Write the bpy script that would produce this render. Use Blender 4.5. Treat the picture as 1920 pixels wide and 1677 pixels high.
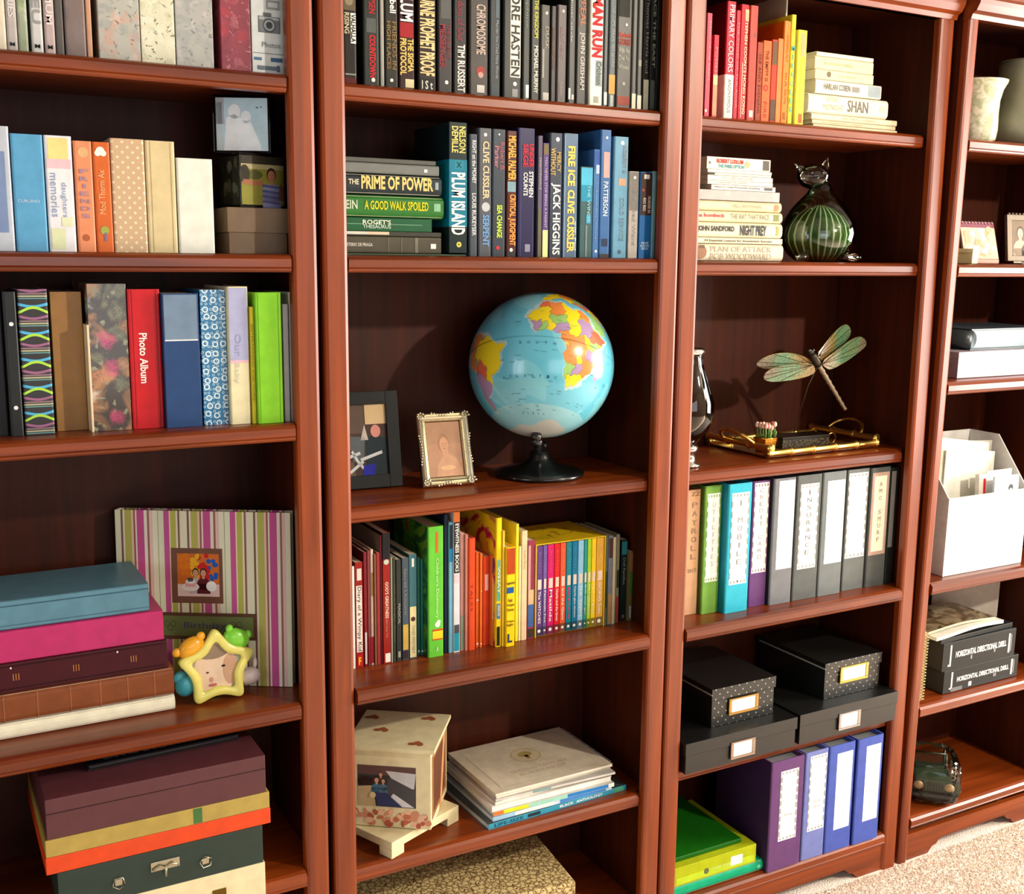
import bpy, bmesh, math, random
from mathutils import Matrix, Vector
random.seed(7)
for o in list(bpy.data.objects): bpy.data.objects.remove(o)
SC = bpy.context.scene
COL = SC.collection
# ---------------- camera
YAW, PITCH, ROLL = math.radians(28.8034), math.radians(-9.525), math.radians(.5254)
fw = Vector((math.sin(YAW)*math.cos(PITCH), math.cos(YAW)*math.cos(PITCH), math.sin(PITCH)))
rt = Vector((math.cos(YAW), -math.sin(YAW), 0)); up0 = rt.cross(fw)
rr = rt*math.cos(ROLL)+up0*math.sin(ROLL); uu = -rt*math.sin(ROLL)+up0*math.cos(ROLL)
cam = bpy.data.cameras.new('camera'); co = bpy.data.objects.new('camera', cam); COL.objects.link(co)
cam.sensor_fit = 'HORIZONTAL'; cam.sensor_width = 36; cam.lens = 2078.7/1920*36; cam.clip_start = .05
co.matrix_world = Matrix(((rr.x,uu.x,-fw.x,-.643),(rr.y,uu.y,-fw.y,-1.8607),(rr.z,uu.z,-fw.z,1.5523),(0,0,0,1)))
SC.camera = co
# ---------------- light and exposure
w = bpy.data.worlds.new('world'); SC.world = w; w.use_nodes = True
bg = w.node_tree.nodes['Background']; bg.inputs[0].default_value = (.72,.85,1,1); bg.inputs[1].default_value = 1.2
def area(name, loc, look, sx, sy, power, col):
    l = bpy.data.lights.new(name,'AREA'); l.shape='RECTANGLE'; l.size=sx; l.size_y=sy; l.energy=power; l.color=col
    o = bpy.data.objects.new(name,l); COL.objects.link(o); o.location=loc
    o.rotation_euler = (Vector(look)-Vector(loc)).to_track_quat('-Z','Y').to_euler(); return o
area('daylight_right_window',(4.24,-1.45,1.45),(0,-1.45,1.45),1.5,1.7,190,(1,.95,.87))
area('daylight_left_window',(-3.14,-1.6,1.5),(0,-1.6,1.5),1.3,1.5,16,(.93,.97,1))
lp=bpy.data.lights.new('ceiling_bulb','POINT'); lp.energy=215; lp.shadow_soft_size=.05; lp.color=(1,.9,.76)
lo=bpy.data.objects.new('ceiling_bulb',lp); COL.objects.link(lo); lo.location=(2.2,-2.45,2.53)
area('rear_wide_fill',(.1,-3.54,1.55),(.1,0,1.35),1.7,1.3,10,(1,.97,.94))  # fill lamp added to brighten the shelf fronts from the rear
SC.view_settings.view_transform='Standard'; SC.view_settings.look='None'; SC.view_settings.exposure=0.27; SC.view_settings.gamma=1
SC.view_settings.use_curve_mapping=False
# ---------------- helpers
def lin(c):
    return tuple((x/255/12.92 if x/255<=.04045 else ((x/255+.055)/1.055)**2.4) for x in c)+(1,)
_M = {}
def mat(c, rough=.45, metal=0, coat=0, trans=0, emis=0, spec=.5):
    key=(tuple(c) if not isinstance(c,str) else c,rough,metal,coat,trans,spec)
    if isinstance(c,str): key=c
    if key in _M: return _M[key]
    if isinstance(c,str): m=PAT[c]()
    else:
        m=bpy.data.materials.new('finish_%d_%d_%d'%tuple(int(v) for v in c)); m.use_nodes=True
        b=m.node_tree.nodes['Principled BSDF']; b.inputs['Base Color'].default_value=lin(c); b.inputs['Roughness'].default_value=rough
        b.inputs['Metallic'].default_value=metal; b.inputs['Coat Weight'].default_value=coat; b.inputs['Coat Roughness'].default_value=.12
        b.inputs['Transmission Weight'].default_value=trans; b.inputs['Specular IOR Level'].default_value=spec
        nt=m.node_tree
        if not trans and not metal:
            tc=nt.nodes.new('ShaderNodeTexCoord'); n=nt.nodes.new('ShaderNodeTexNoise'); n.inputs['Scale'].default_value=38; n.inputs['Detail'].default_value=4
            nt.links.new(tc.outputs['Object'],n.inputs['Vector'])
            mr=nt.nodes.new('ShaderNodeMapRange'); mr.inputs['From Min'].default_value=.3; mr.inputs['From Max'].default_value=.7; mr.inputs['To Min'].default_value=.9; mr.inputs['To Max'].default_value=1.08
            nt.links.new(n.outputs['Fac'],mr.inputs['Value'])
            mx=nt.nodes.new('ShaderNodeVectorMath'); mx.operation='SCALE'; mx.inputs[0].default_value=lin(c)[:3]
            nt.links.new(mr.outputs['Result'],mx.inputs['Scale']); nt.links.new(mx.outputs['Vector'],b.inputs['Base Color'])
    _M[key]=m; return m
class G:
    """a small node graph writer for the patterned covers"""
    def __init__(s,name,rough=.4,coat=0,bump=0):
        s.m=bpy.data.materials.new(name); s.m.use_nodes=True; s.nt=s.m.node_tree; s.b=s.nt.nodes['Principled BSDF']
        s.b.inputs['Roughness'].default_value=rough; s.b.inputs['Coat Weight'].default_value=coat; s.b.inputs['Coat Roughness'].default_value=.1
        s.tc=s.nt.nodes.new('ShaderNodeTexCoord').outputs['Object']
    def n(s,t,**k):
        x=s.nt.nodes.new(t)
        for a,v in k.items():
            if a.startswith('_'): setattr(x,a[1:],v)
            else: x.inputs[a.replace('_',' ')].default_value=v
        return x
    def l(s,a,b): s.nt.links.new(a,b)
    def mapping(s,scale=(1,1,1),rot=(0,0,0),loc=(0,0,0),src=None):
        m=s.n('ShaderNodeMapping'); m.inputs['Scale'].default_value=scale; m.inputs['Rotation'].default_value=rot; m.inputs['Location'].default_value=loc
        s.l(src or s.tc,m.inputs['Vector']); return m.outputs[0]
    def noise(s,scale,detail=3,dist=0,v=None):
        x=s.n('ShaderNodeTexNoise',Scale=scale,Detail=detail,Distortion=dist); s.l(v or s.tc,x.inputs['Vector']); return x
    def vor(s,scale,v=None,feat='F1',rnd=1.0):
        x=s.n('ShaderNodeTexVoronoi',Scale=scale,Randomness=rnd); x.feature=feat; s.l(v or s.tc,x.inputs['Vector']); return x
    def ramp(s,fac,stops,interp='LINEAR'):
        r=s.n('ShaderNodeValToRGB'); r.color_ramp.interpolation=interp; e=r.color_ramp.elements
        while len(e)<len(stops): e.new(.5)
        for i,(p,c) in enumerate(stops): e[i].position=p; e[i].color=lin(c)
        s.l(fac,r.inputs['Fac']); return r.outputs['Color']
    def mix(s,f,a,b):
        x=s.n('ShaderNodeMix'); x.data_type='RGBA'
        if isinstance(f,(int,float)): x.inputs[0].default_value=f
        else: s.l(f,x.inputs[0])
        for i,c in ((6,a),(7,b)):
            if isinstance(c,tuple): x.inputs[i].default_value=lin(c)
            else: s.l(c,x.inputs[i])
        return x.outputs[2]
    def math(s,op,a,b=0,c=0):
        x=s.n('ShaderNodeMath'); x.operation=op
        for i,v in enumerate((a,b,c)):
            if isinstance(v,(int,float)): x.inputs[i].default_value=v
            else: s.l(v,x.inputs[i])
        return x.outputs[0]
    def xyz(s,v=None):
        x=s.n('ShaderNodeSeparateXYZ'); s.l(v or s.tc,x.inputs[0]); return x.outputs
    def out(s,c): s.l(c,s.b.inputs['Base Color']); return s.m
    def bump(s,h,st=.2,dist=.002):
        b=s.n('ShaderNodeBump',Strength=st,Distance=dist); s.l(h,b.inputs['Height']); s.l(b.outputs[0],s.b.inputs['Normal'])
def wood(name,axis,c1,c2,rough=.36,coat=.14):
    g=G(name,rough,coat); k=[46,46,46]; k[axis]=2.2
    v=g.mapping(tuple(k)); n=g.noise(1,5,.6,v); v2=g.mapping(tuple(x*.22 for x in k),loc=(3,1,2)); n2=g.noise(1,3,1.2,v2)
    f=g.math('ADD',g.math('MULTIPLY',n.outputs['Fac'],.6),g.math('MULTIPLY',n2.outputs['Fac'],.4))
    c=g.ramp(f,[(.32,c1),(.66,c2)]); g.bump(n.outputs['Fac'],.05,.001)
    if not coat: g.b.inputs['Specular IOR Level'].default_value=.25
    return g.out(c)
def floral(name,base,blooms,sc=26,leaf=None,rough=.45,coat=0):
    g=G(name,rough,coat); ns=g.noise(sc*1.2,4,1.5); v=g.n('ShaderNodeVectorMath'); v.operation='ADD'
    s1=g.n('ShaderNodeVectorMath'); s1.operation='SCALE'; s1.inputs['Scale'].default_value=.03; g.l(ns.outputs['Color'],s1.inputs[0]); g.l(g.tc,v.inputs[0]); g.l(s1.outputs[0],v.inputs[1])
    a=g.vor(sc,v.outputs[0]); cell=g.xyz(a.outputs['Color'])
    pick=g.ramp(cell[0],[((i+.01)/len(blooms),c) for i,c in enumerate(blooms)],'CONSTANT')
    nb=g.noise(sc*.55,5,.8); base=g.ramp(nb.outputs['Fac'],[(.34,blooms[0]),(.47,base),(.58,base),(.7,blooms[-1])])
    d=g.ramp(a.outputs['Distance'],[(.0,(255,255,255)),(.34,(200,200,200)),(.5,(0,0,0))])
    pet=g.noise(sc*3.2,4,3,v.outputs[0]); pf=g.ramp(pet.outputs['Fac'],[(.42,(0,0,0)),(.56,(255,255,255))])
    c=g.mix(d,base,pick); c=g.mix(g.math('MULTIPLY',pf,.6),c,base)
    if leaf:
        lv=g.vor(sc*1.9,v.outputs[0]); lf=g.ramp(lv.outputs['Distance'],[(.0,(255,255,255)),(.2,(255,255,255)),(.26,(0,0,0))])
        inv=g.math('SUBTRACT',1,d); c=g.mix(g.math('MULTIPLY',lf,inv),c,leaf)
    return g.out(c)
def p_polka():
    g=G('polka_dot_paper'); v=g.mapping((90,90,90),(0,math.radians(45),0)); x=g.xyz(v)
    fx=g.math('SUBTRACT',g.math('FRACT',x[0]),.5); fz=g.math('SUBTRACT',g.math('FRACT',x[2]),.5)
    d=g.math('SQRT',g.math('ADD',g.math('MULTIPLY',fx,fx),g.math('MULTIPLY',fz,fz)))
    return g.out(g.mix(g.math('LESS_THAN',d,.2),(196,164,126),(222,206,170)))
def p_dots():
    g=G('pin_dot_black_paper',.38,.3); v=g.mapping((62,62,62),(0,math.radians(45),0)); x=g.xyz(v)
    fx=g.math('SUBTRACT',g.math('FRACT',x[0]),.5); fz=g.math('SUBTRACT',g.math('FRACT',x[2]),.5)
    d=g.math('SQRT',g.math('ADD',g.math('MULTIPLY',fx,fx),g.math('MULTIPLY',fz,fz)))
    return g.out(g.mix(g.math('LESS_THAN',d,.12),(20,21,19),(150,154,140)))
def p_waves():
    g=G('wavy_striped_fabric',.6); x=g.xyz(); z=x[2]; a=g.math('MULTIPLY',x[0],105)
    ph=g.math('MULTIPLY',z,1/.043)
    # ink bands repeat every 43 mm; lime bows up, mauve bows down
    bow=g.math('MULTIPLY',g.math('COSINE',a),.11)
    cols=g.ramp(g.math('FRACT',ph),[(0,(40,42,44)),(.04,(96,150,150)),(.08,(60,62,60)),(.12,(176,176,140)),(.17,(54,52,52)),(.21,(140,110,120)),(.26,(40,40,44))],'CONSTANT')
    f2=g.math('FRACT',g.math('SUBTRACT',ph,bow)); lime=g.math('COMPARE',f2,.62,.05); 
    f3=g.math('FRACT',g.math('ADD',ph,g.math('MULTIPLY',bow,.5))); blue=g.math('COMPARE',f3,.82,.05); mau=g.math('COMPARE',f3,.38,.045)
    c=g.mix(mau,cols,(150,92,130)); c=g.mix(blue,c,(70,170,214)); c=g.mix(lime,c,(164,214,60)); return g.out(c)
def p_rings():
    g=G('ringed_blue_paper',.35,.2); v=g.mapping((66,66,66)); x=g.xyz(v); cmb=g.n('ShaderNodeCombineXYZ'); g.l(x[0],cmb.inputs[0]); g.l(x[2],cmb.inputs[1])
    def ring(sc,r0,r1,off):
        m=g.mapping((sc,sc,1),loc=(off,off*.7,0),src=cmb.outputs[0]); q=g.vor(1,m,rnd=.35); q.voronoi_dimensions='2D'
        return g.math('MULTIPLY',g.math('GREATER_THAN',q.outputs['Distance'],r0),g.math('LESS_THAN',q.outputs['Distance'],r1))
    c=g.mix(ring(1,.2,.34,0),(20,110,160),(216,234,240)); c=g.mix(ring(1.9,.16,.26,.5),c,(190,220,232)); return g.out(c)
def p_stripes():
    g=G('striped_cloth',.7); x=g.xyz(); f=g.math('FRACT',g.math('MULTIPLY',g.math('ADD',x[0],.332),1/.125))
    S=[(0,(222,224,196)),(.1,(120,84,60)),(.13,(226,214,200)),(.16,(176,176,84)),(.26,(226,190,180)),(.29,(150,90,80)),(.32,(226,214,200)),(.34,(190,74,140)),(.45,(226,220,206)),(.5,(150,96,84)),(.53,(222,190,184)),(.58,(226,226,200)),(.66,(110,120,60)),(.665,(224,228,200)),(.75,(196,84,150)),(.83,(232,220,190)),(.85,(180,182,80)),(.93,(224,224,200)),(.96,(136,84,66)),(.985,(220,190,180))]
    return g.out(g.ramp(f,S,'CONSTANT'))
def p_carved():
    g=G('carved_straw_pattern',.6); a=g.vor(84,feat='DISTANCE_TO_EDGE'); n=g.noise(110,3,4)
    f=g.math('ADD',g.math('MULTIPLY',a.outputs['Distance'],.8),g.math('MULTIPLY',n.outputs['Fac'],.75))
    c=g.ramp(f,[(.4,(96,66,30)),(.47,(206,180,120)),(.6,(222,200,140))]); g.bump(f,.5,.003); return g.out(c)
def p_carpet():
    g=G('beige_carpet_pile',.95); n=g.noise(26,6,.5); n2=g.noise(240,2); f=g.math('ADD',g.math('MULTIPLY',n.outputs['Fac'],.5),g.math('MULTIPLY',n2.outputs['Fac'],.5))
    c=g.ramp(f,[(.35,(234,214,196)),(.62,(248,234,220))]); g.bump(n2.outputs['Fac'],.6,.006); return g.out(c)
def p_wing():
    g=G('mottled_enamel_wing',.35,.4); n=g.noise(30,3,.5); v=g.vor(120,feat='DISTANCE_TO_EDGE'); x=g.xyz(); dd=g.math('MULTIPLY',g.math('ABSOLUTE',g.math('ADD',x[0],-.012)),7); ff=g.math('ADD',dd,g.math('MULTIPLY',g.math('SUBTRACT',n.outputs['Fac'],.5),.9)); c=g.ramp(ff,[(.15,(150,112,60)),(.4,(136,124,66)),(.6,(88,134,96)),(.85,(100,124,86)),(1.0,(116,100,80))])
    f=g.math('LESS_THAN',v.outputs['Distance'],.06); return g.out(g.mix(g.math('MULTIPLY',f,.6),c,(50,44,28)))
def p_glasscat():
    g=G('white_striped_green_glass',.08,1); x=g.xyz(); th=g.math('ARCTAN2',x[0],g.math('MULTIPLY',x[1],-1)); s=g.math('SINE',g.math('ADD',g.math('MULTIPLY',th,22),g.math('MULTIPLY',g.math('SINE',g.math('MULTIPLY',x[2],30)),.8)))
    c=g.ramp(s,[(.62,(34,84,16)),(.9,(196,220,176))]); return g.out(c)
def p_crackle():
    g=G('crackled_cream_glaze',.25,.6); v=g.vor(150,feat='DISTANCE_TO_EDGE'); n=g.noise(50,4,1); f=g.math('LESS_THAN',v.outputs['Distance'],.05)
    c=g.ramp(n.outputs['Fac'],[(.38,(186,190,150)),(.58,(236,232,206))]); return g.out(g.mix(g.math('MULTIPLY',f,.25),c,(140,140,96)))
def p_art(name,stops,sc,dist=2):
    def f():
        g=G(name,.35,.3); n=g.noise(sc,4,dist); return g.out(g.ramp(n.outputs['Fac'],stops))
    return f
PAT=dict(polka=p_polka,dots=p_dots,waves=p_waves,rings=p_rings,stripes=p_stripes,carved=p_carved,carpet=p_carpet,wing=p_wing,glasscat=p_glasscat,
 floral_green=lambda:floral('green_leaf_paper',(150,160,136),[(176,186,150),(120,140,100),(196,196,180)],40),
 floral_coral=lambda:floral('coral_flower_paper',(120,104,100),[(90,84,86),(130,116,112),(200,96,70)],20),
 floral_grey=lambda:floral('grey_peach_floral_paper',(176,176,166),[(200,150,130),(150,156,150),(204,202,192),(146,152,150)],44,(120,126,116)),
 floral_grey2=lambda:floral('grey_floral_paper',(172,172,166),[(150,154,156),(204,196,188),(150,156,154)],46,(120,128,122)),
 floral_cream=lambda:floral('cream_floral_paper',(214,212,184),[(226,224,200),(180,184,150),(230,226,206)],50,(104,112,90)),
 floral_burg=lambda:floral('burgundy_floral_paper',(140,56,72),[(120,40,60),(170,60,80),(190,110,120),(176,50,66)],38,(180,110,116)),
 floral_vintage=lambda:floral('vintage_floral_paper',(56,46,36),[(170,120,76),(190,44,110),(214,214,214),(196,60,110),(214,140,80),(122,124,92)],30,(128,130,102),.3,.4),
 woodV=lambda:wood('cherry_veneer_upright',2,(88,28,2),(150,65,12)),
 woodH=lambda:wood('cherry_veneer_level',0,(84,27,2),(144,62,12)),
 woodB=lambda:wood('cherry_back_painted_shade',2,(42,13,1),(74,24,2),.5,0),  # same cherry veneer, with the shade of the shelf interiors painted into its colour
 magcover=p_art('brown_landscape_print',[(.3,(40,32,22)),(.45,(96,76,50)),(.55,(150,134,104)),(.66,(70,54,36))],12),
 crackle=p_crackle,
 dictcover=p_art('jungle_print',[(.3,(30,50,30)),(.45,(40,110,50)),(.55,(90,190,50)),(.68,(160,60,30))],14),
 yellowcover=p_art('yellow_red_print',[(.3,(120,20,20)),(.42,(190,30,70)),(.5,(240,206,20)),(.8,(236,196,10))],9),
)
def link(name,me,parent=None,loc=None):
    o=bpy.data.objects.new(name,me); COL.objects.link(o)
    if parent: o.parent=parent
    if loc is not None: o.location=loc
    return o
def mesh(name,V,F,mats,parent=None,mi=None,smooth=False,loc=None,bevel=0,seg=2):
    me=bpy.data.meshes.new(name); me.from_pydata(V,[],F)
    for m in (mats if isinstance(mats,list) else [mats]): me.materials.append(m if not isinstance(m,(tuple,str)) else mat(m))
    if mi: me.polygons.foreach_set('material_index',mi)
    b=bmesh.new(); b.from_mesh(me)
    if bevel:
        bmesh.ops.recalc_face_normals(b,faces=b.faces)
        es=[e for e in b.edges if len(e.link_faces)==2 and e.calc_face_angle(0)>.5]
        bmesh.ops.bevel(b,geom=es,offset=bevel,segments=seg,affect='EDGES',profile=.6)
    else: bmesh.ops.recalc_face_normals(b,faces=b.faces)
    b.to_mesh(me); b.free()
    if smooth:
        for p in me.polygons: p.use_smooth=True
    me.update(); return link(name,me,parent,loc)
def boxg(x0,x1,y0,y1,z0,z1):
    V=[(x,y,z) for z in(z0,z1) for y in(y0,y1) for x in(x0,x1)]
    return V,[(0,1,3,2),(4,6,7,5),(0,4,5,1),(2,3,7,6),(0,2,6,4),(1,5,7,3)]
def box(name,x0,x1,y0,y1,z0,z1,m,parent=None,bevel=0,loc=None,seg=2):
    V,F=boxg(x0,x1,y0,y1,z0,z1); return mesh(name,V,F,m,parent,bevel=bevel,loc=loc,seg=seg)
def prism(name,poly,a,b,axis,m,parent=None,smooth=False,loc=None,bevel=0):
    """poly: 2-D outline; axis 'x' -> poly is (y,z); 'y' -> (x,z); 'z' -> (x,y)"""
    f={'x':lambda p,t:(t,p[0],p[1]),'y':lambda p,t:(p[0],t,p[1]),'z':lambda p,t:(p[0],p[1],t)}[axis]
    n=len(poly); V=[f(p,a) for p in poly]+[f(p,b) for p in poly]
    F=[(i,(i+1)%n,n+(i+1)%n,n+i) for i in range(n)]+[tuple(range(n))[::-1],tuple(range(n,2*n))]
    return mesh(name,V,F,m,parent,smooth=smooth,loc=loc,bevel=bevel)
def lathe(name,prof,m,parent=None,seg=32,loc=None,sx=1,sy=1,smooth=True,close=False):
    V=[];F=[];n=len(prof)
    for i in range(seg):
        a=2*math.pi*i/seg
        for r,z in prof: V.append((r*math.cos(a)*sx,r*math.sin(a)*sy,z))
    for i in range(seg):
        j=(i+1)%seg
        for k in range(n-1): F.append((i*n+k,j*n+k,j*n+k+1,i*n+k+1))
    o=mesh(name,V,F,m,parent,smooth=smooth,loc=loc)
    b=bmesh.new(); b.from_mesh(o.data); bmesh.ops.remove_doubles(b,verts=b.verts,dist=1e-5); b.to_mesh(o.data); b.free()
    return o
def tube(name,pts,rad,m,parent=None,seg=8,loc=None,closed=False):
    V=[];F=[];n=len(pts); P=[Vector(p) for p in pts]
    R=rad if isinstance(rad,(list,tuple)) else [rad]*n
    for i,p in enumerate(P):
        a=P[(i-1)%n] if (i or closed) else p; c=P[(i+1)%n] if (i<n-1 or closed) else p
        t=(c-a).normalized(); h=Vector((0,0,1)) if abs(t.z)<.9 else Vector((1,0,0)); u=t.cross(h).normalized(); v=t.cross(u)
        for k in range(seg):
            q=p+(u*math.cos(6.2832*k/seg)+v*math.sin(6.2832*k/seg))*R[i]; V.append(tuple(q))
    for i in range(n if closed else n-1):
        j=(i+1)%n
        for k in range(seg): F.append((i*seg+k,i*seg+(k+1)%seg,j*seg+(k+1)%seg,j*seg+k))
    if not closed: F+= [tuple(range(seg)),tuple(range((n-1)*seg,n*seg))]
    return mesh(name,V,F,m,parent,smooth=True,loc=loc)
def ball(name,c,r,m,parent=None,sc=(1,1,1),seg=20,rot=None):
    me=bpy.data.meshes.new(name); b=bmesh.new(); bmesh.ops.create_uvsphere(b,u_segments=seg,v_segments=seg//2,radius=r)
    M=Matrix.Diagonal((*sc,1)); 
    if rot: M=rot.to_4x4()@M
    bmesh.ops.transform(b,matrix=M,verts=b.verts); b.to_mesh(me); b.free()
    for p in me.polygons: p.use_smooth=True
    me.materials.append(m if not isinstance(m,(tuple,str)) else mat(m)); return link(name,me,parent,c)
_names=set()
def thing(name,label,cat,loc=(0,0,0),rz=0,group=None):
    o=bpy.data.objects.new(name,None); COL.objects.link(o); o.location=loc; o.rotation_euler=(0,0,rz); o['label']=label; o['category']=cat
    if group:o['group']=group
    return o
def tag(o,label,cat,group=None):
    o['label']=label;o['category']=cat
    if group:o['group']=group
    return o
TH=.0148
M4=Matrix.Rotation(TH,4,'X')        # the far right bookcase leans forward a little on the carpet
def into4(o):
    o.matrix_world=M4@(Matrix.Translation(o.location)@o.rotation_euler.to_matrix().to_4x4())
_T={}
def textverts(s,bold=0):
    k=(s,bold)
    if k in _T: return _T[k]
    cu=bpy.data.curves.new('lettering','FONT'); cu.body=s; cu.resolution_u=2; cu.offset=bold
    o=bpy.data.objects.new('lettering',cu); COL.objects.link(o); bpy.context.view_layer.update()
    dg=bpy.context.evaluated_depsgraph_get(); me=bpy.data.meshes.new_from_object(o.evaluated_get(dg))
    V=[(v.co.x,v.co.y) for v in me.vertices]; F=[tuple(p.vertices) for p in me.polygons]
    bpy.data.objects.remove(o); bpy.data.curves.remove(cu); bpy.data.meshes.remove(me)
    x0=min(v[0] for v in V);x1=max(v[0] for v in V);y0=min(v[1] for v in V);y1=max(v[1] for v in V)
    V=[((x-x0)/(x1-x0 or 1),(y-y0)/(y1-y0 or 1)) for x,y in V]
    _T[k]=(V,F); return V,F
class Flat:
    """collects flat print (letters, panels, discs) on a plane; f maps (u,v) to 3-D"""
    def __init__(s,f): s.f=f; s.V=[];s.F=[];s.mi=[];s.m=[]
    def _m(s,c):
        q=mat(c,.5,spec=.2) if not isinstance(c,bpy.types.Material) else c
        if q not in s.m: s.m.append(q)
        return s.m.index(q)
    def poly(s,pts,c,lift=0):
        n=len(s.V); s.V+=[s.f(u,v,lift) for u,v in pts]; s.F.append(tuple(range(n,n+len(pts)))); s.mi.append(s._m(c))
    def rect(s,u0,u1,v0,v1,c,lift=0): s.poly([(u0,v0),(u1,v0),(u1,v1),(u0,v1)],c,lift)
    def ell(s,u,v,a,b,c,lift=0,n=16,rot=0):
        cr,sr=math.cos(rot),math.sin(rot)
        s.poly([(u+a*math.cos(t)*cr-b*math.sin(t)*sr,v+a*math.cos(t)*sr+b*math.sin(t)*cr) for t in (6.2832*i/n for i in range(n))],c,lift)
    def text(s,st,g,c,lift=0,bold=.02):
        """g maps unit text box (a along, b up) to (u,v)"""
        V,F=textverts(st,bold); n=len(s.V)
        s.V+=[s.f(*g(a,b),lift) for a,b in V]; i=s._m(c)
        for f in F: s.F.append(tuple(n+k for k in f)); s.mi.append(i)
    def done(s,name,parent,stuff=False):
        if not s.F: return None
        me=bpy.data.meshes.new(name); me.from_pydata(s.V,[],s.F)
        for m in s.m: me.materials.append(m)
        me.polygons.foreach_set('material_index',s.mi); me.update(); o=link(name,me,parent)
        if stuff: o['kind']='stuff'
        return o
# ---------------- books, albums, binders
def book(d):
    w,h,dp,k=d['w'],d['h'],d['d'],d['k']; col=d['col']; side=d['side'] or col
    rt_=thing(d['n'],d['l'],d['c'],d['p'],0,d['g'])
    lie=d.get('lie')
    r={'hard':min(.0035,w*.25),'round':min(.011,w*.42),'box':min(.0012,w*.1),'paper':min(.0012,w*.2),'binder':min(.004,w*.12)}[k]
    t={'hard':min(.0025,w*.2),'round':min(.0025,w*.15),'box':min(.0015,w*.12),'paper':min(.0006,w*.12),'binder':.003}[k]
    arc=[]
    n=5
    for i in range(n): a=math.pi*(i/(n-1))/2; arc.append((-w/2+r-r*math.cos(a),r-r*math.sin(a)))
    sag=.0012 if k=='round' else 0
    out=[(-w/2,dp)]+arc+[(-x,y) for x,y in arc[::-1]]+[(w/2,dp)]
    inn=[]
    for x,y in out: inn.append((max(-w/2+t,min(w/2-t,x)),max(y,t)))
    def tr(x,y,z): return (z2x(z),y,x+w/2) if lie else (x,y,z)
    z2x=lambda z:h-z
    def shell(o_,i_,z0,z1):
        m_=len(o_); V=[tr(x,y,z0) for x,y in o_]+[tr(x,y,z1) for x,y in o_]+[tr(x,y,z0) for x,y in i_]+[tr(x,y,z1) for x,y in i_]
        F=[];M=[]
        for i in range(m_-1):
            F+=[(i,i+1,m_+i+1,m_+i),(2*m_+i,3*m_+i,3*m_+i+1,2*m_+i+1),(i,2*m_+i,2*m_+i+1,i+1),(m_+i,m_+i+1,3*m_+i+1,3*m_+i)]
            M+=[1 if (i in(0,m_-2)) else 0,0,0,0]
        F+=[(0,m_,3*m_,2*m_),(m_-1,3*m_-1,4*m_-1,2*m_-1)]; M+=[0,0]
        return V,F,M
    gl=.36 if k in('hard','round','box') else .42
    solid = k=='box' and d['c']=='box'
    if solid:
        V,F=boxg(-w/2,w/2,0,dp,0,h); V=[tr(*v) for v in V]
        mesh('box_body',V,F,mat(col,.45),rt_,bevel=.0015)
    else:
        V,F,M=shell(out,inn,0,h); mesh('cover',V,F,[mat(col,gl,spec=.22) if not isinstance(col,str) else mat(col),mat(side,gl,spec=.22) if not isinstance(side,str) else mat(side)],rt_,mi=M)
        e=.003 if k in('hard','round') else .0006
        pc=(226,214,184) if k!='binder' else (120,120,120)
        if d['n']=='photo_album': pc=(196,190,176)
        if 'black manual' in d['l']: pc=(46,40,32)
        V,F=boxg(-w/2+t*1.02,w/2-t*1.02,t*1.4,dp-.004,e,h-e if k!='binder' else h-.01); V=[tr(*v) for v in V]
        mesh('pages',V,F,mat(pc,.8),rt_)
    f1=lambda u,v,l:tr((u-.5)*w,-.00035-l,v*h); f2=lambda u,v,l:tr((u-.5)*w,-.0009-l,v*h)
    pr=Flat(f1)
    lift=0; ro=min(.06,r/w)
    for x in d['dec']:
        q=x[0]; lift+=.00004
        if q=='b':
            o2=[(px-.0004 if px<0 else px+.0004,py-.0004) if py<dp else (px-.0004 if px<0 else px+.0004,py) for px,py in out]
            V,F,M=shell(o2,out,x[1]*h+.0004,x[2]*h-.0004); mesh('spine_band',V,F,mat(tuple(x[3]),gl,spec=.22),rt_)
        elif q=='z': pr.rect(x[3],x[4],x[1],x[2],tuple(x[5]),lift)
        elif q=='r': p1=Flat(f1); p1.rect(max(ro,x[3]),min(1-ro,x[4]),x[1],x[2],tuple(x[5]),lift); p1.done('spine_label' if k=='binder' else 'spine_patch',rt_)
        elif q=='d': p1=Flat(f1); p1.ell(x[2],x[1],x[3],x[3]*w/h,tuple(x[4]),lift); p1.done('spine_emblem',rt_)
        elif q in 'tuhs':
            s,z0,z1,a0,a1,c,bo=x[1:]; c=tuple(c); ti=Flat(f2)
            if q=='t': ti.text(s,lambda a,b:(a0+(a1-a0)*b,z1+(z0-z1)*a),c,0,bo)
            if q=='u': ti.text(s,lambda a,b:(a1+(a0-a1)*b,z0+(z1-z0)*a),c,0,bo)
            if q=='h': ti.text(s,lambda a,b:(a0+(a1-a0)*a,z0+(z1-z0)*b),c,0,bo)
            if q=='s':
                nn=len(s)
                for i,chh in enumerate(s):
                    if chh==' ': continue
                    zt=z1-(z1-z0)*i/nn; zb=zt-(z1-z0)/nn*.62; wd=.35 if chh=='I' else 1
                    am=(a0+a1)/2; hw=(a1-a0)/2*wd
                    ti.text(chh,lambda a,b,zt=zt,zb=zb,am=am,hw=hw:(am-hw+2*hw*a,zb+(zt-zb)*b),c,0,bo)
            ti.done('spine_title',rt_)
    pr.done('label_border',rt_,stuff=True)
    if k=='binder' and not lie and d['p'][2]>.5: pass
    if lie and d.get('rot'): rt_.rotation_euler=(0,0,d['rot'])
    if d['u4']: into4(rt_)
    return rt_

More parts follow.
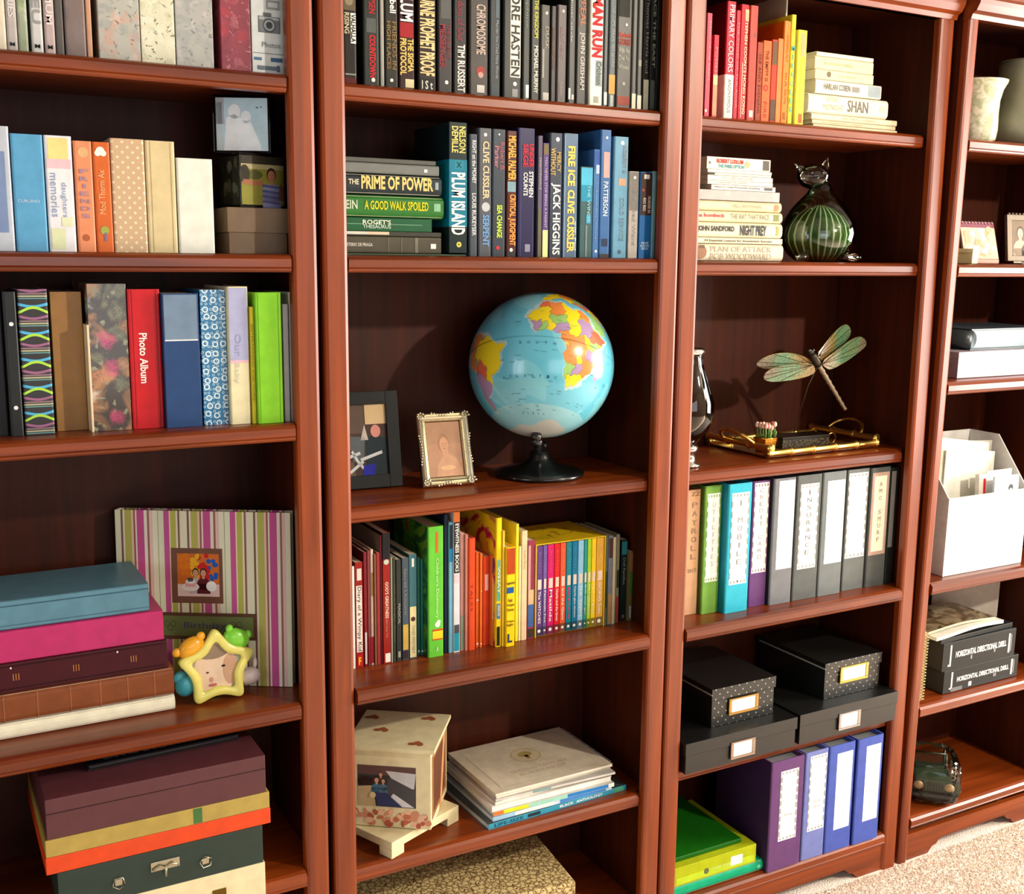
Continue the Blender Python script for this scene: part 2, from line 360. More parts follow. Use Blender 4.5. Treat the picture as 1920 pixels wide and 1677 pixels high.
SCX=(0.4959,0.6649)
DATA=[
{"n":"photo_album","l":"cream album at the far left end of the top left shelf","c":"album","g":"keepsake boxes and albums on the top left shelf","k":"hard","p":[-0.4829,0.035,1.856],"w":0.019,"h":0.1406,"d":0.1,"col":[222,212,190],"side":None,"dec":[],"u4":False},
{"n":"photo_album","l":"pale grey lilac album with raised white letters, second on the top left shelf","c":"album","g":"keepsake boxes and albums on the top left shelf","k":"hard","p":[-0.4653,0.035,1.856],"w":0.0148,"h":0.1429,"d":0.1,"col":[186,178,174],"side":None,"dec":[["t","MEMORIES",0.35,0.9,0.2,0.8,[216,210,206],0.02],["h","M",0.06,0.1,0.25,0.7,[40,40,40],0.02]],"u4":False},
{"n":"photo_album","l":"pale green leafy patterned album between two grey lettered albums","c":"album","g":"keepsake boxes and albums on the top left shelf","k":"hard","p":[-0.4501,0.035,1.856],"w":0.0141,"h":0.1412,"d":0.1,"col":"floral_green","side":None,"dec":[],"u4":False},
{"n":"photo_album","l":"white album with grey raised letters and black foot mark on the top left shelf","c":"album","g":"keepsake boxes and albums on the top left shelf","k":"hard","p":[-0.4303,0.035,1.856],"w":0.0166,"h":0.1475,"d":0.1,"col":[206,206,204],"side":None,"dec":[["t","MILIEU",0.3,0.95,0.15,0.85,[150,150,150],0.02],["h","M",0.06,0.1,0.25,0.7,[30,30,30],0.02]],"u4":False},
{"n":"photo_album","l":"pinkish lilac album with pale raised letters on the top left shelf","c":"album","g":"keepsake boxes and albums on the top left shelf","k":"hard","p":[-0.4122,0.035,1.856],"w":0.0152,"h":0.15,"d":0.1,"col":[190,172,170],"side":None,"dec":[["t","MAXIMUM",0.3,0.95,0.2,0.8,[226,214,212],0.02],["h","M",0.06,0.1,0.25,0.7,[30,30,30],0.02]],"u4":False},
{"n":"photo_album","l":"thin dark grey album with mottled spine on the top left shelf","c":"album","g":"keepsake boxes and albums on the top left shelf","k":"hard","p":[-0.398,0.035,1.856],"w":0.0115,"h":0.148,"d":0.1,"col":[92,88,84],"side":None,"dec":[],"u4":False},
{"n":"photo_album","l":"grey and coral album printed with one large flower","c":"album","g":"keepsake boxes and albums on the top left shelf","k":"hard","p":[-0.3752,0.035,1.856],"w":0.031,"h":0.1587,"d":0.1047,"col":"floral_coral","side":None,"dec":[],"u4":False},
{"n":"photo_album","l":"thin peach marbled album beside the coral flower album","c":"album","g":"keepsake boxes and albums on the top left shelf","k":"hard","p":[-0.355,0.035,1.856],"w":0.0078,"h":0.1537,"d":0.1014,"col":[196,150,120],"side":None,"dec":[],"u4":False},
{"n":"photo_box","l":"wide grey and peach floral photo box on the top left shelf","c":"box","g":"keepsake boxes and albums on the top left shelf","k":"box","p":[-0.3103,0.035,1.856],"w":0.0627,"h":0.1557,"d":0.1027,"col":"floral_grey","side":None,"dec":[],"u4":False},
{"n":"photo_box","l":"wide cream floral photo box between two grey floral ones","c":"box","g":"keepsake boxes and albums on the top left shelf","k":"box","p":[-0.2513,0.035,1.856],"w":0.0527,"h":0.1633,"d":0.1078,"col":"floral_cream","side":None,"dec":[],"u4":False},
{"n":"photo_box","l":"wide grey floral photo box right of the cream floral box","c":"box","g":"keepsake boxes and albums on the top left shelf","k":"box","p":[-0.1934,0.035,1.856],"w":0.0599,"h":0.1709,"d":0.1128,"col":"floral_grey2","side":None,"dec":[],"u4":False},
{"n":"photo_box","l":"burgundy floral photo box on the top left shelf","c":"box","g":"keepsake boxes and albums on the top left shelf","k":"box","p":[-0.1264,0.035,1.856],"w":0.0496,"h":0.1797,"d":0.1186,"col":"floral_burg","side":None,"dec":[],"u4":False},
{"n":"photo_box","l":"white photo box printed with a camera sketch and blue fish","c":"box","g":"keepsake boxes and albums on the top left shelf","k":"box","p":[-0.0715,0.035,1.856],"w":0.0565,"h":0.1868,"d":0.1233,"col":[214,222,222],"side":None,"dec":[["h","Photos",0.235,0.28,0.3,0.85,[110,120,125],0],["r",0.18,0.185,0.02,0.98,[110,120,125]],["r",0.36,0.5,0.2,0.86,[90,96,100]],["r",0.365,0.495,0.225,0.835,[176,184,188]],["r",0.365,0.47,0.225,0.835,[120,126,130]],["d",0.425,0.53,0.2,[80,86,90]],["d",0.425,0.53,0.16,[170,178,182]],["d",0.425,0.53,0.1,[70,76,80]],["r",0.5,0.53,0.35,0.6,[110,116,120]],["r",0.56,0.64,0.45,0.85,[150,158,160]],["r",0.58,0.62,0.5,0.8,[200,208,208]],["r",0.115,0.15,0.55,0.9,[70,105,140]],["r",0.12,0.145,0.05,0.28,[90,120,150]],["r",0.04,0.075,0.15,0.72,[110,125,140]],["r",0.03,0.085,0.72,0.82,[90,110,135]]],"u4":False},
{"n":"photo_album","l":"pale blue grey album with inset blue spine panel, far left of second shelf","c":"album","g":"albums on the second left shelf","k":"hard","p":[-0.4991,0.03,1.56],"w":0.0388,"h":0.1862,"d":0.1229,"col":[186,194,206],"side":None,"dec":[["r",0.15,0.8,0.1,0.8,[120,140,180]]],"u4":False},
{"n":"photo_album","l":"sky blue album with small white lettering low on its spine","c":"album","g":"albums on the second left shelf","k":"hard","p":[-0.4553,0.03,1.56],"w":0.0459,"h":0.1764,"d":0.1164,"col":[88,158,200],"side":None,"dec":[["h","CURUINO",0.42,0.445,0.12,0.8,[200,220,232],0]],"u4":False},
{"n":"photo_album","l":"white album with yellow and pink watercolour spine and blue script","c":"album","g":"albums on the second left shelf","k":"hard","p":[-0.4107,0.03,1.56],"w":0.04,"h":0.1767,"d":0.1166,"col":[226,226,230],"side":None,"dec":[["r",0.78,0.98,0.12,0.85,[236,214,140]],["r",0.72,0.8,0.05,0.95,[226,190,200]],["r",0.02,0.2,0.1,0.6,[214,222,180]],["r",0.22,0.3,0.5,0.9,[220,226,190]],["t","memories",0.3,0.68,0.15,0.42,[130,150,190],0],["t","daughters",0.3,0.6,0.5,0.75,[130,150,190],0]],"u4":False},
{"n":"photo_album","l":"peach album with coloured letters down the spine","c":"album","g":"albums on the second left shelf","k":"hard","p":[-0.3748,0.03,1.56],"w":0.0272,"h":0.1708,"d":0.1127,"col":[226,142,100],"side":None,"dec":[["d",0.9,0.5,0.3,[214,170,120]],["s","FRIENDS",0.28,0.75,0.25,0.75,[160,130,150],0.02],["d",0.13,0.45,0.2,[176,96,60]]],"u4":False},
{"n":"photo_album","l":"orange album with white flower and thin white title","c":"album","g":"albums on the second left shelf","k":"hard","p":[-0.3475,0.03,1.56],"w":0.0262,"h":0.1707,"d":0.1127,"col":[206,100,38],"side":None,"dec":[["d",0.92,0.45,0.25,[245,240,225]],["d",0.9,0.62,0.18,[245,240,225]],["d",0.9,0.3,0.18,[245,240,225]],["u","Mod Therm Ax",0.35,0.75,0.25,0.62,[236,180,130],0.0],["d",0.2,0.5,0.25,[160,170,80]],["r",0.1,0.18,0.45,0.6,[130,110,140]]],"u4":False},
{"n":"photo_album","l":"tan album with pale polka dots","c":"album","g":"albums on the second left shelf","k":"hard","p":[-0.3075,0.03,1.56],"w":0.0522,"h":0.178,"d":0.1175,"col":"polka","side":None,"dec":[],"u4":False},
{"n":"photo_album","l":"cream linen album with ridged hinges","c":"album","g":"albums on the second left shelf","k":"hard","p":[-0.2571,0.03,1.56],"w":0.0468,"h":0.1776,"d":0.1172,"col":[210,192,146],"side":None,"dec":[["r",0.01,0.99,0.16,0.18,[170,150,110]],["r",0.01,0.99,0.84,0.86,[170,150,110]]],"u4":False},
{"n":"photo_album","l":"plain white album right of the cream linen album","c":"album","g":"albums on the second left shelf","k":"hard","p":[-0.2026,0.03,1.56],"w":0.0587,"h":0.1528,"d":0.1008,"col":[224,226,214],"side":None,"dec":[],"u4":False},
{"n":"photo_album","l":"black leather album at the far left of the third shelf","c":"album","g":"albums on the third left shelf","k":"hard","p":[-0.5201,0.0608,1.269],"w":0.0341,"h":0.2297,"d":0.1516,"col":[26,26,28],"side":None,"dec":[],"u4":False},
{"n":"photo_album","l":"black leather album with two silver studs on its spine","c":"album","g":"albums on the third left shelf","k":"hard","p":[-0.4927,0.048,1.269],"w":0.0194,"h":0.2283,"d":0.1507,"col":[34,36,36],"side":None,"dec":[["d",0.78,0.55,0.17,[230,230,230]],["d",0.2,0.5,0.17,[230,230,230]]],"u4":False},
{"n":"photo_album","l":"black album with blue, lime and mauve wavy stripes","c":"album","g":"albums on the third left shelf","k":"hard","p":[-0.4587,0.0499,1.269],"w":0.044,"h":0.2322,"d":0.1533,"col":"waves","side":None,"dec":[],"u4":False},
{"n":"photo_album","l":"plain tan wooden album box","c":"album","g":"albums on the third left shelf","k":"box","p":[-0.4065,0.0754,1.269],"w":0.048,"h":0.2271,"d":0.1499,"col":[168,124,70],"side":None,"dec":[],"u4":False},
{"n":"book","l":"thin cream booklet squeezed left of the vintage floral album","c":"book","g":"albums on the third left shelf","k":"paper","p":[-0.3801,0.039,1.269],"w":0.0035,"h":0.1752,"d":0.1157,"col":[232,206,170],"side":None,"dec":[],"u4":False},
{"n":"photo_album","l":"vintage floral album with pink and white blooms on brown","c":"album","g":"albums on the third left shelf","k":"box","p":[-0.3476,0.0479,1.269],"w":0.0604,"h":0.2404,"d":0.1587,"col":"floral_vintage","side":None,"dec":[],"u4":False},
{"n":"photo_album","l":"red album titled Photo Album with ribbed spine","c":"album","g":"albums on the third left shelf","k":"hard","p":[-0.2899,0.0465,1.269],"w":0.0521,"h":0.2316,"d":0.1529,"col":[196,26,34],"side":None,"dec":[["t","Photo Album",0.33,0.69,0.3,0.55,[250,240,235],0.02],["r",0.005,0.995,0.12,0.14,[140,10,20]],["r",0.005,0.995,0.86,0.88,[140,10,20]]],"u4":False},
{"n":"photo_album","l":"glossy album with grey blue top and navy lower spine","c":"album","g":"albums on the third left shelf","k":"box","p":[-0.2337,0.0341,1.269],"w":0.059,"h":0.2247,"d":0.1483,"col":[36,66,112],"side":None,"dec":[["r",0.66,0.99,0.04,0.96,[112,134,158]],["r",0.65,0.66,0.04,0.96,[220,220,225]]],"u4":False},
{"n":"photo_album","l":"teal blue album covered in white rings","c":"album","g":"albums on the third left shelf","k":"box","p":[-0.1783,0.0414,1.269],"w":0.0431,"h":0.2304,"d":0.1521,"col":"rings","side":None,"dec":[],"u4":False},
{"n":"photo_album","l":"album with lilac upper spine, pink line and cream lower spine","c":"album","g":"albums on the third left shelf","k":"hard","p":[-0.1384,0.0302,1.269],"w":0.0355,"h":0.2359,"d":0.1557,"col":[226,218,178],"side":None,"dec":[["r",0.47,0.99,0.04,0.96,[168,172,208]],["r",0.45,0.47,0.04,0.96,[226,180,196]],["t","Baby",0.3,0.45,0.2,0.5,[196,196,186],0],["t","Our",0.5,0.66,0.3,0.6,[148,152,190],0]],"u4":False},
{"n":"book","l":"thin mustard booklet beside the lime green album","c":"book","g":"albums on the third left shelf","k":"paper","p":[-0.1161,0.0263,1.269],"w":0.0077,"h":0.2017,"d":0.1331,"col":[178,168,30],"side":None,"dec":[["t","ENTERTAINING AND MORE",0.2,0.85,0.25,0.75,[120,120,20],0]],"u4":False},
{"n":"photo_album","l":"lime green album with ridged hinges","c":"album","g":"albums on the third left shelf","k":"hard","p":[-0.0886,0.0206,1.269],"w":0.0462,"h":0.2261,"d":0.1492,"col":[128,200,40],"side":None,"dec":[["r",0.005,0.995,0.1,0.12,[90,150,20]],["r",0.005,0.995,0.86,0.88,[90,150,20]]],"u4":False},
{"n":"book","l":"thin grey booklet right of the lime green album","c":"book","g":"albums on the third left shelf","k":"paper","p":[-0.0568,0.0269,1.269],"w":0.0097,"h":0.2055,"d":0.1357,"col":[176,178,180],"side":None,"dec":[],"u4":False},
{"n":"book","l":"white thin binder at the right end of the third left shelf","c":"book","g":"albums on the third left shelf","k":"paper","p":[-0.045,0.0286,1.269],"w":0.0088,"h":0.2256,"d":0.1489,"col":[214,222,224],"side":None,"dec":[],"u4":False},
{"n":"photo_album","l":"cream album at the bottom of the big album stack","c":"album","g":"large albums stacked on the fourth left shelf","k":"round","lie":1,"rot":0,"p":[-0.62,0.075,0.752],"w":0.0283,"h":0.3584,"d":0.13,"col":[232,226,200],"side":None,"dec":[],"u4":False},
{"n":"photo_album","l":"brown album with faint ribs, second from bottom of stack","c":"album","g":"large albums stacked on the fourth left shelf","k":"round","lie":1,"rot":0,"p":[-0.61,0.075,0.7807],"w":0.0527,"h":0.3477,"d":0.145,"col":[122,66,36],"side":None,"dec":[["b",0.792,0.8,[146,90,56]],["b",0.642,0.65,[146,90,56]],["b",0.492,0.5,[146,90,56]],["b",0.352,0.36,[146,90,56]],["b",0.22199999999999998,0.22999999999999998,[146,90,56]],["b",0.09199999999999997,0.09999999999999998,[146,90,56]]],"u4":False},
{"n":"photo_album","l":"maroon leather album with gold tooling on its spine","c":"album","g":"large albums stacked on the fourth left shelf","k":"hard","lie":1,"rot":0,"p":[-0.62,0.075,0.8338],"w":0.0526,"h":0.3488,"d":0.145,"col":[62,14,24],"side":None,"dec":[["r",0.716,0.72,0.4,0.62,[170,110,60]],["r",0.704,0.708,0.4,0.62,[170,110,60]],["r",0.692,0.696,0.4,0.62,[170,110,60]],["r",0.44599999999999995,0.44999999999999996,0.4,0.62,[170,110,60]],["r",0.43399999999999994,0.43799999999999994,0.4,0.62,[170,110,60]],["r",0.42199999999999993,0.42599999999999993,0.4,0.62,[170,110,60]],["r",0.17600000000000005,0.18000000000000005,0.4,0.62,[170,110,60]],["r",0.16400000000000003,0.16800000000000004,0.4,0.62,[170,110,60]],["r",0.15200000000000002,0.15600000000000003,0.4,0.62,[170,110,60]],["r",0.723,0.73,0.8,0.86,[235,225,220]],["r",0.238,0.245,0.8,0.86,[235,225,220]],["r",0.020000000000000018,0.98,0.86,0.9,[40,6,12]],["r",0.020000000000000018,0.98,0.12,0.16,[40,6,12]]],"u4":False},
{"n":"photo_album","l":"magenta album in the middle of the big stack","c":"album","g":"large albums stacked on the fourth left shelf","k":"hard","lie":1,"rot":0,"p":[-0.63,0.075,0.8868],"w":0.0543,"h":0.3538,"d":0.155,"col":[176,46,100],"side":None,"dec":[],"u4":False},
{"n":"photo_album","l":"steel blue album on top of the big stack","c":"album","g":"large albums stacked on the fourth left shelf","k":"hard","lie":1,"rot":0,"p":[-0.62,0.08,0.9414],"w":0.0497,"h":0.3224,"d":0.165,"col":[86,128,146],"side":None,"dec":[["r",0,1,0.8,0.84,[46,80,98]],["r",0,1,0.14,0.17,[60,96,114]]],"u4":False},
{"n":"book","l":"black novel titled VALHALLA RISING at left end of top middle shelf","c":"book","g":"dark spined novels on the top middle shelf","k":"hard","p":[0.0763,0.045,1.853],"w":0.0246,"h":0.194,"d":0.128,"col":[28,26,21],"side":None,"dec":[["r",0.36,0.62,0.55,0.95,[238,236,226]],["t","VALHALLA",0.37,0.61,0.58,0.92,[40,40,40],0.03],["t","RISING",0.44,0.62,0.08,0.45,[200,190,150],0.02],["r",0.64,0.95,0.05,0.95,[96,84,62]],["d",0.72,0.45,0.3,[140,128,100]],["h","ooooo",0.085,0.1,0.1,0.9,[190,190,180],0.02],["r",0.0,0.06,0.05,0.95,[90,20,16]]],"u4":False},
{"n":"book","l":"grey green novel with red title COUNTDOWN","c":"book","g":"dark spined novels on the top middle shelf","k":"hard","p":[0.1156,0.045,1.853],"w":0.0301,"h":0.199,"d":0.1313,"col":[40,46,43],"side":None,"dec":[["t","COUNTDOWN",0.08,0.44,0.35,0.75,[200,30,34],0.03],["t","THOMPSEN",0.62,0.92,0.35,0.75,[180,30,40],0.02],["r",0.46,0.58,0.2,0.8,[80,86,82]],["d",0.06,0.6,0.12,[238,236,226]]],"u4":False},
{"n":"book","l":"thin grey white novel between two dark gilt ones","c":"book","g":"dark spined novels on the top middle shelf","k":"hard","p":[0.1362,0.045,1.853],"w":0.0071,"h":0.1972,"d":0.1301,"col":[150,150,140],"side":None,"dec":[],"u4":False},
{"n":"book","l":"dark novel with gold title FRIENDS IN HIGH PLACES","c":"book","g":"dark spined novels on the top middle shelf","k":"hard","p":[0.1536,0.045,1.853],"w":0.0256,"h":0.2038,"d":0.1345,"col":[36,35,29],"side":None,"dec":[["t","FRIENDS IN",0.16,0.56,0.55,0.88,[130,104,60],0.02],["t","HIGH PLACES",0.16,0.56,0.15,0.45,[130,104,60],0.02],["t","Campbell",0.63,0.93,0.25,0.85,[238,236,226],0.02],["d",0.07,0.5,0.12,[238,236,226]]],"u4":False},
{"n":"book","l":"black and red novel with bold gold title THE SIGMA PROTOCOL","c":"book","g":"dark spined novels on the top middle shelf","k":"hard","p":[0.183,0.045,1.853],"w":0.0311,"h":0.2093,"d":0.1381,"col":[42,8,7],"side":None,"dec":[["t","LUDLUM",0.56,0.95,0.1,0.9,[238,236,226],0.03],["t","THE SIGMA",0.15,0.42,0.55,0.92,[228,190,100],0.03],["t","PROTOCOL",0.12,0.42,0.08,0.48,[228,190,100],0.03],["r",0.43,0.55,0.08,0.92,[150,24,30]],["r",0.02,0.09,0.4,0.95,[220,206,160]]],"u4":False},
{"n":"book","l":"dark brown novel with tall gilt block letters filling the spine","c":"book","g":"dark spined novels on the top middle shelf","k":"hard","p":[0.2228,0.045,1.853],"w":0.036,"h":0.2143,"d":0.1414,"col":[30,12,5],"side":None,"dec":[["t","THE BOURNE PROPHET PROOF",0.13,0.97,0.1,0.92,[226,196,140],0.035],["r",0.01,0.11,0.1,0.9,[26,26,24]],["h","I S t",0.02,0.09,0.2,0.8,[220,215,200],0.02]],"u4":False},
{"n":"book","l":"dark grey novel with dull red title MESSENGER","c":"book","g":"dark spined novels on the top middle shelf","k":"hard","p":[0.2586,0.045,1.853],"w":0.029,"h":0.217,"d":0.1432,"col":[46,44,43],"side":None,"dec":[["t","MESSENGER",0.2,0.55,0.1,0.55,[132,36,50],0.02],["t","THE SILENT",0.28,0.56,0.6,0.85,[120,40,54],0.02],["r",0.6,0.95,0.2,0.9,[86,86,84]],["d",0.09,0.6,0.12,[238,236,226]]],"u4":False},
{"n":"book","l":"black memoir with white lettering low on the spine and red script above","c":"book","g":"dark spined novels on the top middle shelf","k":"hard","p":[0.2889,0.045,1.853],"w":0.0273,"h":0.2209,"d":0.1458,"col":[30,29,28],"side":None,"dec":[["t","TIM RUSSERT",0.02,0.4,0.3,0.85,[232,226,214],0.02],["t","Wisdom of Our",0.42,0.85,0.3,0.8,[150,44,64],0],["r",0.86,0.97,0.2,0.85,[120,30,40]]],"u4":False},
{"n":"book","l":"taupe novel with silver title CHROMOSOME and red oval","c":"book","g":"dark spined novels on the top middle shelf","k":"hard","p":[0.3275,0.045,1.853],"w":0.0389,"h":0.2257,"d":0.149,"col":[58,53,47],"side":None,"dec":[["t","CHROMOSOME",0.33,0.72,0.35,0.85,[190,170,156],0.02],["d",0.2,0.6,0.24,[150,60,56]],["d",0.17,0.6,0.14,[190,150,140]],["t","TH",0.8,0.96,0.3,0.85,[150,120,90],0.02],["r",0.03,0.09,0.4,0.8,[200,196,190]]],"u4":False},
{"n":"book","l":"teal black novel with a silver lettered strip","c":"book","g":"dark spined novels on the top middle shelf","k":"hard","p":[0.361,0.045,1.853],"w":0.0237,"h":0.23,"d":0.1518,"col":[28,35,37],"side":None,"dec":[["t","Murder She Cited Nine Words",0.15,0.6,0.55,0.8,[150,160,165],0],["r",0.62,0.97,0.55,0.85,[90,104,112]],["r",0.02,0.1,0.2,0.85,[70,78,80]]],"u4":False},
{"n":"book","l":"black novel with tall white block title, gold emblem at foot","c":"book","g":"dark spined novels on the top middle shelf","k":"hard","p":[0.398,0.045,1.853],"w":0.039,"h":0.2347,"d":0.1549,"col":[33,36,33],"side":None,"dec":[["r",0.17,0.98,0.38,0.95,[224,222,206]],["t","BEFORE HASTEN",0.18,0.97,0.42,0.9,[54,56,52],0.02],["d",0.12,0.65,0.1,[238,236,226]],["r",0.02,0.08,0.5,0.8,[150,150,146]]],"u4":False},
{"n":"book","l":"narrow green black novel with small white foot label","c":"book","g":"dark spined novels on the top middle shelf","k":"hard","p":[0.428,0.045,1.853],"w":0.0163,"h":0.2384,"d":0.1574,"col":[40,44,39],"side":None,"dec":[["r",0.02,0.12,0.45,0.85,[238,236,226]],["t","Josephine",0.55,0.9,0.3,0.7,[130,136,120],0]],"u4":False},
{"n":"book","l":"black paperback titled GOLF IN THE KINGDOM","c":"book","g":"dark spined novels on the top middle shelf","k":"hard","p":[0.4473,0.045,1.853],"w":0.0199,"h":0.2409,"d":0.159,"col":[30,32,26],"side":None,"dec":[["t","GOLF IN THE KINGDOM",0.48,0.93,0.35,0.8,[196,196,70],0.02],["t","MICHAEL MURPHY",0.06,0.42,0.35,0.8,[220,220,205],0.02]],"u4":False},
{"n":"book","l":"short taupe novel titled DUSK with a white foot patch","c":"book","g":"dark spined novels on the top middle shelf","k":"hard","p":[0.4691,0.045,1.853],"w":0.0213,"h":0.1769,"d":0.1168,"col":[58,56,50],"side":None,"dec":[["t","DUSK",0.55,0.78,0.45,0.85,[170,160,140],0],["d",0.92,0.6,0.15,[190,186,176]],["r",0.25,0.55,0.2,0.4,[150,146,136]],["r",0.02,0.1,0.3,0.9,[190,186,176]]],"u4":False},
{"n":"book","l":"short thin black book with tiny dotted lettering","c":"book","g":"dark spined novels on the top middle shelf","k":"hard","p":[0.4875,0.045,1.853],"w":0.0131,"h":0.177,"d":0.1168,"col":[25,18,14],"side":None,"dec":[["t","ESSENTIAL MARKET TIMING",0.35,0.78,0.3,0.7,[120,80,60],0]],"u4":False},
{"n":"book","l":"short mauve grey novel with raised lettering","c":"book","g":"dark spined novels on the top middle shelf","k":"hard","p":[0.5061,0.045,1.853],"w":0.0217,"h":0.181,"d":0.1195,"col":[78,68,67],"side":None,"dec":[["t","SILENT HEART",0.45,0.78,0.35,0.7,[146,112,112],0],["d",0.94,0.6,0.14,[200,190,190]],["t","Robert",0.08,0.22,0.3,0.6,[160,150,150],0]],"u4":False},
{"n":"book","l":"narrow charcoal novel with two white foot tabs","c":"book","g":"dark spined novels on the top middle shelf","k":"hard","p":[0.5291,0.045,1.853],"w":0.017,"h":0.232,"d":0.1531,"col":[43,43,40],"side":None,"dec":[["r",0.04,0.13,0.1,0.35,[238,236,226]],["r",0.04,0.08,0.5,0.8,[220,200,190]],["t","Inner circle",0.5,0.83,0.25,0.5,[190,190,180],0]],"u4":False},
{"n":"book","l":"dark taupe novel with the word APPEAL in copper","c":"book","g":"dark spined novels on the top middle shelf","k":"hard","p":[0.5505,0.045,1.853],"w":0.0233,"h":0.243,"d":0.1676,"col":[43,42,37],"side":None,"dec":[["t","JOHN GRISHAM",0.12,0.56,0.25,0.8,[190,186,176],0.02],["t","APPEAL",0.6,0.9,0.3,0.85,[170,110,80],0.02]],"u4":False},
{"n":"book","l":"white novel with heavy red letters and grey lower panel","c":"book","g":"dark spined novels on the top middle shelf","k":"hard","p":[0.5852,0.045,1.853],"w":0.0312,"h":0.243,"d":0.1705,"col":[226,222,206],"side":None,"dec":[["t","ICEMAN RUN",0.38,1.0,0.15,0.92,[186,14,24],0.05],["r",0.16,0.36,0.45,0.92,[150,160,158]],["t","Crichton",0.17,0.35,0.5,0.88,[80,90,90],0.02],["r",0.03,0.08,0.35,0.7,[170,168,150]]],"u4":False},
{"n":"book","l":"narrow slate novel with white foot label beside white red novel","c":"book","g":"dark spined novels on the top middle shelf","k":"hard","p":[0.6071,0.045,1.853],"w":0.0101,"h":0.243,"d":0.1723,"col":[61,68,70],"side":None,"dec":[["r",0.02,0.12,0.2,0.9,[220,222,220]]],"u4":False},
{"n":"book","l":"slate blue novel with orange sticker near the foot","c":"book","g":"dark spined novels on the top middle shelf","k":"hard","p":[0.6223,0.045,1.853],"w":0.0177,"h":0.243,"d":0.1736,"col":[68,77,79],"side":None,"dec":[["r",0.11,0.26,0.1,0.9,[220,160,84]],["t","THE TIME IN HEAVEN AND",0.3,0.8,0.3,0.75,[150,162,164],0],["r",0.01,0.1,0.3,0.7,[180,186,180]]],"u4":False},
{"n":"book","l":"taupe novel with red and white stacked lettering and a dark leaf","c":"book","g":"dark spined novels on the top middle shelf","k":"hard","p":[0.6504,0.045,1.853],"w":0.0359,"h":0.243,"d":0.1759,"col":[68,67,60],"side":None,"dec":[["h","Elizabeth",0.56,0.6,0.1,0.9,[200,80,60],0.02],["h","GEORGE",0.5,0.55,0.1,0.9,[180,66,52],0.02],["h","With No",0.44,0.48,0.1,0.8,[190,190,176],0.02],["h","One As",0.38,0.42,0.1,0.8,[180,180,168],0.02],["h","Witness",0.31,0.35,0.1,0.8,[180,180,168],0.02],["r",0.03,0.1,0.1,0.9,[160,76,60]],["d",0.2,0.5,0.1,[180,176,160]],["r",0.72,0.9,0.1,0.8,[30,28,18]],["d",0.66,0.6,0.08,[238,236,226]]],"u4":False},
{"n":"book","l":"narrow grey novel with bright white foot, left of a like pair","c":"book","g":"dark spined novels on the top middle shelf","k":"hard","p":[0.6754,0.045,1.853],"w":0.0117,"h":0.243,"d":0.178,"col":[82,82,78],"side":None,"dec":[["r",0.01,0.13,0.1,0.9,[236,232,206]]],"u4":False},
{"n":"book","l":"narrow grey novel with bright white foot, right of a like pair","c":"book","g":"dark spined novels on the top middle shelf","k":"hard","p":[0.6884,0.045,1.853],"w":0.0117,"h":0.243,"d":0.1791,"col":[72,74,70],"side":None,"dec":[["r",0.01,0.12,0.1,0.95,[236,234,214]],["r",0.35,0.4,0.2,0.8,[160,160,150]]],"u4":False},
{"n":"book","l":"narrow dark novel with tall white foot band","c":"book","g":"dark spined novels on the top middle shelf","k":"hard","p":[0.7042,0.045,1.853],"w":0.0144,"h":0.243,"d":0.1804,"col":[42,40,37],"side":None,"dec":[["r",0.01,0.25,0.1,0.95,[200,200,176]],["t","Thomas Harris and",0.3,0.9,0.3,0.75,[150,150,150],0]],"u4":False},
{"n":"book","l":"narrow dark novel with upright grey lettering near the stile","c":"book","g":"dark spined novels on the top middle shelf","k":"hard","p":[0.7206,0.045,1.853],"w":0.0132,"h":0.243,"d":0.1818,"col":[36,37,36],"side":None,"dec":[["t","FACE THE EAST",0.35,0.95,0.3,0.8,[150,146,136],0.02],["r",0.02,0.25,0.1,0.9,[88,94,90]]],"u4":False},
{"n":"book","l":"plain charcoal book at the right end of the top middle shelf","c":"book","g":"dark spined novels on the top middle shelf","k":"hard","p":[0.7339,0.045,1.853],"w":0.0106,"h":0.243,"d":0.1829,"col":[46,46,44],"side":None,"dec":[],"u4":False},
{"n":"book","l":"thin dark green board book lying under the flat stack and PLUM ISLAND","c":"book","g":"green and grey books stacked flat on the second middle shelf","k":"hard","lie":1,"rot":0,"p":[0.03,0.04,1.56],"w":0.0031,"h":0.2697,"d":0.2,"col":[66,84,66],"side":None,"dec":[],"u4":False},
{"n":"book","l":"grey brown novel CEMITERIO DE PRAGA lying flat with ribbed spine","c":"book","g":"green and grey books stacked flat on the second middle shelf","k":"hard","lie":1,"rot":0,"p":[0.035,0.04,1.5635],"w":0.0303,"h":0.2127,"d":0.15,"col":[76,72,58],"side":None,"dec":[["t","CEMITERIO DE PRAGA",0.64,0.92,0.4,0.6,[210,205,190],0.02],["r",0.49,0.5,0.05,0.95,[100,96,82]],["r",0.37,0.38,0.05,0.95,[100,96,82]],["r",0.21999999999999997,0.25,0.05,0.95,[112,108,94]],["r",0.050000000000000044,0.09999999999999998,0.3,0.6,[230,228,220]]],"u4":False},
{"n":"book","l":"thin book with pale page edges lying under the thesaurus","c":"book","g":"green and grey books stacked flat on the second middle shelf","k":"paper","lie":1,"rot":0,"p":[0.04,0.04,1.5942],"w":0.0084,"h":0.2077,"d":0.14,"col":[56,56,48],"side":None,"dec":[["r",0.7,1.0,0.3,0.9,[200,200,186]],["r",0.5,0.7,0.3,0.9,[220,190,160]]],"u4":False},
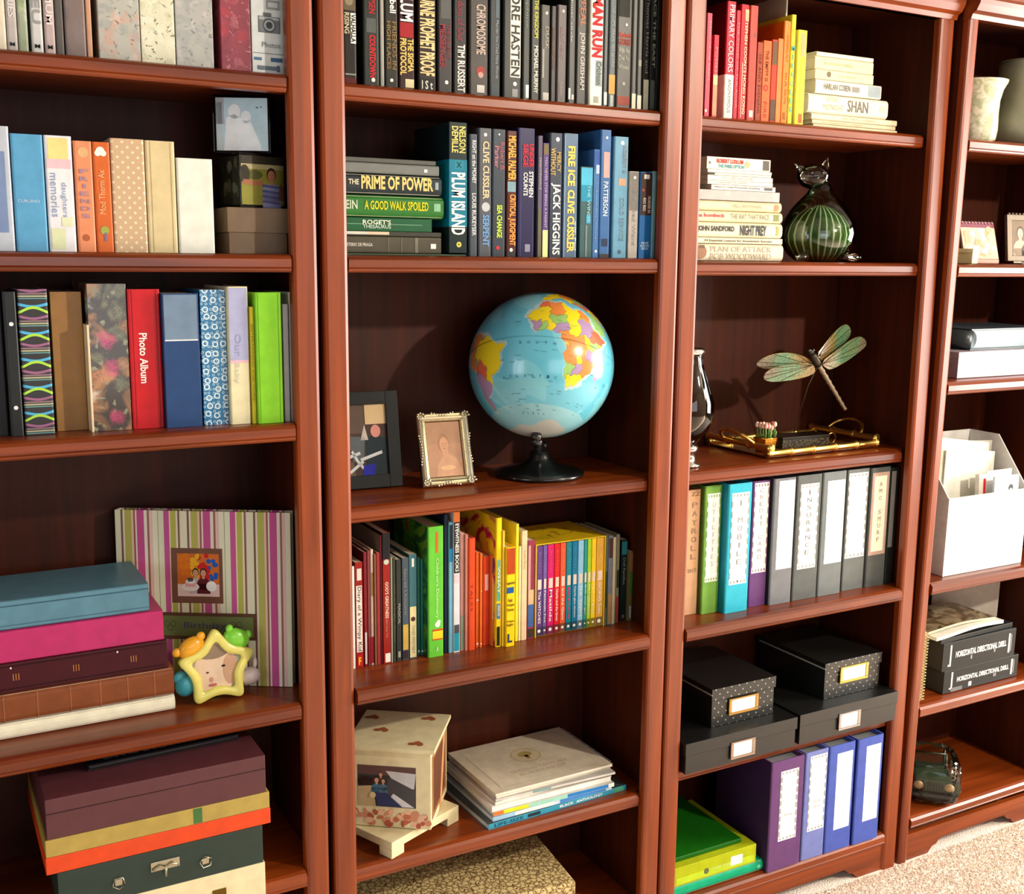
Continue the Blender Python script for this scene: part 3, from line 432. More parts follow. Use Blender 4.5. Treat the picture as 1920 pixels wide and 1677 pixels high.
{"n":"book","l":"small dark green thesaurus lying flat","c":"book","g":"green and grey books stacked flat on the second middle shelf","k":"paper","lie":1,"rot":0,"p":[0.035,0.04,1.6029],"w":0.0234,"h":0.1938,"d":0.12,"col":[24,84,50],"side":None,"dec":[["t","ROGET'S",0.42000000000000004,0.7,0.5,0.85,[220,226,200],0.02],["t","THESAURUS",0.42000000000000004,0.7,0.2,0.48,[180,200,180],0.02],["r",0.7,0.85,0.5,0.54,[130,170,140]],["r",0.09999999999999998,0.42000000000000004,0.5,0.54,[130,170,140]]],"u4":False},
{"n":"book","l":"green book titled A GOOD WALK SPOILED lying flat","c":"book","g":"green and grey books stacked flat on the second middle shelf","k":"round","lie":1,"rot":0,"p":[0.03,0.04,1.6267],"w":0.0398,"h":0.2232,"d":0.16,"col":[48,112,48],"side":None,"dec":[["t","INSTEIN",0.76,1.0,0.35,0.75,[190,206,180],0.02],["t","A GOOD WALK SPOILED",0.14,0.7,0.35,0.75,[206,200,20],0.02],["r",0.030000000000000027,0.08999999999999997,0.35,0.7,[130,180,140]]],"u4":False},
{"n":"book","l":"black and gold novel PRIME OF POWER lying flat","c":"book","g":"green and grey books stacked flat on the second middle shelf","k":"round","lie":1,"rot":0,"p":[0.03,0.04,1.6669],"w":0.0369,"h":0.2189,"d":0.16,"col":[40,50,54],"side":None,"dec":[["t","THE",0.74,0.83,0.45,0.7,[220,210,180],0.02],["t","PRIME OF POWER",0.07999999999999996,0.72,0.25,0.9,[226,196,120],0.035],["t","W.",0.88,0.96,0.55,0.9,[238,236,226],0.02],["t","ON",0.88,0.98,0.2,0.5,[238,236,226],0.02],["r",0.030000000000000027,0.06000000000000005,0.35,0.7,[140,160,170]]],"u4":False},
{"n":"book","l":"grey hardcover lying flat near the top of the green stack","c":"book","g":"green and grey books stacked flat on the second middle shelf","k":"hard","lie":1,"rot":0,"p":[0.03,0.04,1.7042],"w":0.0184,"h":0.2136,"d":0.15,"col":[112,116,112],"side":None,"dec":[["r",0.10999999999999999,0.14,0.3,0.6,[238,236,226]]],"u4":False},
{"n":"book","l":"thin worn grey booklet on top of the green stack","c":"book","g":"green and grey books stacked flat on the second middle shelf","k":"paper","lie":1,"rot":0,"p":[0.03,0.04,1.7231],"w":0.0078,"h":0.2071,"d":0.15,"col":[84,86,80],"side":None,"dec":[],"u4":False},
{"n":"book","l":"thick teal and black novel titled PLUM ISLAND","c":"book","g":"blue spined novels on the second middle shelf","k":"box","p":[0.28,0.035,1.566],"w":0.0366,"h":0.2361,"d":0.1559,"col":[14,34,36],"side":None,"dec":[["b",0.2,0.72,[0,112,136]],["t","PLUM",0.43,0.62,0.12,0.9,[238,236,226],0.03],["t","ISLAND",0.14,0.4,0.12,0.9,[238,236,226],0.03],["t","NELSON",0.77,0.97,0.55,0.92,[226,206,110],0.02],["t","DEMILLE",0.77,0.97,0.15,0.5,[226,206,110],0.02],["r",0.645,0.71,0.3,0.8,[30,130,150]],["h","X",0.655,0.7,0.4,0.7,[10,50,60],0.02],["d",0.065,0.55,0.14,[220,206,90]],["h","W",0.055,0.075,0.48,0.62,[20,20,10],0.02]],"u4":False},
{"n":"book","l":"slim grey investing memoir with small white capitals","c":"book","g":"blue spined novels on the second middle shelf","k":"hard","p":[0.3123,0.035,1.56],"w":0.0169,"h":0.2232,"d":0.1473,"col":[66,74,82],"side":None,"dec":[["t","RIGHT on the MONEY",0.6,0.95,0.3,0.8,[206,210,212],0.02],["t","LOUIS RUKEYSER",0.17,0.52,0.3,0.8,[206,210,212],0.02]],"u4":False},
{"n":"book","l":"steel grey novel titled SERPENT","c":"book","g":"blue spined novels on the second middle shelf","k":"hard","p":[0.3367,0.035,1.56],"w":0.0273,"h":0.2353,"d":0.1553,"col":[80,82,88],"side":None,"dec":[["t","CLIVE CUSSLER",0.45,0.9,0.3,0.8,[206,190,150],0.03],["d",0.39,0.55,0.32,[176,180,184]],["t","SERPENT",0.08,0.33,0.3,0.8,[100,150,200],0.03],["d",0.95,0.5,0.12,[238,236,226]]],"u4":False},
{"n":"book","l":"dark slate novel with lime title SEA CHANGE","c":"book","g":"blue spined novels on the second middle shelf","k":"hard","p":[0.3659,0.035,1.56],"w":0.0288,"h":0.2352,"d":0.1552,"col":[50,60,70],"side":None,"dec":[["t","SEA CHANGE",0.15,0.41,0.35,0.75,[190,220,60],0.03],["t","Robert B.",0.68,0.9,0.55,0.9,[150,90,100],0.02],["t","Parker",0.7,0.87,0.15,0.5,[170,110,120],0.02],["d",0.07,0.45,0.14,[190,40,50]],["d",0.96,0.5,0.06,[238,236,226]]],"u4":False},
{"n":"book","l":"black novel with glowing orange title CRITICAL JUDGMENT","c":"book","g":"blue spined novels on the second middle shelf","k":"hard","p":[0.3933,0.035,1.56],"w":0.0224,"h":0.234,"d":0.1544,"col":[70,22,12],"side":None,"dec":[["t","MICHAEL PALMER",0.61,0.96,0.15,0.9,[236,170,70],0.03],["t","CRITICAL JUDGMENT",0.09,0.5,0.15,0.9,[240,150,70],0.03],["r",0.52,0.6,0.1,0.9,[120,150,160]],["d",0.055,0.5,0.16,[238,236,226]],["r",0,0.04,0.1,0.9,[40,40,44]]],"u4":False},
{"n":"book","l":"navy novel titled UNDER SIEGE in red","c":"book","g":"blue spined novels on the second middle shelf","k":"hard","p":[0.425,0.035,1.56],"w":0.0379,"h":0.2408,"d":0.1589,"col":[26,22,66],"side":None,"dec":[["t","UNDER",0.7,0.88,0.65,0.92,[200,24,50],0.03],["t","SIEGE",0.7,0.88,0.3,0.6,[200,24,50],0.03],["t","STEPHEN",0.47,0.67,0.65,0.9,[238,236,226],0.02],["t","COUNTS",0.48,0.66,0.33,0.58,[238,236,226],0.02],["r",0.0,0.99,0.18,0.2,[90,90,140]],["r",0.04,0.1,0.45,0.75,[130,130,150]]],"u4":False},
{"n":"book","l":"thin faded purple book beside UNDER SIEGE","c":"book","g":"blue spined novels on the second middle shelf","k":"paper","p":[0.4559,0.035,1.56],"w":0.0096,"h":0.2289,"d":0.1511,"col":[84,76,96],"side":None,"dec":[["t","NIGHTINGALE",0.56,0.82,0.3,0.7,[180,170,180],0],["r",0.0,0.4,0.1,0.9,[90,90,70]]],"u4":False},
{"n":"book","l":"slim purple paperback YOU NEVER STOP BEING A PARENT with yellow foot","c":"book","g":"blue spined novels on the second middle shelf","k":"paper","p":[0.4685,0.035,1.56],"w":0.0133,"h":0.2158,"d":0.1424,"col":[78,56,112],"side":None,"dec":[["t","YOU NEVER STOP BEING A PARENT",0.26,0.88,0.3,0.7,[190,176,206],0],["r",0,0.24,0.05,0.98,[232,222,146]],["r",0.9,0.99,0.1,0.9,[110,96,60]]],"u4":False},
{"n":"book","l":"slate novel with gold WITHOUT MERCY and large white capitals","c":"book","g":"blue spined novels on the second middle shelf","k":"hard","p":[0.491,0.035,1.56],"w":0.0293,"h":0.236,"d":0.1558,"col":[46,54,70],"side":None,"dec":[["t","WITHOUT",0.66,0.88,0.08,0.45,[196,160,80],0.02],["t","MERCY",0.69,0.85,0.55,0.85,[196,160,80],0.02],["t","JACK HIGGINS",0.02,0.6,0.12,0.85,[238,236,226],0.02],["d",0.95,0.6,0.14,[238,236,226]]],"u4":False},
{"n":"book","l":"grey blue novel titled FIRE ICE in thick gold","c":"book","g":"blue spined novels on the second middle shelf","k":"hard","p":[0.5248,0.035,1.56],"w":0.0334,"h":0.2371,"d":0.1565,"col":[80,104,130],"side":None,"dec":[["t","CLIVE CUSSLER",0.04,0.55,0.28,0.78,[234,196,90],0.04],["t","FIRE ICE",0.58,0.9,0.28,0.78,[234,196,90],0.04],["r",0,0.99,0.02,0.12,[130,156,180]],["t","with Paul",0.06,0.3,0.8,0.92,[238,236,226],0]],"u4":False},
{"n":"book","l":"turquoise to grey paperback FROM THE DEPTHS","c":"book","g":"blue spined novels on the second middle shelf","k":"paper","p":[0.5622,0.035,1.56],"w":0.0289,"h":0.1759,"d":0.1161,"col":[44,80,84],"side":None,"dec":[["r",0.62,0.99,0.05,0.95,[70,170,200]],["r",0.62,0.8,0.05,0.95,[20,130,160]],["t","THE WINDS",0.4,0.8,0.55,0.8,[140,200,210],0],["r",0.38,0.47,0.5,0.85,[60,150,190]],["r",0.01,0.36,0.45,0.6,[110,120,116]]],"u4":False},
{"n":"book","l":"slim mid blue paperback beside the turquoise paperback","c":"book","g":"blue spined novels on the second middle shelf","k":"paper","p":[0.5849,0.035,1.56],"w":0.014,"h":0.2102,"d":0.1387,"col":[56,104,156],"side":None,"dec":[["r",0.82,0.99,0.05,0.95,[40,80,150]],["r",0.78,0.86,0.4,0.95,[170,190,220]],["t","Chicken Soup",0.15,0.7,0.3,0.7,[110,150,196],0],["d",0.06,0.6,0.2,[238,236,226]]],"u4":False},
{"n":"book","l":"tall cobalt blue novel with peach panel and pale letters","c":"book","g":"blue spined novels on the second middle shelf","k":"hard","p":[0.606,0.035,1.56],"w":0.0256,"h":0.2491,"d":0.1644,"col":[50,96,150],"side":None,"dec":[["r",0.63,0.83,0.3,0.85,[190,156,150]],["t","PATTERSON",0.33,0.6,0.3,0.75,[190,206,216],0.02],["r",0.09,0.15,0.25,0.8,[24,40,70]],["r",0,0.03,0.05,0.95,[50,46,40]],["d",0.94,0.55,0.1,[238,236,226]]],"u4":False},
{"n":"book","l":"light blue novel titled COLD SERVICE","c":"book","g":"blue spined novels on the second middle shelf","k":"hard","p":[0.6428,0.035,1.56],"w":0.0351,"h":0.2381,"d":0.1571,"col":[98,150,178],"side":None,"dec":[["t","COLD SERVICE",0.14,0.5,0.45,0.75,[110,130,140],0],["t","ROBERT B",0.7,0.93,0.6,0.85,[130,140,150],0.02],["r",0.6,0.66,0.35,0.85,[190,150,120]],["d",0.95,0.55,0.12,[238,236,226]],["d",0.05,0.5,0.12,[60,90,110]]],"u4":False},
{"n":"book","l":"short white and grey paperback with faded silver lettering","c":"book","g":"blue spined novels on the second middle shelf","k":"paper","p":[0.6755,0.035,1.56],"w":0.0224,"h":0.1723,"d":0.1137,"col":[180,174,168],"side":None,"dec":[["r",0.55,0.99,0.05,0.95,[130,126,122]],["t","The Painted Word",0.15,0.9,0.35,0.75,[150,146,142],0],["d",0.93,0.55,0.14,[238,236,226]]],"u4":False},
{"n":"book","l":"short paperback with brown top and bright blue lower half","c":"book","g":"blue spined novels on the second middle shelf","k":"paper","p":[0.7054,0.035,1.56],"w":0.0294,"h":0.1726,"d":0.1139,"col":[24,96,160],"side":None,"dec":[["r",0.5,0.99,0.04,0.96,[60,40,32]],["t","MURDER IN",0.53,0.72,0.65,0.88,[200,190,180],0.02],["t","RIO RIO",0.55,0.7,0.25,0.5,[200,190,180],0.02],["h","FIVE",0.16,0.19,0.2,0.8,[170,200,225],0.02],["h","MYSTERY",0.13,0.155,0.1,0.9,[170,200,225],0.02],["h","SIX",0.1,0.125,0.2,0.8,[170,200,225],0.02],["r",0.92,0.97,0.3,0.75,[220,220,215]],["d",0.79,0.25,0.1,[170,60,70]]],"u4":False},
{"n":"book","l":"thin teal white paperback near the right end of blue novels","c":"book","g":"blue spined novels on the second middle shelf","k":"paper","p":[0.7261,0.035,1.56],"w":0.0094,"h":0.1746,"d":0.1152,"col":[130,176,184],"side":None,"dec":[],"u4":False},
{"n":"book","l":"thin dark teal paperback ending the row of blue novels","c":"book","g":"blue spined novels on the second middle shelf","k":"paper","p":[0.7376,0.035,1.56],"w":0.0108,"h":0.1751,"d":0.1156,"col":[40,76,84],"side":None,"dec":[],"u4":False},
{"n":"book","l":"thin white booklet at the far left of the children row","c":"book","g":"children's books on the fourth middle shelf","k":"paper","p":[0.0874,0.1021,0.76],"w":0.0066,"h":0.2074,"d":0.1369,"col":[226,224,216],"side":None,"dec":[],"u4":False},
{"n":"book","l":"red diary styled paperback with white title panel","c":"book","g":"children's books on the fourth middle shelf","k":"paper","p":[0.0997,0.1022,0.76],"w":0.0156,"h":0.2143,"d":0.1415,"col":[150,24,22],"side":None,"dec":[["r",0.15,0.78,0.12,0.88,[228,218,206]],["t","Diary of a Wimpy Kid",0.16,0.77,0.2,0.8,[60,50,50],0],["r",0.83,0.94,0.25,0.85,[220,210,200]],["r",0.02,0.12,0.2,0.8,[190,40,20]],["h","F",0.03,0.1,0.35,0.65,[240,210,60],0.02]],"u4":False},
{"n":"book","l":"first thin maroon booklet right of the red diary paperback","c":"book","g":"children's books on the fourth middle shelf","k":"paper","p":[0.114,0.1047,0.76],"w":0.0067,"h":0.2322,"d":0.1533,"col":[120,26,34],"side":None,"dec":[["r",0.02,0.3,0.2,0.8,[200,190,190]]],"u4":False},
{"n":"book","l":"second thin maroon booklet with a darker red foot","c":"book","g":"children's books on the fourth middle shelf","k":"paper","p":[0.1212,0.1043,0.76],"w":0.0056,"h":0.2347,"d":0.1549,"col":[130,60,62],"side":None,"dec":[["r",0.02,0.25,0.1,0.9,[140,10,24]]],"u4":False},
{"n":"book","l":"thin cream booklet with floral dots among the maroon booklets","c":"book","g":"children's books on the fourth middle shelf","k":"paper","p":[0.1279,0.1041,0.76],"w":0.0056,"h":0.2361,"d":0.1558,"col":[214,190,170],"side":None,"dec":[["r",0.6,0.8,0.2,0.9,[150,120,60]],["r",0.02,0.25,0.1,0.9,[150,20,34]]],"u4":False},
{"n":"book","l":"narrow patterned brown booklet left of the plain brick red one","c":"book","g":"children's books on the fourth middle shelf","k":"paper","p":[0.1333,0.1014,0.76],"w":0.004,"h":0.2264,"d":0.1494,"col":[132,84,66],"side":None,"dec":[],"u4":False},
{"n":"book","l":"plain brick red paperback","c":"book","g":"children's books on the fourth middle shelf","k":"paper","p":[0.1397,0.1013,0.76],"w":0.0068,"h":0.2289,"d":0.1511,"col":[150,48,44],"side":None,"dec":[],"u4":False},
{"n":"book","l":"tall thin maroon hardback with grey board","c":"book","g":"children's books on the fourth middle shelf","k":"hard","p":[0.1461,0.1013,0.76],"w":0.0035,"h":0.2634,"d":0.1739,"col":[110,22,40],"side":[150,146,132],"dec":[],"u4":False},
{"n":"book","l":"red hardback titled GOD'S GREATNESS with black upper cover","c":"book","g":"children's books on the fourth middle shelf","k":"box","p":[0.1562,0.0995,0.76],"w":0.0156,"h":0.267,"d":0.1762,"col":[150,30,20],"side":[44,44,46],"dec":[["b",0.8,1.0,[26,26,30]],["d",0.78,0.5,0.35,[190,200,180]],["t","GOD'S GREATNESS",0.35,0.63,0.3,0.75,[230,206,180],0.02],["t","Bible Study Text",0.2,0.34,0.3,0.6,[200,150,120],0],["r",0.01,0.08,0.25,0.95,[235,228,220]]],"u4":False},
{"n":"book","l":"thin silvery spine between the red and olive books","c":"book","g":"children's books on the fourth middle shelf","k":"paper","p":[0.1673,0.1004,0.76],"w":0.0035,"h":0.2161,"d":0.1426,"col":[150,150,140],"side":None,"dec":[],"u4":False},
{"n":"book","l":"dark olive paperback with pale tiny title","c":"book","g":"children's books on the fourth middle shelf","k":"paper","p":[0.1731,0.1007,0.76],"w":0.0057,"h":0.2142,"d":0.1414,"col":[58,64,44],"side":None,"dec":[["t","On a Magic Road",0.2,0.75,0.25,0.7,[110,116,90],0]],"u4":False},
{"n":"book","l":"dark grey green paperback titled MAGICAL","c":"book","g":"children's books on the fourth middle shelf","k":"paper","p":[0.1819,0.0995,0.76],"w":0.0104,"h":0.2102,"d":0.1387,"col":[46,50,46],"side":None,"dec":[["t","MAGICAL",0.37,0.57,0.35,0.8,[180,180,172],0],["r",0.04,0.1,0.3,0.8,[150,150,140]]],"u4":False},
{"n":"book","l":"slate paperback with mustard lower spine","c":"book","g":"children's books on the fourth middle shelf","k":"paper","p":[0.1973,0.1017,0.76],"w":0.0139,"h":0.211,"d":0.1392,"col":[72,84,96],"side":None,"dec":[["r",0.1,0.35,0.1,0.9,[200,166,70]],["t","Secret Unicorn",0.45,0.9,0.3,0.7,[140,140,120],0],["r",0.01,0.09,0.1,0.9,[50,40,44]]],"u4":False},
{"n":"book","l":"teal topped paperback with cream lower spine","c":"book","g":"children's books on the fourth middle shelf","k":"paper","p":[0.2142,0.1032,0.76],"w":0.0164,"h":0.2162,"d":0.1427,"col":[60,110,120],"side":None,"dec":[["r",0.01,0.5,0.08,0.92,[226,214,160]],["d",0.38,0.5,0.3,[80,50,40]],["t","TIMES MYSTERY",0.05,0.32,0.3,0.7,[150,140,100],0],["r",0.88,0.96,0.35,0.65,[238,236,226]]],"u4":False},
{"n":"book","l":"first slim teal green paperback left of the dictionary","c":"book","g":"children's books on the fourth middle shelf","k":"paper","p":[0.2317,0.1148,0.76],"w":0.0059,"h":0.2046,"d":0.1351,"col":[46,116,100],"side":None,"dec":[["d",0.04,0.5,0.4,[238,236,226]]],"u4":False},
{"n":"book","l":"second slim teal green paperback touching the dictionary","c":"book","g":"children's books on the fourth middle shelf","k":"paper","p":[0.2379,0.1119,0.76],"w":0.0052,"h":0.2013,"d":0.1329,"col":[40,126,112],"side":None,"dec":[["d",0.04,0.5,0.4,[238,236,226]]],"u4":False},
{"n":"book","l":"thick green Children's Dictionary with red and yellow bands","c":"book","g":"children's books on the fourth middle shelf","k":"hard","p":[0.2582,0.0895,0.76],"w":0.0344,"h":0.2708,"d":0.175,"col":[98,190,56],"side":"dictcover","dec":[["t","Children's Dictionary",0.3,0.76,0.45,0.7,[196,226,170],0],["r",0.8,0.96,0.5,0.65,[206,96,40]],["d",0.25,0.6,0.17,[236,244,226]],["d",0.27,0.68,0.12,[236,244,226]],["r",0.13,0.2,0.28,0.98,[232,206,40]],["r",0.2,0.215,0.28,0.98,[206,70,30]],["r",0.13,0.14,0.28,0.98,[206,70,30]],["h","A",0.04,0.08,0.5,0.65,[200,230,180],0.02]],"u4":False},
{"n":"book","l":"tall navy hardback behind the green dictionary edge","c":"book","g":"children's books on the fourth middle shelf","k":"hard","p":[0.2861,0.1007,0.76],"w":0.0084,"h":0.2895,"d":0.1893,"col":[24,40,66],"side":None,"dec":[],"u4":False},
{"n":"book","l":"tall slim pale blue paperback","c":"book","g":"children's books on the fourth middle shelf","k":"paper","p":[0.2951,0.0965,0.76],"w":0.0082,"h":0.2741,"d":0.1809,"col":[120,176,206],"side":None,"dec":[["r",0.8,0.98,0.1,0.9,[26,40,60]],["r",0.7,0.8,0.1,0.9,[20,120,180]]],"u4":False},
{"n":"book","l":"tall picture book with black EYEWITNESS BOOKS tab","c":"book","g":"children's books on the fourth middle shelf","k":"paper","p":[0.3067,0.0938,0.76],"w":0.0139,"h":0.2943,"d":0.1942,"col":[206,206,212],"side":None,"dec":[["r",0.57,0.93,0.05,0.95,[16,14,16]],["t","EYEWITNESS BOOKS",0.58,0.92,0.25,0.8,[238,236,226],0.02],["r",0.93,1.0,0.05,0.95,[230,120,50]],["r",0.01,0.14,0.1,0.9,[30,140,160]],["r",0.14,0.2,0.1,0.9,[70,70,74]],["r",0.5,0.56,0.1,0.9,[226,190,196]]],"u4":False},
{"n":"book","l":"slim pinkish grey paperback right of the eyewitness book","c":"book","g":"children's books on the fourth middle shelf","k":"paper","p":[0.3207,0.097,0.76],"w":0.0085,"h":0.2491,"d":0.1644,"col":[180,130,120],"side":None,"dec":[["r",0.01,0.3,0.1,0.9,[120,140,120]]],"u4":False},
{"n":"book","l":"slim dusty rose paperback beside the orange red hardback","c":"book","g":"children's books on the fourth middle shelf","k":"paper","p":[0.3287,0.0933,0.76],"w":0.0061,"h":0.2458,"d":0.1622,"col":[186,120,104],"side":None,"dec":[],"u4":False},
{"n":"book","l":"plain orange red hardback in the children row","c":"book","g":"children's books on the fourth middle shelf","k":"hard","p":[0.34,0.0908,0.76],"w":0.0154,"h":0.2373,"d":0.1566,"col":[206,70,30],"side":None,"dec":[["t","TALES",0.35,0.6,0.3,0.6,[150,40,20],0]],"u4":False},
{"n":"book","l":"orange paperback with a pale droplet","c":"book","g":"children's books on the fourth middle shelf","k":"paper","p":[0.3572,0.0998,0.76],"w":0.0074,"h":0.2041,"d":0.1347,"col":[216,100,30],"side":None,"dec":[["d",0.5,0.5,0.3,[200,190,190]],["d",0.04,0.5,0.3,[238,236,226]]],"u4":False},
{"n":"book","l":"orange paperback with yellow oval beside its twin","c":"book","g":"children's books on the fourth middle shelf","k":"paper","p":[0.3641,0.0965,0.76],"w":0.0052,"h":0.2018,"d":0.1332,"col":[222,110,36],"side":None,"dec":[["d",0.6,0.5,0.3,[240,190,60]],["d",0.04,0.5,0.3,[238,236,226]]],"u4":False},
{"n":"book","l":"red orange paperback with pale pink tab","c":"book","g":"children's books on the fourth middle shelf","k":"paper","p":[0.3789,0.1031,0.76],"w":0.015,"h":0.1917,"d":0.1265,"col":[206,60,22],"side":None,"dec":[["r",0.62,0.8,0.3,0.8,[236,180,170]]],"u4":False},
{"n":"book","l":"slim orange paperback with cream panel next to big yellow book","c":"book","g":"children's books on the fourth middle shelf","k":"paper","p":[0.3888,0.0923,0.76],"w":0.0035,"h":0.1953,"d":0.1289,"col":[216,120,50],"side":None,"dec":[["r",0.3,0.75,0.2,0.9,[226,196,130]],["r",0.8,0.97,0.1,0.9,[70,60,120]]],"u4":False},
{"n":"book","l":"tall yellow hardback with blue and white bubbles on its spine","c":"book","g":"children's books on the fourth middle shelf","k":"hard","p":[0.398,0.0833,0.76],"w":0.0138,"h":0.2749,"d":0.2,"col":[240,206,20],"side":"yellowcover","dec":[["r",0.5,0.68,0.2,0.75,[120,180,150]],["r",0.36,0.5,0.15,0.75,[90,170,150]],["r",0.22,0.34,0.15,0.75,[70,120,170]],["t","WHAT",0.42,0.63,0.3,0.65,[238,236,226],0.02],["t","WHY",0.24,0.33,0.3,0.65,[238,236,226],0.02],["r",0.06,0.16,0.2,0.7,[30,26,14]],["r",0.01,0.06,0.2,0.7,[40,36,30]]],"u4":False},
{"n":"book","l":"thin yellow booklet beside the tall yellow hardback","c":"book","g":"children's books on the fourth middle shelf","k":"paper","p":[0.4077,0.0811,0.76],"w":0.0045,"h":0.2475,"d":0.1633,"col":[236,200,60],"side":None,"dec":[],"u4":False},
{"n":"book","l":"yellow pocket dictionary with blue bar and large letter L","c":"book","g":"children's books on the fourth middle shelf","k":"hard","p":[0.4213,0.075,0.76],"w":0.0214,"h":0.2125,"d":0.11,"col":[240,200,10],"side":None,"dec":[["r",0.73,0.99,0.04,0.96,[176,66,10]],["h","Langenscheidt",0.62,0.66,0.05,0.95,[60,50,20],0.02],["r",0.54,0.6,0.05,0.85,[20,80,150]],["h","Pocket",0.45,0.49,0.2,0.7,[90,60,10],0.02],["h","Portuguese",0.4,0.44,0.1,0.9,[90,60,10],0.02],["h","Dictionary",0.35,0.39,0.1,0.9,[90,60,10],0.02],["h","Portuguese",0.24,0.27,0.1,0.9,[90,60,10],0.02],["h","English",0.2,0.235,0.1,0.8,[90,60,10],0.02],["h","L",0.04,0.13,0.2,0.7,[40,60,90],0.04]],"u4":False},
{"n":"book","l":"tall lemon yellow booklet behind the pocket dictionary","c":"book","g":"children's books on the fourth middle shelf","k":"paper","p":[0.4485,0.0968,0.76],"w":0.0064,"h":0.2542,"d":0.1678,"col":[232,220,60],"side":None,"dec":[],"u4":False},
{"n":"book","l":"thin ivory paperback in the children row","c":"book","g":"children's books on the fourth middle shelf","k":"paper","p":[0.4557,0.0969,0.76],"w":0.0052,"h":0.2056,"d":0.1357,"col":[232,222,180],"side":None,"dec":[],"u4":False},
{"n":"book","l":"tall cream paperback left of the boxed set","c":"book","g":"children's books on the fourth middle shelf","k":"paper","p":[0.4653,0.0957,0.76],"w":0.013,"h":0.2379,"d":0.157,"col":[226,200,160],"side":None,"dec":[["t","Lucky Stone",0.65,0.82,0.3,0.7,[150,120,90],0]],"u4":False},
{"n":"book","l":"plum and pink picture paperback touching the boxed set","c":"book","g":"children's books on the fourth middle shelf","k":"paper","p":[0.4829,0.098,0.76],"w":0.017,"h":0.2148,"d":0.1417,"col":[150,50,80],"side":None,"dec":[["r",0.35,0.5,0.1,0.9,[206,180,140]],["r",0.12,0.35,0.1,0.9,[60,100,160]],["r",0.01,0.1,0.1,0.9,[60,50,40]],["r",0.5,0.95,0.05,0.4,[200,160,150]]],"u4":False},
{"n":"book","l":"slim violet paperback in the yellow slipcase at its left end","c":"book","g":"paperbacks inside the yellow slipcase","k":"paper","p":[0.5035,0.098,0.762],"w":0.0151,"h":0.1978,"d":0.14,"col":[96,60,130],"side":None,"dec":[["r",0,0.1,0.02,0.98,[68,54,82]],["d",0.055,0.5,0.24,[238,236,226]],["t","ROALD",0.7,0.93,0.3,0.65,[137,112,161],0],["r",0.52,0.63,0.2,0.8,[226,206,190]],["t","The WITCHES",0.14,0.5,0.3,0.7,[236,236,230],0.01]],"u4":False},
{"n":"book","l":"slim blue violet paperback in the yellow slipcase","c":"book","g":"paperbacks inside the yellow slipcase","k":"paper","p":[0.517,0.098,0.762],"w":0.0093,"h":0.1982,"d":0.14,"col":[110,90,160],"side":None,"dec":[["r",0,0.1,0.02,0.98,[74,66,94]],["d",0.055,0.5,0.24,[238,236,226]],["t","ROALD",0.7,0.93,0.3,0.65,[147,133,182],0],["r",0.52,0.63,0.2,0.8,[226,206,190]],["t","Fantastic Fox",0.14,0.5,0.3,0.7,[236,236,230],0.01]],"u4":False},
{"n":"book","l":"slim magenta paperback in the yellow slipcase","c":"book","g":"paperbacks inside the yellow slipcase","k":"paper","p":[0.531,0.098,0.762],"w":0.016,"h":0.1979,"d":0.14,"col":[206,16,104],"side":None,"dec":[["r",0,0.1,0.02,0.98,[112,36,71]],["d",0.055,0.5,0.24,[238,236,226]],["t","ROALD",0.7,0.93,0.3,0.65,[214,81,142],0],["r",0.52,0.63,0.2,0.8,[226,206,190]],["t","Matilda",0.14,0.5,0.3,0.7,[236,236,230],0.01]],"u4":False},
{"n":"book","l":"slim red paperback in the yellow slipcase","c":"book","g":"paperbacks inside the yellow slipcase","k":"paper","p":[0.547,0.098,0.762],"w":0.0134,"h":0.1982,"d":0.14,"col":[214,30,34],"side":None,"dec":[["r",0,0.1,0.02,0.98,[115,42,43]],["d",0.055,0.5,0.24,[238,236,226]],["t","ROALD",0.7,0.93,0.3,0.65,[219,91,93],0],["r",0.52,0.63,0.2,0.8,[226,206,190]],["t","Charlie and the Great",0.14,0.5,0.3,0.7,[236,236,230],0.01]],"u4":False},
{"n":"book","l":"slim orange red paperback in the yellow slipcase","c":"book","g":"paperbacks inside the yellow slipcase","k":"paper","p":[0.5618,0.098,0.762],"w":0.0135,"h":0.1983,"d":0.14,"col":[226,90,50],"side":None,"dec":[["r",0,0.1,0.02,0.98,[120,66,50]],["d",0.055,0.5,0.24,[238,236,226]],["t","ROALD",0.7,0.93,0.3,0.65,[228,133,105],0],["r",0.52,0.63,0.2,0.8,[226,206,190]],["t","and the Giant",0.14,0.5,0.3,0.7,[236,236,230],0.01]],"u4":False},
{"n":"book","l":"slim teal paperback in the yellow slipcase","c":"book","g":"paperbacks inside the yellow slipcase","k":"paper","p":[0.5766,0.098,0.762],"w":0.0136,"h":0.1984,"d":0.14,"col":[20,130,150],"side":None,"dec":[["r",0,0.1,0.02,0.98,[38,82,90]],["d",0.055,0.5,0.24,[238,236,226]],["t","ROALD",0.7,0.93,0.3,0.65,[84,161,175],0],["r",0.52,0.63,0.2,0.8,[226,206,190]],["t","BFG",0.14,0.5,0.3,0.7,[200,60,120],0.01]],"u4":False},
{"n":"book","l":"slim ocean blue paperback in the yellow slipcase","c":"book","g":"paperbacks inside the yellow slipcase","k":"paper","p":[0.5916,0.098,0.762],"w":0.0136,"h":0.1985,"d":0.14,"col":[10,116,160],"side":None,"dec":[["r",0,0.1,0.02,0.98,[34,76,94]],["d",0.055,0.5,0.24,[238,236,226]],["t","ROALD",0.7,0.93,0.3,0.65,[77,151,182],0],["r",0.52,0.63,0.2,0.8,[226,206,190]],["t","Charlie glass elevator",0.14,0.5,0.3,0.7,[236,236,230],0.01]],"u4":False},
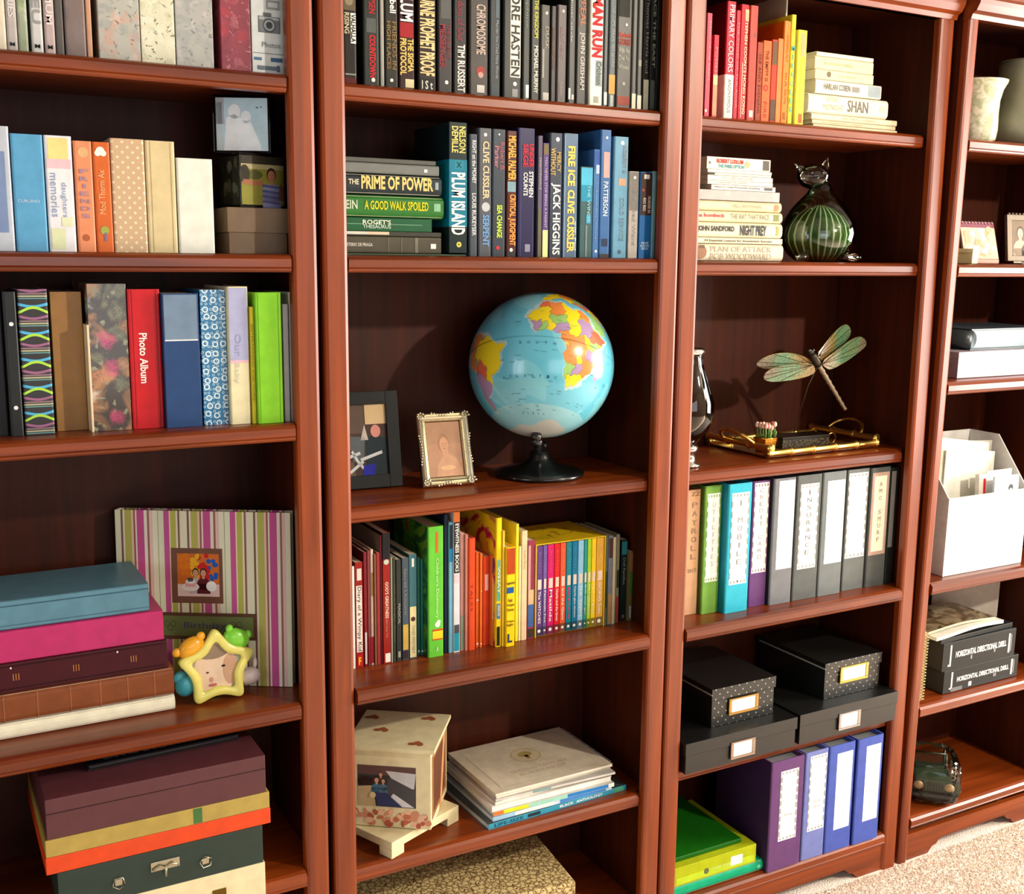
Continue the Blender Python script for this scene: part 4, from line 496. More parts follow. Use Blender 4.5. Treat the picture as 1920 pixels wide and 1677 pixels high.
{"n":"book","l":"slim pale blue paperback in the yellow slipcase","c":"book","g":"paperbacks inside the yellow slipcase","k":"paper","p":[0.6066,0.098,0.762],"w":0.0137,"h":0.1986,"d":0.14,"col":[140,196,226],"side":None,"dec":[["r",0,0.1,0.02,0.98,[86,108,120]],["d",0.055,0.5,0.24,[238,236,226]],["t","ROALD",0.7,0.93,0.3,0.65,[168,207,228],0],["r",0.52,0.63,0.2,0.8,[226,206,190]],["t","THE TWITS",0.14,0.5,0.3,0.7,[236,236,230],0.01]],"u4":False},
{"n":"book","l":"slim sea green paperback in the yellow slipcase","c":"book","g":"paperbacks inside the yellow slipcase","k":"paper","p":[0.6187,0.098,0.762],"w":0.0076,"h":0.199,"d":0.14,"col":[40,150,140],"side":None,"dec":[["r",0,0.1,0.02,0.98,[46,90,86]],["d",0.055,0.5,0.24,[238,236,226]],["t","ROALD",0.7,0.93,0.3,0.65,[98,175,168],0],["r",0.52,0.63,0.2,0.8,[226,206,190]],["t","Boy",0.14,0.5,0.3,0.7,[236,236,230],0.01]],"u4":False},
{"n":"book","l":"slim lime paperback in the yellow slipcase","c":"book","g":"paperbacks inside the yellow slipcase","k":"paper","p":[0.6283,0.098,0.762],"w":0.009,"h":0.199,"d":0.14,"col":[170,206,40],"side":None,"dec":[["r",0,0.1,0.02,0.98,[98,112,46]],["d",0.055,0.5,0.24,[238,236,226]],["t","ROALD",0.7,0.93,0.3,0.65,[189,214,98],0],["r",0.52,0.63,0.2,0.8,[226,206,190]],["t","The Magic Finger",0.14,0.5,0.3,0.7,[236,236,230],0.01]],"u4":False},
{"n":"book","l":"slim bright yellow paperback in the yellow slipcase","c":"book","g":"paperbacks inside the yellow slipcase","k":"paper","p":[0.6398,0.098,0.762],"w":0.0111,"h":0.199,"d":0.14,"col":[236,200,20],"side":None,"dec":[["r",0,0.1,0.02,0.98,[124,110,38]],["d",0.055,0.5,0.24,[238,236,226]],["t","ROALD",0.7,0.93,0.3,0.65,[235,210,84],0],["r",0.52,0.63,0.2,0.8,[226,206,190]],["t","Georges",0.14,0.5,0.3,0.7,[236,236,230],0.01]],"u4":False},
{"n":"book","l":"slim ochre paperback in the yellow slipcase at its right end","c":"book","g":"paperbacks inside the yellow slipcase","k":"paper","p":[0.6558,0.098,0.762],"w":0.0182,"h":0.1987,"d":0.14,"col":[214,160,60],"side":None,"dec":[["r",0,0.1,0.02,0.98,[115,94,54]],["d",0.055,0.5,0.24,[238,236,226]],["t","ROALD",0.7,0.93,0.3,0.65,[219,182,112],0],["r",0.52,0.63,0.2,0.8,[226,206,190]],["t","GOING Solo",0.14,0.5,0.3,0.7,[236,236,230],0.01]],"u4":False},
{"n":"book","l":"grey jungle patterned paperback right of the boxed set","c":"book","g":"children's books on the fourth middle shelf","k":"paper","p":[0.6721,0.0956,0.76],"w":0.0051,"h":0.2055,"d":0.1356,"col":[110,116,96],"side":None,"dec":[["r",0.2,0.6,0.1,0.9,[60,70,56]]],"u4":False},
{"n":"book","l":"grey blue illustrated paperback with orange foot","c":"book","g":"children's books on the fourth middle shelf","k":"paper","p":[0.683,0.0977,0.76],"w":0.0113,"h":0.2026,"d":0.1337,"col":[130,140,160],"side":None,"dec":[["r",0.01,0.35,0.1,0.9,[190,150,100]],["r",0.75,0.97,0.1,0.9,[96,60,66]]],"u4":False},
{"n":"book","l":"thin cream spined paperback near the clear cover","c":"book","g":"children's books on the fourth middle shelf","k":"paper","p":[0.693,0.0966,0.76],"w":0.0071,"h":0.1981,"d":0.1308,"col":[220,206,160],"side":None,"dec":[],"u4":False},
{"n":"book","l":"slim book in glossy grey cover with red lower edge","c":"book","g":"children's books on the fourth middle shelf","k":"hard","p":[0.706,0.1023,0.76],"w":0.0086,"h":0.2014,"d":0.1329,"col":[150,150,120],"side":None,"dec":[["r",0.01,0.3,0.1,0.9,[180,70,60]],["r",0.4,0.6,0.2,0.8,[50,50,46]]],"u4":False},
{"n":"book","l":"dark green paperback with teal top","c":"book","g":"children's books on the fourth middle shelf","k":"paper","p":[0.7267,0.1084,0.76],"w":0.0158,"h":0.1856,"d":0.1225,"col":[24,40,34],"side":None,"dec":[["r",0.82,0.98,0.05,0.95,[50,130,140]],["t","Doll Families",0.45,0.78,0.3,0.7,[150,160,150],0],["r",0.03,0.07,0.3,0.7,[150,90,100]]],"u4":False},
{"n":"book","l":"brown and green picture paperback with white foot label","c":"book","g":"children's books on the fourth middle shelf","k":"paper","p":[0.7396,0.099,0.76],"w":0.0088,"h":0.1595,"d":0.1053,"col":[110,96,56],"side":None,"dec":[["r",0.72,0.97,0.1,0.9,[150,96,60]],["r",0.38,0.7,0.1,0.9,[70,110,40]],["r",0.04,0.22,0.15,0.7,[180,196,210]]],"u4":False},
{"n":"book","l":"short dark green paperback ending the children row","c":"book","g":"children's books on the fourth middle shelf","k":"paper","p":[0.7504,0.1004,0.76],"w":0.0094,"h":0.1554,"d":0.1026,"col":[36,52,36],"side":None,"dec":[["t","GUIDED",0.42,0.68,0.35,0.75,[176,186,160],0.02],["r",0.75,0.97,0.1,0.9,[96,80,66]]],"u4":False},
{"n":"book","l":"pink red paperback beside the stile on the top right shelf","c":"book","g":"red to yellow books on the top right shelf","k":"paper","p":[0.8641,0.05,1.853],"w":0.0126,"h":0.2064,"d":0.1362,"col":[196,70,86],"side":None,"dec":[["t","Sister of my heart",0.35,0.93,0.4,0.75,[236,170,170],0],["d",0.06,0.3,0.25,[230,200,190]]],"u4":False},
{"n":"book","l":"small red paperback with sunset lower spine","c":"book","g":"red to yellow books on the top right shelf","k":"paper","p":[0.8838,0.05,1.853],"w":0.0127,"h":0.1653,"d":0.1091,"col":[180,30,50],"side":None,"dec":[["r",0.02,0.52,0.05,0.95,[220,140,110]],["r",0.4,0.52,0.05,0.95,[236,190,140]],["t","POSSESS",0.5,0.85,0.3,0.75,[230,150,150],0]],"u4":False},
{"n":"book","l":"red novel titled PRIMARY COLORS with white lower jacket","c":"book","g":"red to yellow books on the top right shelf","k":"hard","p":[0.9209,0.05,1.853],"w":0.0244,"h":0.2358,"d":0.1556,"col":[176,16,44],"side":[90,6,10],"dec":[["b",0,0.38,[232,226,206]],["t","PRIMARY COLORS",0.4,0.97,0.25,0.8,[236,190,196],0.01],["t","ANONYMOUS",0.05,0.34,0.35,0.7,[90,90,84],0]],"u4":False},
{"n":"book","l":"thin red book right of PRIMARY COLORS","c":"book","g":"red to yellow books on the top right shelf","k":"paper","p":[0.9397,0.05,1.853],"w":0.0101,"h":0.2199,"d":0.1451,"col":[190,40,56],"side":None,"dec":[["t","THE COLD OF THE RIVER",0.1,0.9,0.3,0.75,[236,130,140],0]],"u4":False},
{"n":"book","l":"red novel titled HONG KONG with gilt upper spine","c":"book","g":"red to yellow books on the top right shelf","k":"hard","p":[0.9571,0.05,1.853],"w":0.0219,"h":0.2335,"d":0.1541,"col":[186,20,30],"side":None,"dec":[["t","STEPHEN COONTS HONG KONG",0.05,0.88,0.5,0.85,[244,196,170],0.02],["r",0.86,0.96,0.5,0.95,[210,170,130]],["r",0.02,0.5,0.35,0.42,[240,200,180]]],"u4":False},
{"n":"book","l":"salmon red plain hardback on the top right shelf","c":"book","g":"red to yellow books on the top right shelf","k":"hard","p":[0.9821,0.05,1.853],"w":0.0221,"h":0.2341,"d":0.1545,"col":[180,66,54],"side":None,"dec":[["d",0.75,0.7,0.2,[140,80,76]],["r",0.03,0.09,0.3,0.75,[226,210,196]]],"u4":False},
{"n":"book","l":"rust brown lettered paperback left of two orange books","c":"book","g":"red to yellow books on the top right shelf","k":"paper","p":[1.002,0.05,1.853],"w":0.0149,"h":0.162,"d":0.1069,"col":[150,56,22],"side":None,"dec":[["t","OZ AND EVENING",0.1,0.85,0.35,0.75,[90,20,10],0]],"u4":False},
{"n":"book","l":"orange paperback with bold red ring on its spine","c":"book","g":"red to yellow books on the top right shelf","k":"paper","p":[1.0222,0.05,1.853],"w":0.0225,"h":0.1672,"d":0.1104,"col":[214,96,36],"side":None,"dec":[["d",0.42,0.45,0.3,[206,40,16]],["d",0.42,0.45,0.16,[226,90,40]],["t","THE EMPTY O",0.5,0.88,0.3,0.65,[110,20,10],0.02],["t","FIRE",0.05,0.25,0.3,0.65,[160,50,20],0]],"u4":False},
{"n":"book","l":"slim book of grey, red and brown blocks","c":"book","g":"red to yellow books on the top right shelf","k":"paper","p":[1.0425,0.05,1.853],"w":0.0151,"h":0.1714,"d":0.1131,"col":[206,46,14],"side":None,"dec":[["r",0.7,0.98,0.05,0.95,[96,72,40]],["r",0.02,0.28,0.05,0.95,[84,62,40]]],"u4":False},
{"n":"book","l":"slim pale orange paperback left of the bright orange book","c":"book","g":"red to yellow books on the top right shelf","k":"paper","p":[1.0584,0.05,1.853],"w":0.0137,"h":0.1752,"d":0.1156,"col":[222,120,56],"side":None,"dec":[],"u4":False},
{"n":"book","l":"bright orange book with dark lettering and foot box","c":"book","g":"red to yellow books on the top right shelf","k":"hard","p":[1.0759,0.05,1.853],"w":0.0184,"h":0.213,"d":0.1406,"col":[226,126,40],"side":[196,84,10],"dec":[["t","RUNNING OUT",0.6,0.86,0.4,0.7,[160,60,10],0],["t","OUR SKIN",0.2,0.5,0.4,0.7,[160,60,10],0],["r",0.04,0.11,0.3,0.7,[150,90,30]]],"u4":False},
{"n":"book","l":"yellow book titled MIRACLES in teal","c":"book","g":"red to yellow books on the top right shelf","k":"hard","p":[1.0931,0.05,1.853],"w":0.0131,"h":0.228,"d":0.1505,"col":[226,206,40],"side":None,"dec":[["s","MIRACLES",0.08,0.72,0.2,0.8,[60,170,150],0.02],["r",0.8,0.88,0.3,0.8,[190,180,20]]],"u4":False},
{"n":"book","l":"cream and lemon hardback ending the upright row","c":"book","g":"red to yellow books on the top right shelf","k":"hard","p":[1.1199,0.05,1.853],"w":0.0265,"h":0.1989,"d":0.1313,"col":[232,226,60],"side":[206,204,170],"dec":[["r",0.72,0.97,0.35,0.75,[190,160,120]],["r",0.02,0.12,0.4,0.8,[200,90,40]],["t","Whale",0.2,0.7,0.4,0.6,[200,200,80],0]],"u4":False},
{"n":"book","l":"thin ivory board book at the very bottom of the cream stack","c":"book","g":"cream books stacked flat on the top right shelf","k":"hard","lie":1,"rot":0,"p":[1.172,0.06,1.853],"w":0.0075,"h":0.2622,"d":0.2,"col":[220,206,170],"side":None,"dec":[],"u4":False},
{"n":"book","l":"cream book with faint grey lettering, second from bottom","c":"book","g":"cream books stacked flat on the top right shelf","k":"hard","lie":1,"rot":0,"p":[1.1682,0.06,1.8609],"w":0.0089,"h":0.2599,"d":0.2,"col":[216,202,166],"side":None,"dec":[["t","WALTER BENNETT CONNER",0.4,0.9,0.3,0.65,[180,168,136],0]],"u4":False},
{"n":"book","l":"cream book directly under the thick SHAN volume","c":"book","g":"cream books stacked flat on the top right shelf","k":"hard","lie":1,"rot":0,"p":[1.1656,0.06,1.8702],"w":0.0131,"h":0.2664,"d":0.21,"col":[224,210,176],"side":None,"dec":[["t","ARMY MARCH CAVANAUGH",0.25,0.65,0.3,0.65,[180,170,140],0]],"u4":False},
{"n":"book","l":"thick white novel with SHAN in large letters lying flat","c":"book","g":"cream books stacked flat on the top right shelf","k":"round","lie":1,"rot":0,"p":[1.1546,0.06,1.8837],"w":0.0429,"h":0.2456,"d":0.2,"col":[230,222,196],"side":None,"dec":[["t","SHAN",0.26,0.52,0.2,0.8,[110,104,90],0.01],["t","IN THE",0.64,0.78,0.6,0.85,[190,180,154],0],["t","MIDNIGHT",0.56,0.8200000000000001,0.2,0.5,[180,168,140],0],["d",0.08,0.5,0.2,[190,186,170]]],"u4":False},
{"n":"book","l":"white novel with grey capitals and smoky blue end lying flat","c":"book","g":"cream books stacked flat on the top right shelf","k":"hard","lie":1,"rot":0,"p":[1.173,0.06,1.927],"w":0.0297,"h":0.2022,"d":0.16,"col":[224,218,196],"side":None,"dec":[["t","HARLAN COBEN",0.48,0.88,0.3,0.75,[110,106,96],0.02],["r",0.010000000000000009,0.19999999999999996,0.1,0.9,[150,160,164]],["r",0.33999999999999997,0.44999999999999996,0.3,0.7,[140,136,124]]],"u4":False},
{"n":"book","l":"cream paperback with a dark leaf emblem lying flat","c":"book","g":"cream books stacked flat on the top right shelf","k":"paper","lie":1,"rot":0,"p":[1.1698,0.06,1.9571],"w":0.0209,"h":0.178,"d":0.14,"col":[214,200,160],"side":None,"dec":[["d",0.77,0.55,0.3,[110,96,70]],["t","the birds",0.30000000000000004,0.6,0.4,0.6,[190,176,140],0]],"u4":False},
{"n":"book","l":"cream hardback with faint line of text near stack top","c":"book","g":"cream books stacked flat on the top right shelf","k":"hard","lie":1,"rot":0,"p":[1.1678,0.06,1.9784],"w":0.0274,"h":0.1776,"d":0.14,"col":[220,206,164],"side":None,"dec":[["t","AN AMERICAN MARRIAGE",0.35,0.85,0.35,0.6,[180,166,130],0]],"u4":False},
{"n":"book","l":"thin ivory hardback crowning the cream stack","c":"book","g":"cream books stacked flat on the top right shelf","k":"hard","lie":1,"rot":0,"p":[1.1719,0.06,2.0062],"w":0.0089,"h":0.1727,"d":0.14,"col":[230,222,190],"side":None,"dec":[],"u4":False},
{"n":"book","l":"cream hardback titled PLAN OF ATTACK at the stack base","c":"book","g":"white books stacked flat on the second right shelf","k":"round","lie":1,"rot":0,"p":[0.826,0.045,1.556],"w":0.037,"h":0.2623,"d":0.16,"col":[226,214,184],"side":None,"dec":[["t","PLAN OF ATTACK",0.13,0.78,0.52,0.85,[170,158,136],0.01],["t","BOB WOODWARD",0.13,0.78,0.12,0.45,[170,158,136],0.01],["d",0.87,0.5,0.38,[150,110,80]],["r",0.84,0.9,0.72,0.9,[110,84,60]]],"u4":False},
{"n":"book","l":"slim cream book 24 Essential Lessons lying flat","c":"book","g":"white books stacked flat on the second right shelf","k":"paper","lie":1,"rot":0,"p":[0.83,0.045,1.5934],"w":0.0118,"h":0.2544,"d":0.16,"col":[228,216,180],"side":None,"dec":[["t","24 Essential Lessons for Investment Success",0.12,0.86,0.3,0.7,[70,64,50],0.02]],"u4":False},
{"n":"book","l":"cream novel with bold black title NIGHT PREY","c":"book","g":"white books stacked flat on the second right shelf","k":"round","lie":1,"rot":0,"p":[0.826,0.045,1.6056],"w":0.0326,"h":0.257,"d":0.16,"col":[226,218,184],"side":None,"dec":[["t","JOHN SANDFORD",0.53,0.92,0.3,0.75,[60,58,60],0.04],["t","NIGHT PREY",0.18000000000000005,0.47,0.15,0.85,[60,58,60],0.04],["r",0.040000000000000036,0.06999999999999995,0.2,0.8,[170,160,90]]],"u4":False},
{"n":"book","l":"cream novel with a red line of text at its left","c":"book","g":"white books stacked flat on the second right shelf","k":"round","lie":1,"rot":0,"p":[0.828,0.045,1.6386],"w":0.0232,"h":0.2535,"d":0.155,"col":[222,210,176],"side":None,"dec":[["t","erma bombeck",0.64,1.0,0.4,0.75,[200,50,60],0.02],["t","THE RAT THAT RACE",0.15000000000000002,0.5800000000000001,0.3,0.75,[130,126,100],0],["r",0.040000000000000036,0.09999999999999998,0.2,0.8,[130,130,80]]],"u4":False},
{"n":"book","l":"cream hardback with pale grey lettering and a tiny portrait","c":"book","g":"white books stacked flat on the second right shelf","k":"round","lie":1,"rot":0,"p":[0.828,0.045,1.6622],"w":0.0214,"h":0.2497,"d":0.155,"col":[226,206,168],"side":None,"dec":[["t","MEG WHITMAN",0.22999999999999998,0.55,0.3,0.65,[170,164,140],0],["d",0.06,0.45,0.34,[190,130,90]]],"u4":False},
{"n":"book","l":"grey white page edged pad in the white stack","c":"book","g":"white books stacked flat on the second right shelf","k":"paper","lie":1,"rot":0,"p":[0.84,0.045,1.684],"w":0.0211,"h":0.2302,"d":0.15,"col":[176,172,168],"side":None,"dec":[],"u4":False},
{"n":"book","l":"white paperback titled How to Cheat Practically Anything","c":"book","g":"white books stacked flat on the second right shelf","k":"paper","lie":1,"rot":0,"p":[0.8802,0.045,1.7055],"w":0.0105,"h":0.1771,"d":0.14,"col":[216,212,200],"side":None,"dec":[["t","How to Cheat Practically Anything",0.25,0.95,0.3,0.75,[90,84,80],0.01],["r",0.050000000000000044,0.18000000000000005,0.25,0.8,[90,84,80]]],"u4":False},
{"n":"book","l":"slim white paperback with faint grey title, just above How to Cheat","c":"book","g":"white books stacked flat on the second right shelf","k":"paper","lie":1,"rot":0,"p":[0.8698,0.045,1.7165],"w":0.0084,"h":0.1793,"d":0.14,"col":[212,208,196],"side":None,"dec":[["t","I DREAMED OF DREAMS",0.4,0.85,0.3,0.7,[150,148,140],0]],"u4":False},
{"n":"book","l":"slim white paperback with lines of tiny text","c":"book","g":"white books stacked flat on the second right shelf","k":"paper","lie":1,"rot":0,"p":[0.8693,0.045,1.7252],"w":0.0098,"h":0.1791,"d":0.14,"col":[220,216,200],"side":None,"dec":[["t","THE CUBE AND MORE",0.30000000000000004,0.8,0.3,0.7,[160,156,146],0]],"u4":False},
{"n":"book","l":"thin ivory booklet with dark left corner in white stack","c":"book","g":"white books stacked flat on the second right shelf","k":"paper","lie":1,"rot":0,"p":[0.8704,0.045,1.7354],"w":0.0051,"h":0.1731,"d":0.13,"col":[206,202,186],"side":None,"dec":[["r",0.9,1,0.1,0.9,[60,54,44]]],"u4":False},
{"n":"book","l":"thin white paperback directly under the topmost thriller","c":"book","g":"white books stacked flat on the second right shelf","k":"paper","lie":1,"rot":0,"p":[0.8687,0.045,1.7409],"w":0.0064,"h":0.1759,"d":0.13,"col":[226,222,206],"side":None,"dec":[],"u4":False},
{"n":"book","l":"white thriller paperback with red and teal title atop the stack","c":"book","g":"white books stacked flat on the second right shelf","k":"paper","lie":1,"rot":0,"p":[0.866,0.045,1.7477],"w":0.0254,"h":0.1739,"d":0.12,"col":[222,218,200],"side":None,"dec":[["t","ROBERT LUDLUM",0.43999999999999995,0.85,0.5,0.85,[206,50,40],0.04],["t","THE PARIS OPTION",0.42000000000000004,0.83,0.12,0.42,[60,140,150],0.03],["d",0.37,0.5,0.28,[190,170,120]],["r",0.020000000000000018,0.12,0.1,0.9,[90,84,76]],["r",0.94,0.97,0.4,0.6,[120,116,110]]],"u4":False},
{"n":"ring_binder","l":"peach binder marked PAYROLL against the left stile","c":"binder","g":"ring binders on the fourth right shelf","k":"binder","p":[0.8912,0.0779,0.758],"w":0.0411,"h":0.2913,"d":0.1923,"col":[206,160,122],"side":None,"dec":[["s","PAYROLL",0.42,0.9,0.4,0.75,[150,124,100],0],["h","2017",0.34,0.37,0.2,0.8,[130,110,90],0],["h","ZZ",0.95,0.98,0.3,0.9,[150,110,60],0.02]],"u4":False},
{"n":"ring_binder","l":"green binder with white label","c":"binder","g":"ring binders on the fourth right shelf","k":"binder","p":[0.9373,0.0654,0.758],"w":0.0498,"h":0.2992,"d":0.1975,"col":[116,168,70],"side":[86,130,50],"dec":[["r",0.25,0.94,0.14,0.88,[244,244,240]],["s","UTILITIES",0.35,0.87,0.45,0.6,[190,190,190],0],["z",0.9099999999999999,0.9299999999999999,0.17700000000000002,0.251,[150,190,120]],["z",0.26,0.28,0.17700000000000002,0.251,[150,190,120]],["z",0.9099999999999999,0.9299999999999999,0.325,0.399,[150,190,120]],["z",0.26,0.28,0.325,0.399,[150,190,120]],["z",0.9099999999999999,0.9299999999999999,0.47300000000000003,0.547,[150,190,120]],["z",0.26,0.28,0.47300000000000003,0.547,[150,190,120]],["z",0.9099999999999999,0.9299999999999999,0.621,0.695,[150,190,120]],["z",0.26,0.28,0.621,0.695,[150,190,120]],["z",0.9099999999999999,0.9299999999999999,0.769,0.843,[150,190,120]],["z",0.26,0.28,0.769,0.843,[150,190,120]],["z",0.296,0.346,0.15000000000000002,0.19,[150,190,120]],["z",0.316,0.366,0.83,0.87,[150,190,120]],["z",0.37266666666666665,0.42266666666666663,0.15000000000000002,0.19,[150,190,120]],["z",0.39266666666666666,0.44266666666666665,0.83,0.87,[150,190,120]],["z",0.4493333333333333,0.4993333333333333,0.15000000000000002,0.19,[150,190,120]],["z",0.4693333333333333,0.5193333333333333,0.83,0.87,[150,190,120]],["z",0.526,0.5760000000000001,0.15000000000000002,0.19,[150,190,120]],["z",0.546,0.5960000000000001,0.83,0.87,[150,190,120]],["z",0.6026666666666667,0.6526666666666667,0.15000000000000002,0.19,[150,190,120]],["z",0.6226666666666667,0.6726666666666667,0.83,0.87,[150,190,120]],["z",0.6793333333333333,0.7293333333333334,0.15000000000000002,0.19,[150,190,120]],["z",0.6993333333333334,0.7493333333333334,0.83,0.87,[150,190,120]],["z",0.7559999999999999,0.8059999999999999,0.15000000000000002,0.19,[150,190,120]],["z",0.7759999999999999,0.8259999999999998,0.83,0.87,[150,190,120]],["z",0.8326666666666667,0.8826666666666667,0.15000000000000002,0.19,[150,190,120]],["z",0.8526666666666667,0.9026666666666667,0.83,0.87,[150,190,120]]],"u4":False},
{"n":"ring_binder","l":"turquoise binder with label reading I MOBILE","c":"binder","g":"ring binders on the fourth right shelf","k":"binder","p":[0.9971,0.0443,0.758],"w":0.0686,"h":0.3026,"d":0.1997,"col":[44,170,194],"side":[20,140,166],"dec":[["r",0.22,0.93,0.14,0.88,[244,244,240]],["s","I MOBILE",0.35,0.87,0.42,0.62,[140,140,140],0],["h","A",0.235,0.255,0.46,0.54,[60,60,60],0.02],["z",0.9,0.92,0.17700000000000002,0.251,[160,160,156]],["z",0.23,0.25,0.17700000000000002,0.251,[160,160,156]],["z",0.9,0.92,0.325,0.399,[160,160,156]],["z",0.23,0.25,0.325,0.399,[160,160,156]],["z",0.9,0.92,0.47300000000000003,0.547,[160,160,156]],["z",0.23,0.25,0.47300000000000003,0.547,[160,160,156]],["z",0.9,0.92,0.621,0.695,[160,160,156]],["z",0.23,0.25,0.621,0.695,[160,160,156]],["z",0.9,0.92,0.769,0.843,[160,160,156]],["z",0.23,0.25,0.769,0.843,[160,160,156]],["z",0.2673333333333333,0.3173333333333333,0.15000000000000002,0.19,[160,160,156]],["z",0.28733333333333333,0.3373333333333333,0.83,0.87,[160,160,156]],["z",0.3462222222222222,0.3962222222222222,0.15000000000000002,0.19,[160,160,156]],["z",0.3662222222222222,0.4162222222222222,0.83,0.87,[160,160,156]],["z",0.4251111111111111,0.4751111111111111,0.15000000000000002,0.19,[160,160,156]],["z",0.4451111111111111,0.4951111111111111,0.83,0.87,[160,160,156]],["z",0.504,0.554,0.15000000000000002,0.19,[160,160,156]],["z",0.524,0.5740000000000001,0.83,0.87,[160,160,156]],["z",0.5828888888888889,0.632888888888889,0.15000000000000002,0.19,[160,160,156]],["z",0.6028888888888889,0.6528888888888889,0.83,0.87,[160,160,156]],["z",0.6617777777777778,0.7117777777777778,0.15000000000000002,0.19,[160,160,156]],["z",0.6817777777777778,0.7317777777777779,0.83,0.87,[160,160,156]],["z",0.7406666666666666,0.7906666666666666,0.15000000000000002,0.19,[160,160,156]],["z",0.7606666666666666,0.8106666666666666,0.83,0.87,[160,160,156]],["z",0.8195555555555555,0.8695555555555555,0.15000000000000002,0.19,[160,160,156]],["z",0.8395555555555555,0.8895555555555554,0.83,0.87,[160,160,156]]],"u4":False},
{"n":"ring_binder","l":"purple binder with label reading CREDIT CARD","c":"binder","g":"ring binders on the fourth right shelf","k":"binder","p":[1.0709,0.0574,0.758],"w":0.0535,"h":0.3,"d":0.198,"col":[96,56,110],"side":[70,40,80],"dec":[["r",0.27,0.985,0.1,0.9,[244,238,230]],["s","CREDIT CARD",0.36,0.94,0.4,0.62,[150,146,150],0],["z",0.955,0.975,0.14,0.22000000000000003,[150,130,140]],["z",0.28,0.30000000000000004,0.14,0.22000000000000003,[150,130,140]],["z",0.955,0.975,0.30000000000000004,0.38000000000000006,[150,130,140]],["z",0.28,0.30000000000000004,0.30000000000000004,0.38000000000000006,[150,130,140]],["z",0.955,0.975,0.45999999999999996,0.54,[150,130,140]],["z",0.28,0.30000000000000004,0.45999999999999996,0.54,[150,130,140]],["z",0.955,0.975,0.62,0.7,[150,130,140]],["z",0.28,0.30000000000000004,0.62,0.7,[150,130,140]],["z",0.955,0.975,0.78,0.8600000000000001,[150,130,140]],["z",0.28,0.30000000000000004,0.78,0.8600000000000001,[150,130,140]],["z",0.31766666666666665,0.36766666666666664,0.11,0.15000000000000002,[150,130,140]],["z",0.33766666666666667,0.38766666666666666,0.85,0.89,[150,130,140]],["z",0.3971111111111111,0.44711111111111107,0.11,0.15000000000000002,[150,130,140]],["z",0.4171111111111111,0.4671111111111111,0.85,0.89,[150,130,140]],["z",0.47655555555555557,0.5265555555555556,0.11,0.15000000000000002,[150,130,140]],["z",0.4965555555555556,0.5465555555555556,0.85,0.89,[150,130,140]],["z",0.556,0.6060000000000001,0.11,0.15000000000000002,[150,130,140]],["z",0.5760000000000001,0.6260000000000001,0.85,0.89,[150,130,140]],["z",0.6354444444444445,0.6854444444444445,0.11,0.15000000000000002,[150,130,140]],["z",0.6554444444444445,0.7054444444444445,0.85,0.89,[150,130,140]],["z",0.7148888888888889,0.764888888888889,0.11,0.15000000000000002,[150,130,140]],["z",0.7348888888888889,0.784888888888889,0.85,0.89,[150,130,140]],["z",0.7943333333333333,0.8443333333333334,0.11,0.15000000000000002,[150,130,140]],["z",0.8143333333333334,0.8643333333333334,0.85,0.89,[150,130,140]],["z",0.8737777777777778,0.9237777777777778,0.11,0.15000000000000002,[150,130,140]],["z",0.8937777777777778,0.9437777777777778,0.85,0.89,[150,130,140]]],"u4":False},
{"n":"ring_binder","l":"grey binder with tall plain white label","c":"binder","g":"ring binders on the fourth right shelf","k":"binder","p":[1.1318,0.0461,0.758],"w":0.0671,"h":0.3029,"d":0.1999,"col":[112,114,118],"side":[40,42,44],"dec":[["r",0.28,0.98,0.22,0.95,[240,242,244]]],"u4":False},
{"n":"ring_binder","l":"dark grey binder with label reading INSURANCE","c":"binder","g":"ring binders on the fourth right shelf","k":"binder","p":[1.2092,0.0475,0.758],"w":0.0783,"h":0.3037,"d":0.2004,"col":[88,92,90],"side":[50,52,50],"dec":[["r",0.25,0.93,0.14,0.88,[244,244,240]],["s","INSURANCE",0.34,0.88,0.42,0.6,[120,120,116],0],["z",0.9,0.92,0.17700000000000002,0.251,[160,160,156]],["z",0.26,0.28,0.17700000000000002,0.251,[160,160,156]],["z",0.9,0.92,0.325,0.399,[160,160,156]],["z",0.26,0.28,0.325,0.399,[160,160,156]],["z",0.9,0.92,0.47300000000000003,0.547,[160,160,156]],["z",0.26,0.28,0.47300000000000003,0.547,[160,160,156]],["z",0.9,0.92,0.621,0.695,[160,160,156]],["z",0.26,0.28,0.621,0.695,[160,160,156]],["z",0.9,0.92,0.769,0.843,[160,160,156]],["z",0.26,0.28,0.769,0.843,[160,160,156]],["z",0.29533333333333334,0.3453333333333333,0.15000000000000002,0.19,[160,160,156]],["z",0.31533333333333335,0.36533333333333334,0.83,0.87,[160,160,156]],["z",0.3708888888888889,0.42088888888888887,0.15000000000000002,0.19,[160,160,156]],["z",0.3908888888888889,0.4408888888888889,0.83,0.87,[160,160,156]],["z",0.4464444444444445,0.49644444444444447,0.15000000000000002,0.19,[160,160,156]],["z",0.4664444444444445,0.5164444444444445,0.83,0.87,[160,160,156]],["z",0.522,0.5720000000000001,0.15000000000000002,0.19,[160,160,156]],["z",0.542,0.5920000000000001,0.83,0.87,[160,160,156]],["z",0.5975555555555556,0.6475555555555557,0.15000000000000002,0.19,[160,160,156]],["z",0.6175555555555556,0.6675555555555557,0.83,0.87,[160,160,156]],["z",0.6731111111111111,0.7231111111111111,0.15000000000000002,0.19,[160,160,156]],["z",0.6931111111111111,0.7431111111111111,0.83,0.87,[160,160,156]],["z",0.7486666666666667,0.7986666666666667,0.15000000000000002,0.19,[160,160,156]],["z",0.7686666666666667,0.8186666666666667,0.83,0.87,[160,160,156]],["z",0.8242222222222222,0.8742222222222222,0.15000000000000002,0.19,[160,160,156]],["z",0.8442222222222222,0.8942222222222223,0.83,0.87,[160,160,156]]],"u4":False},
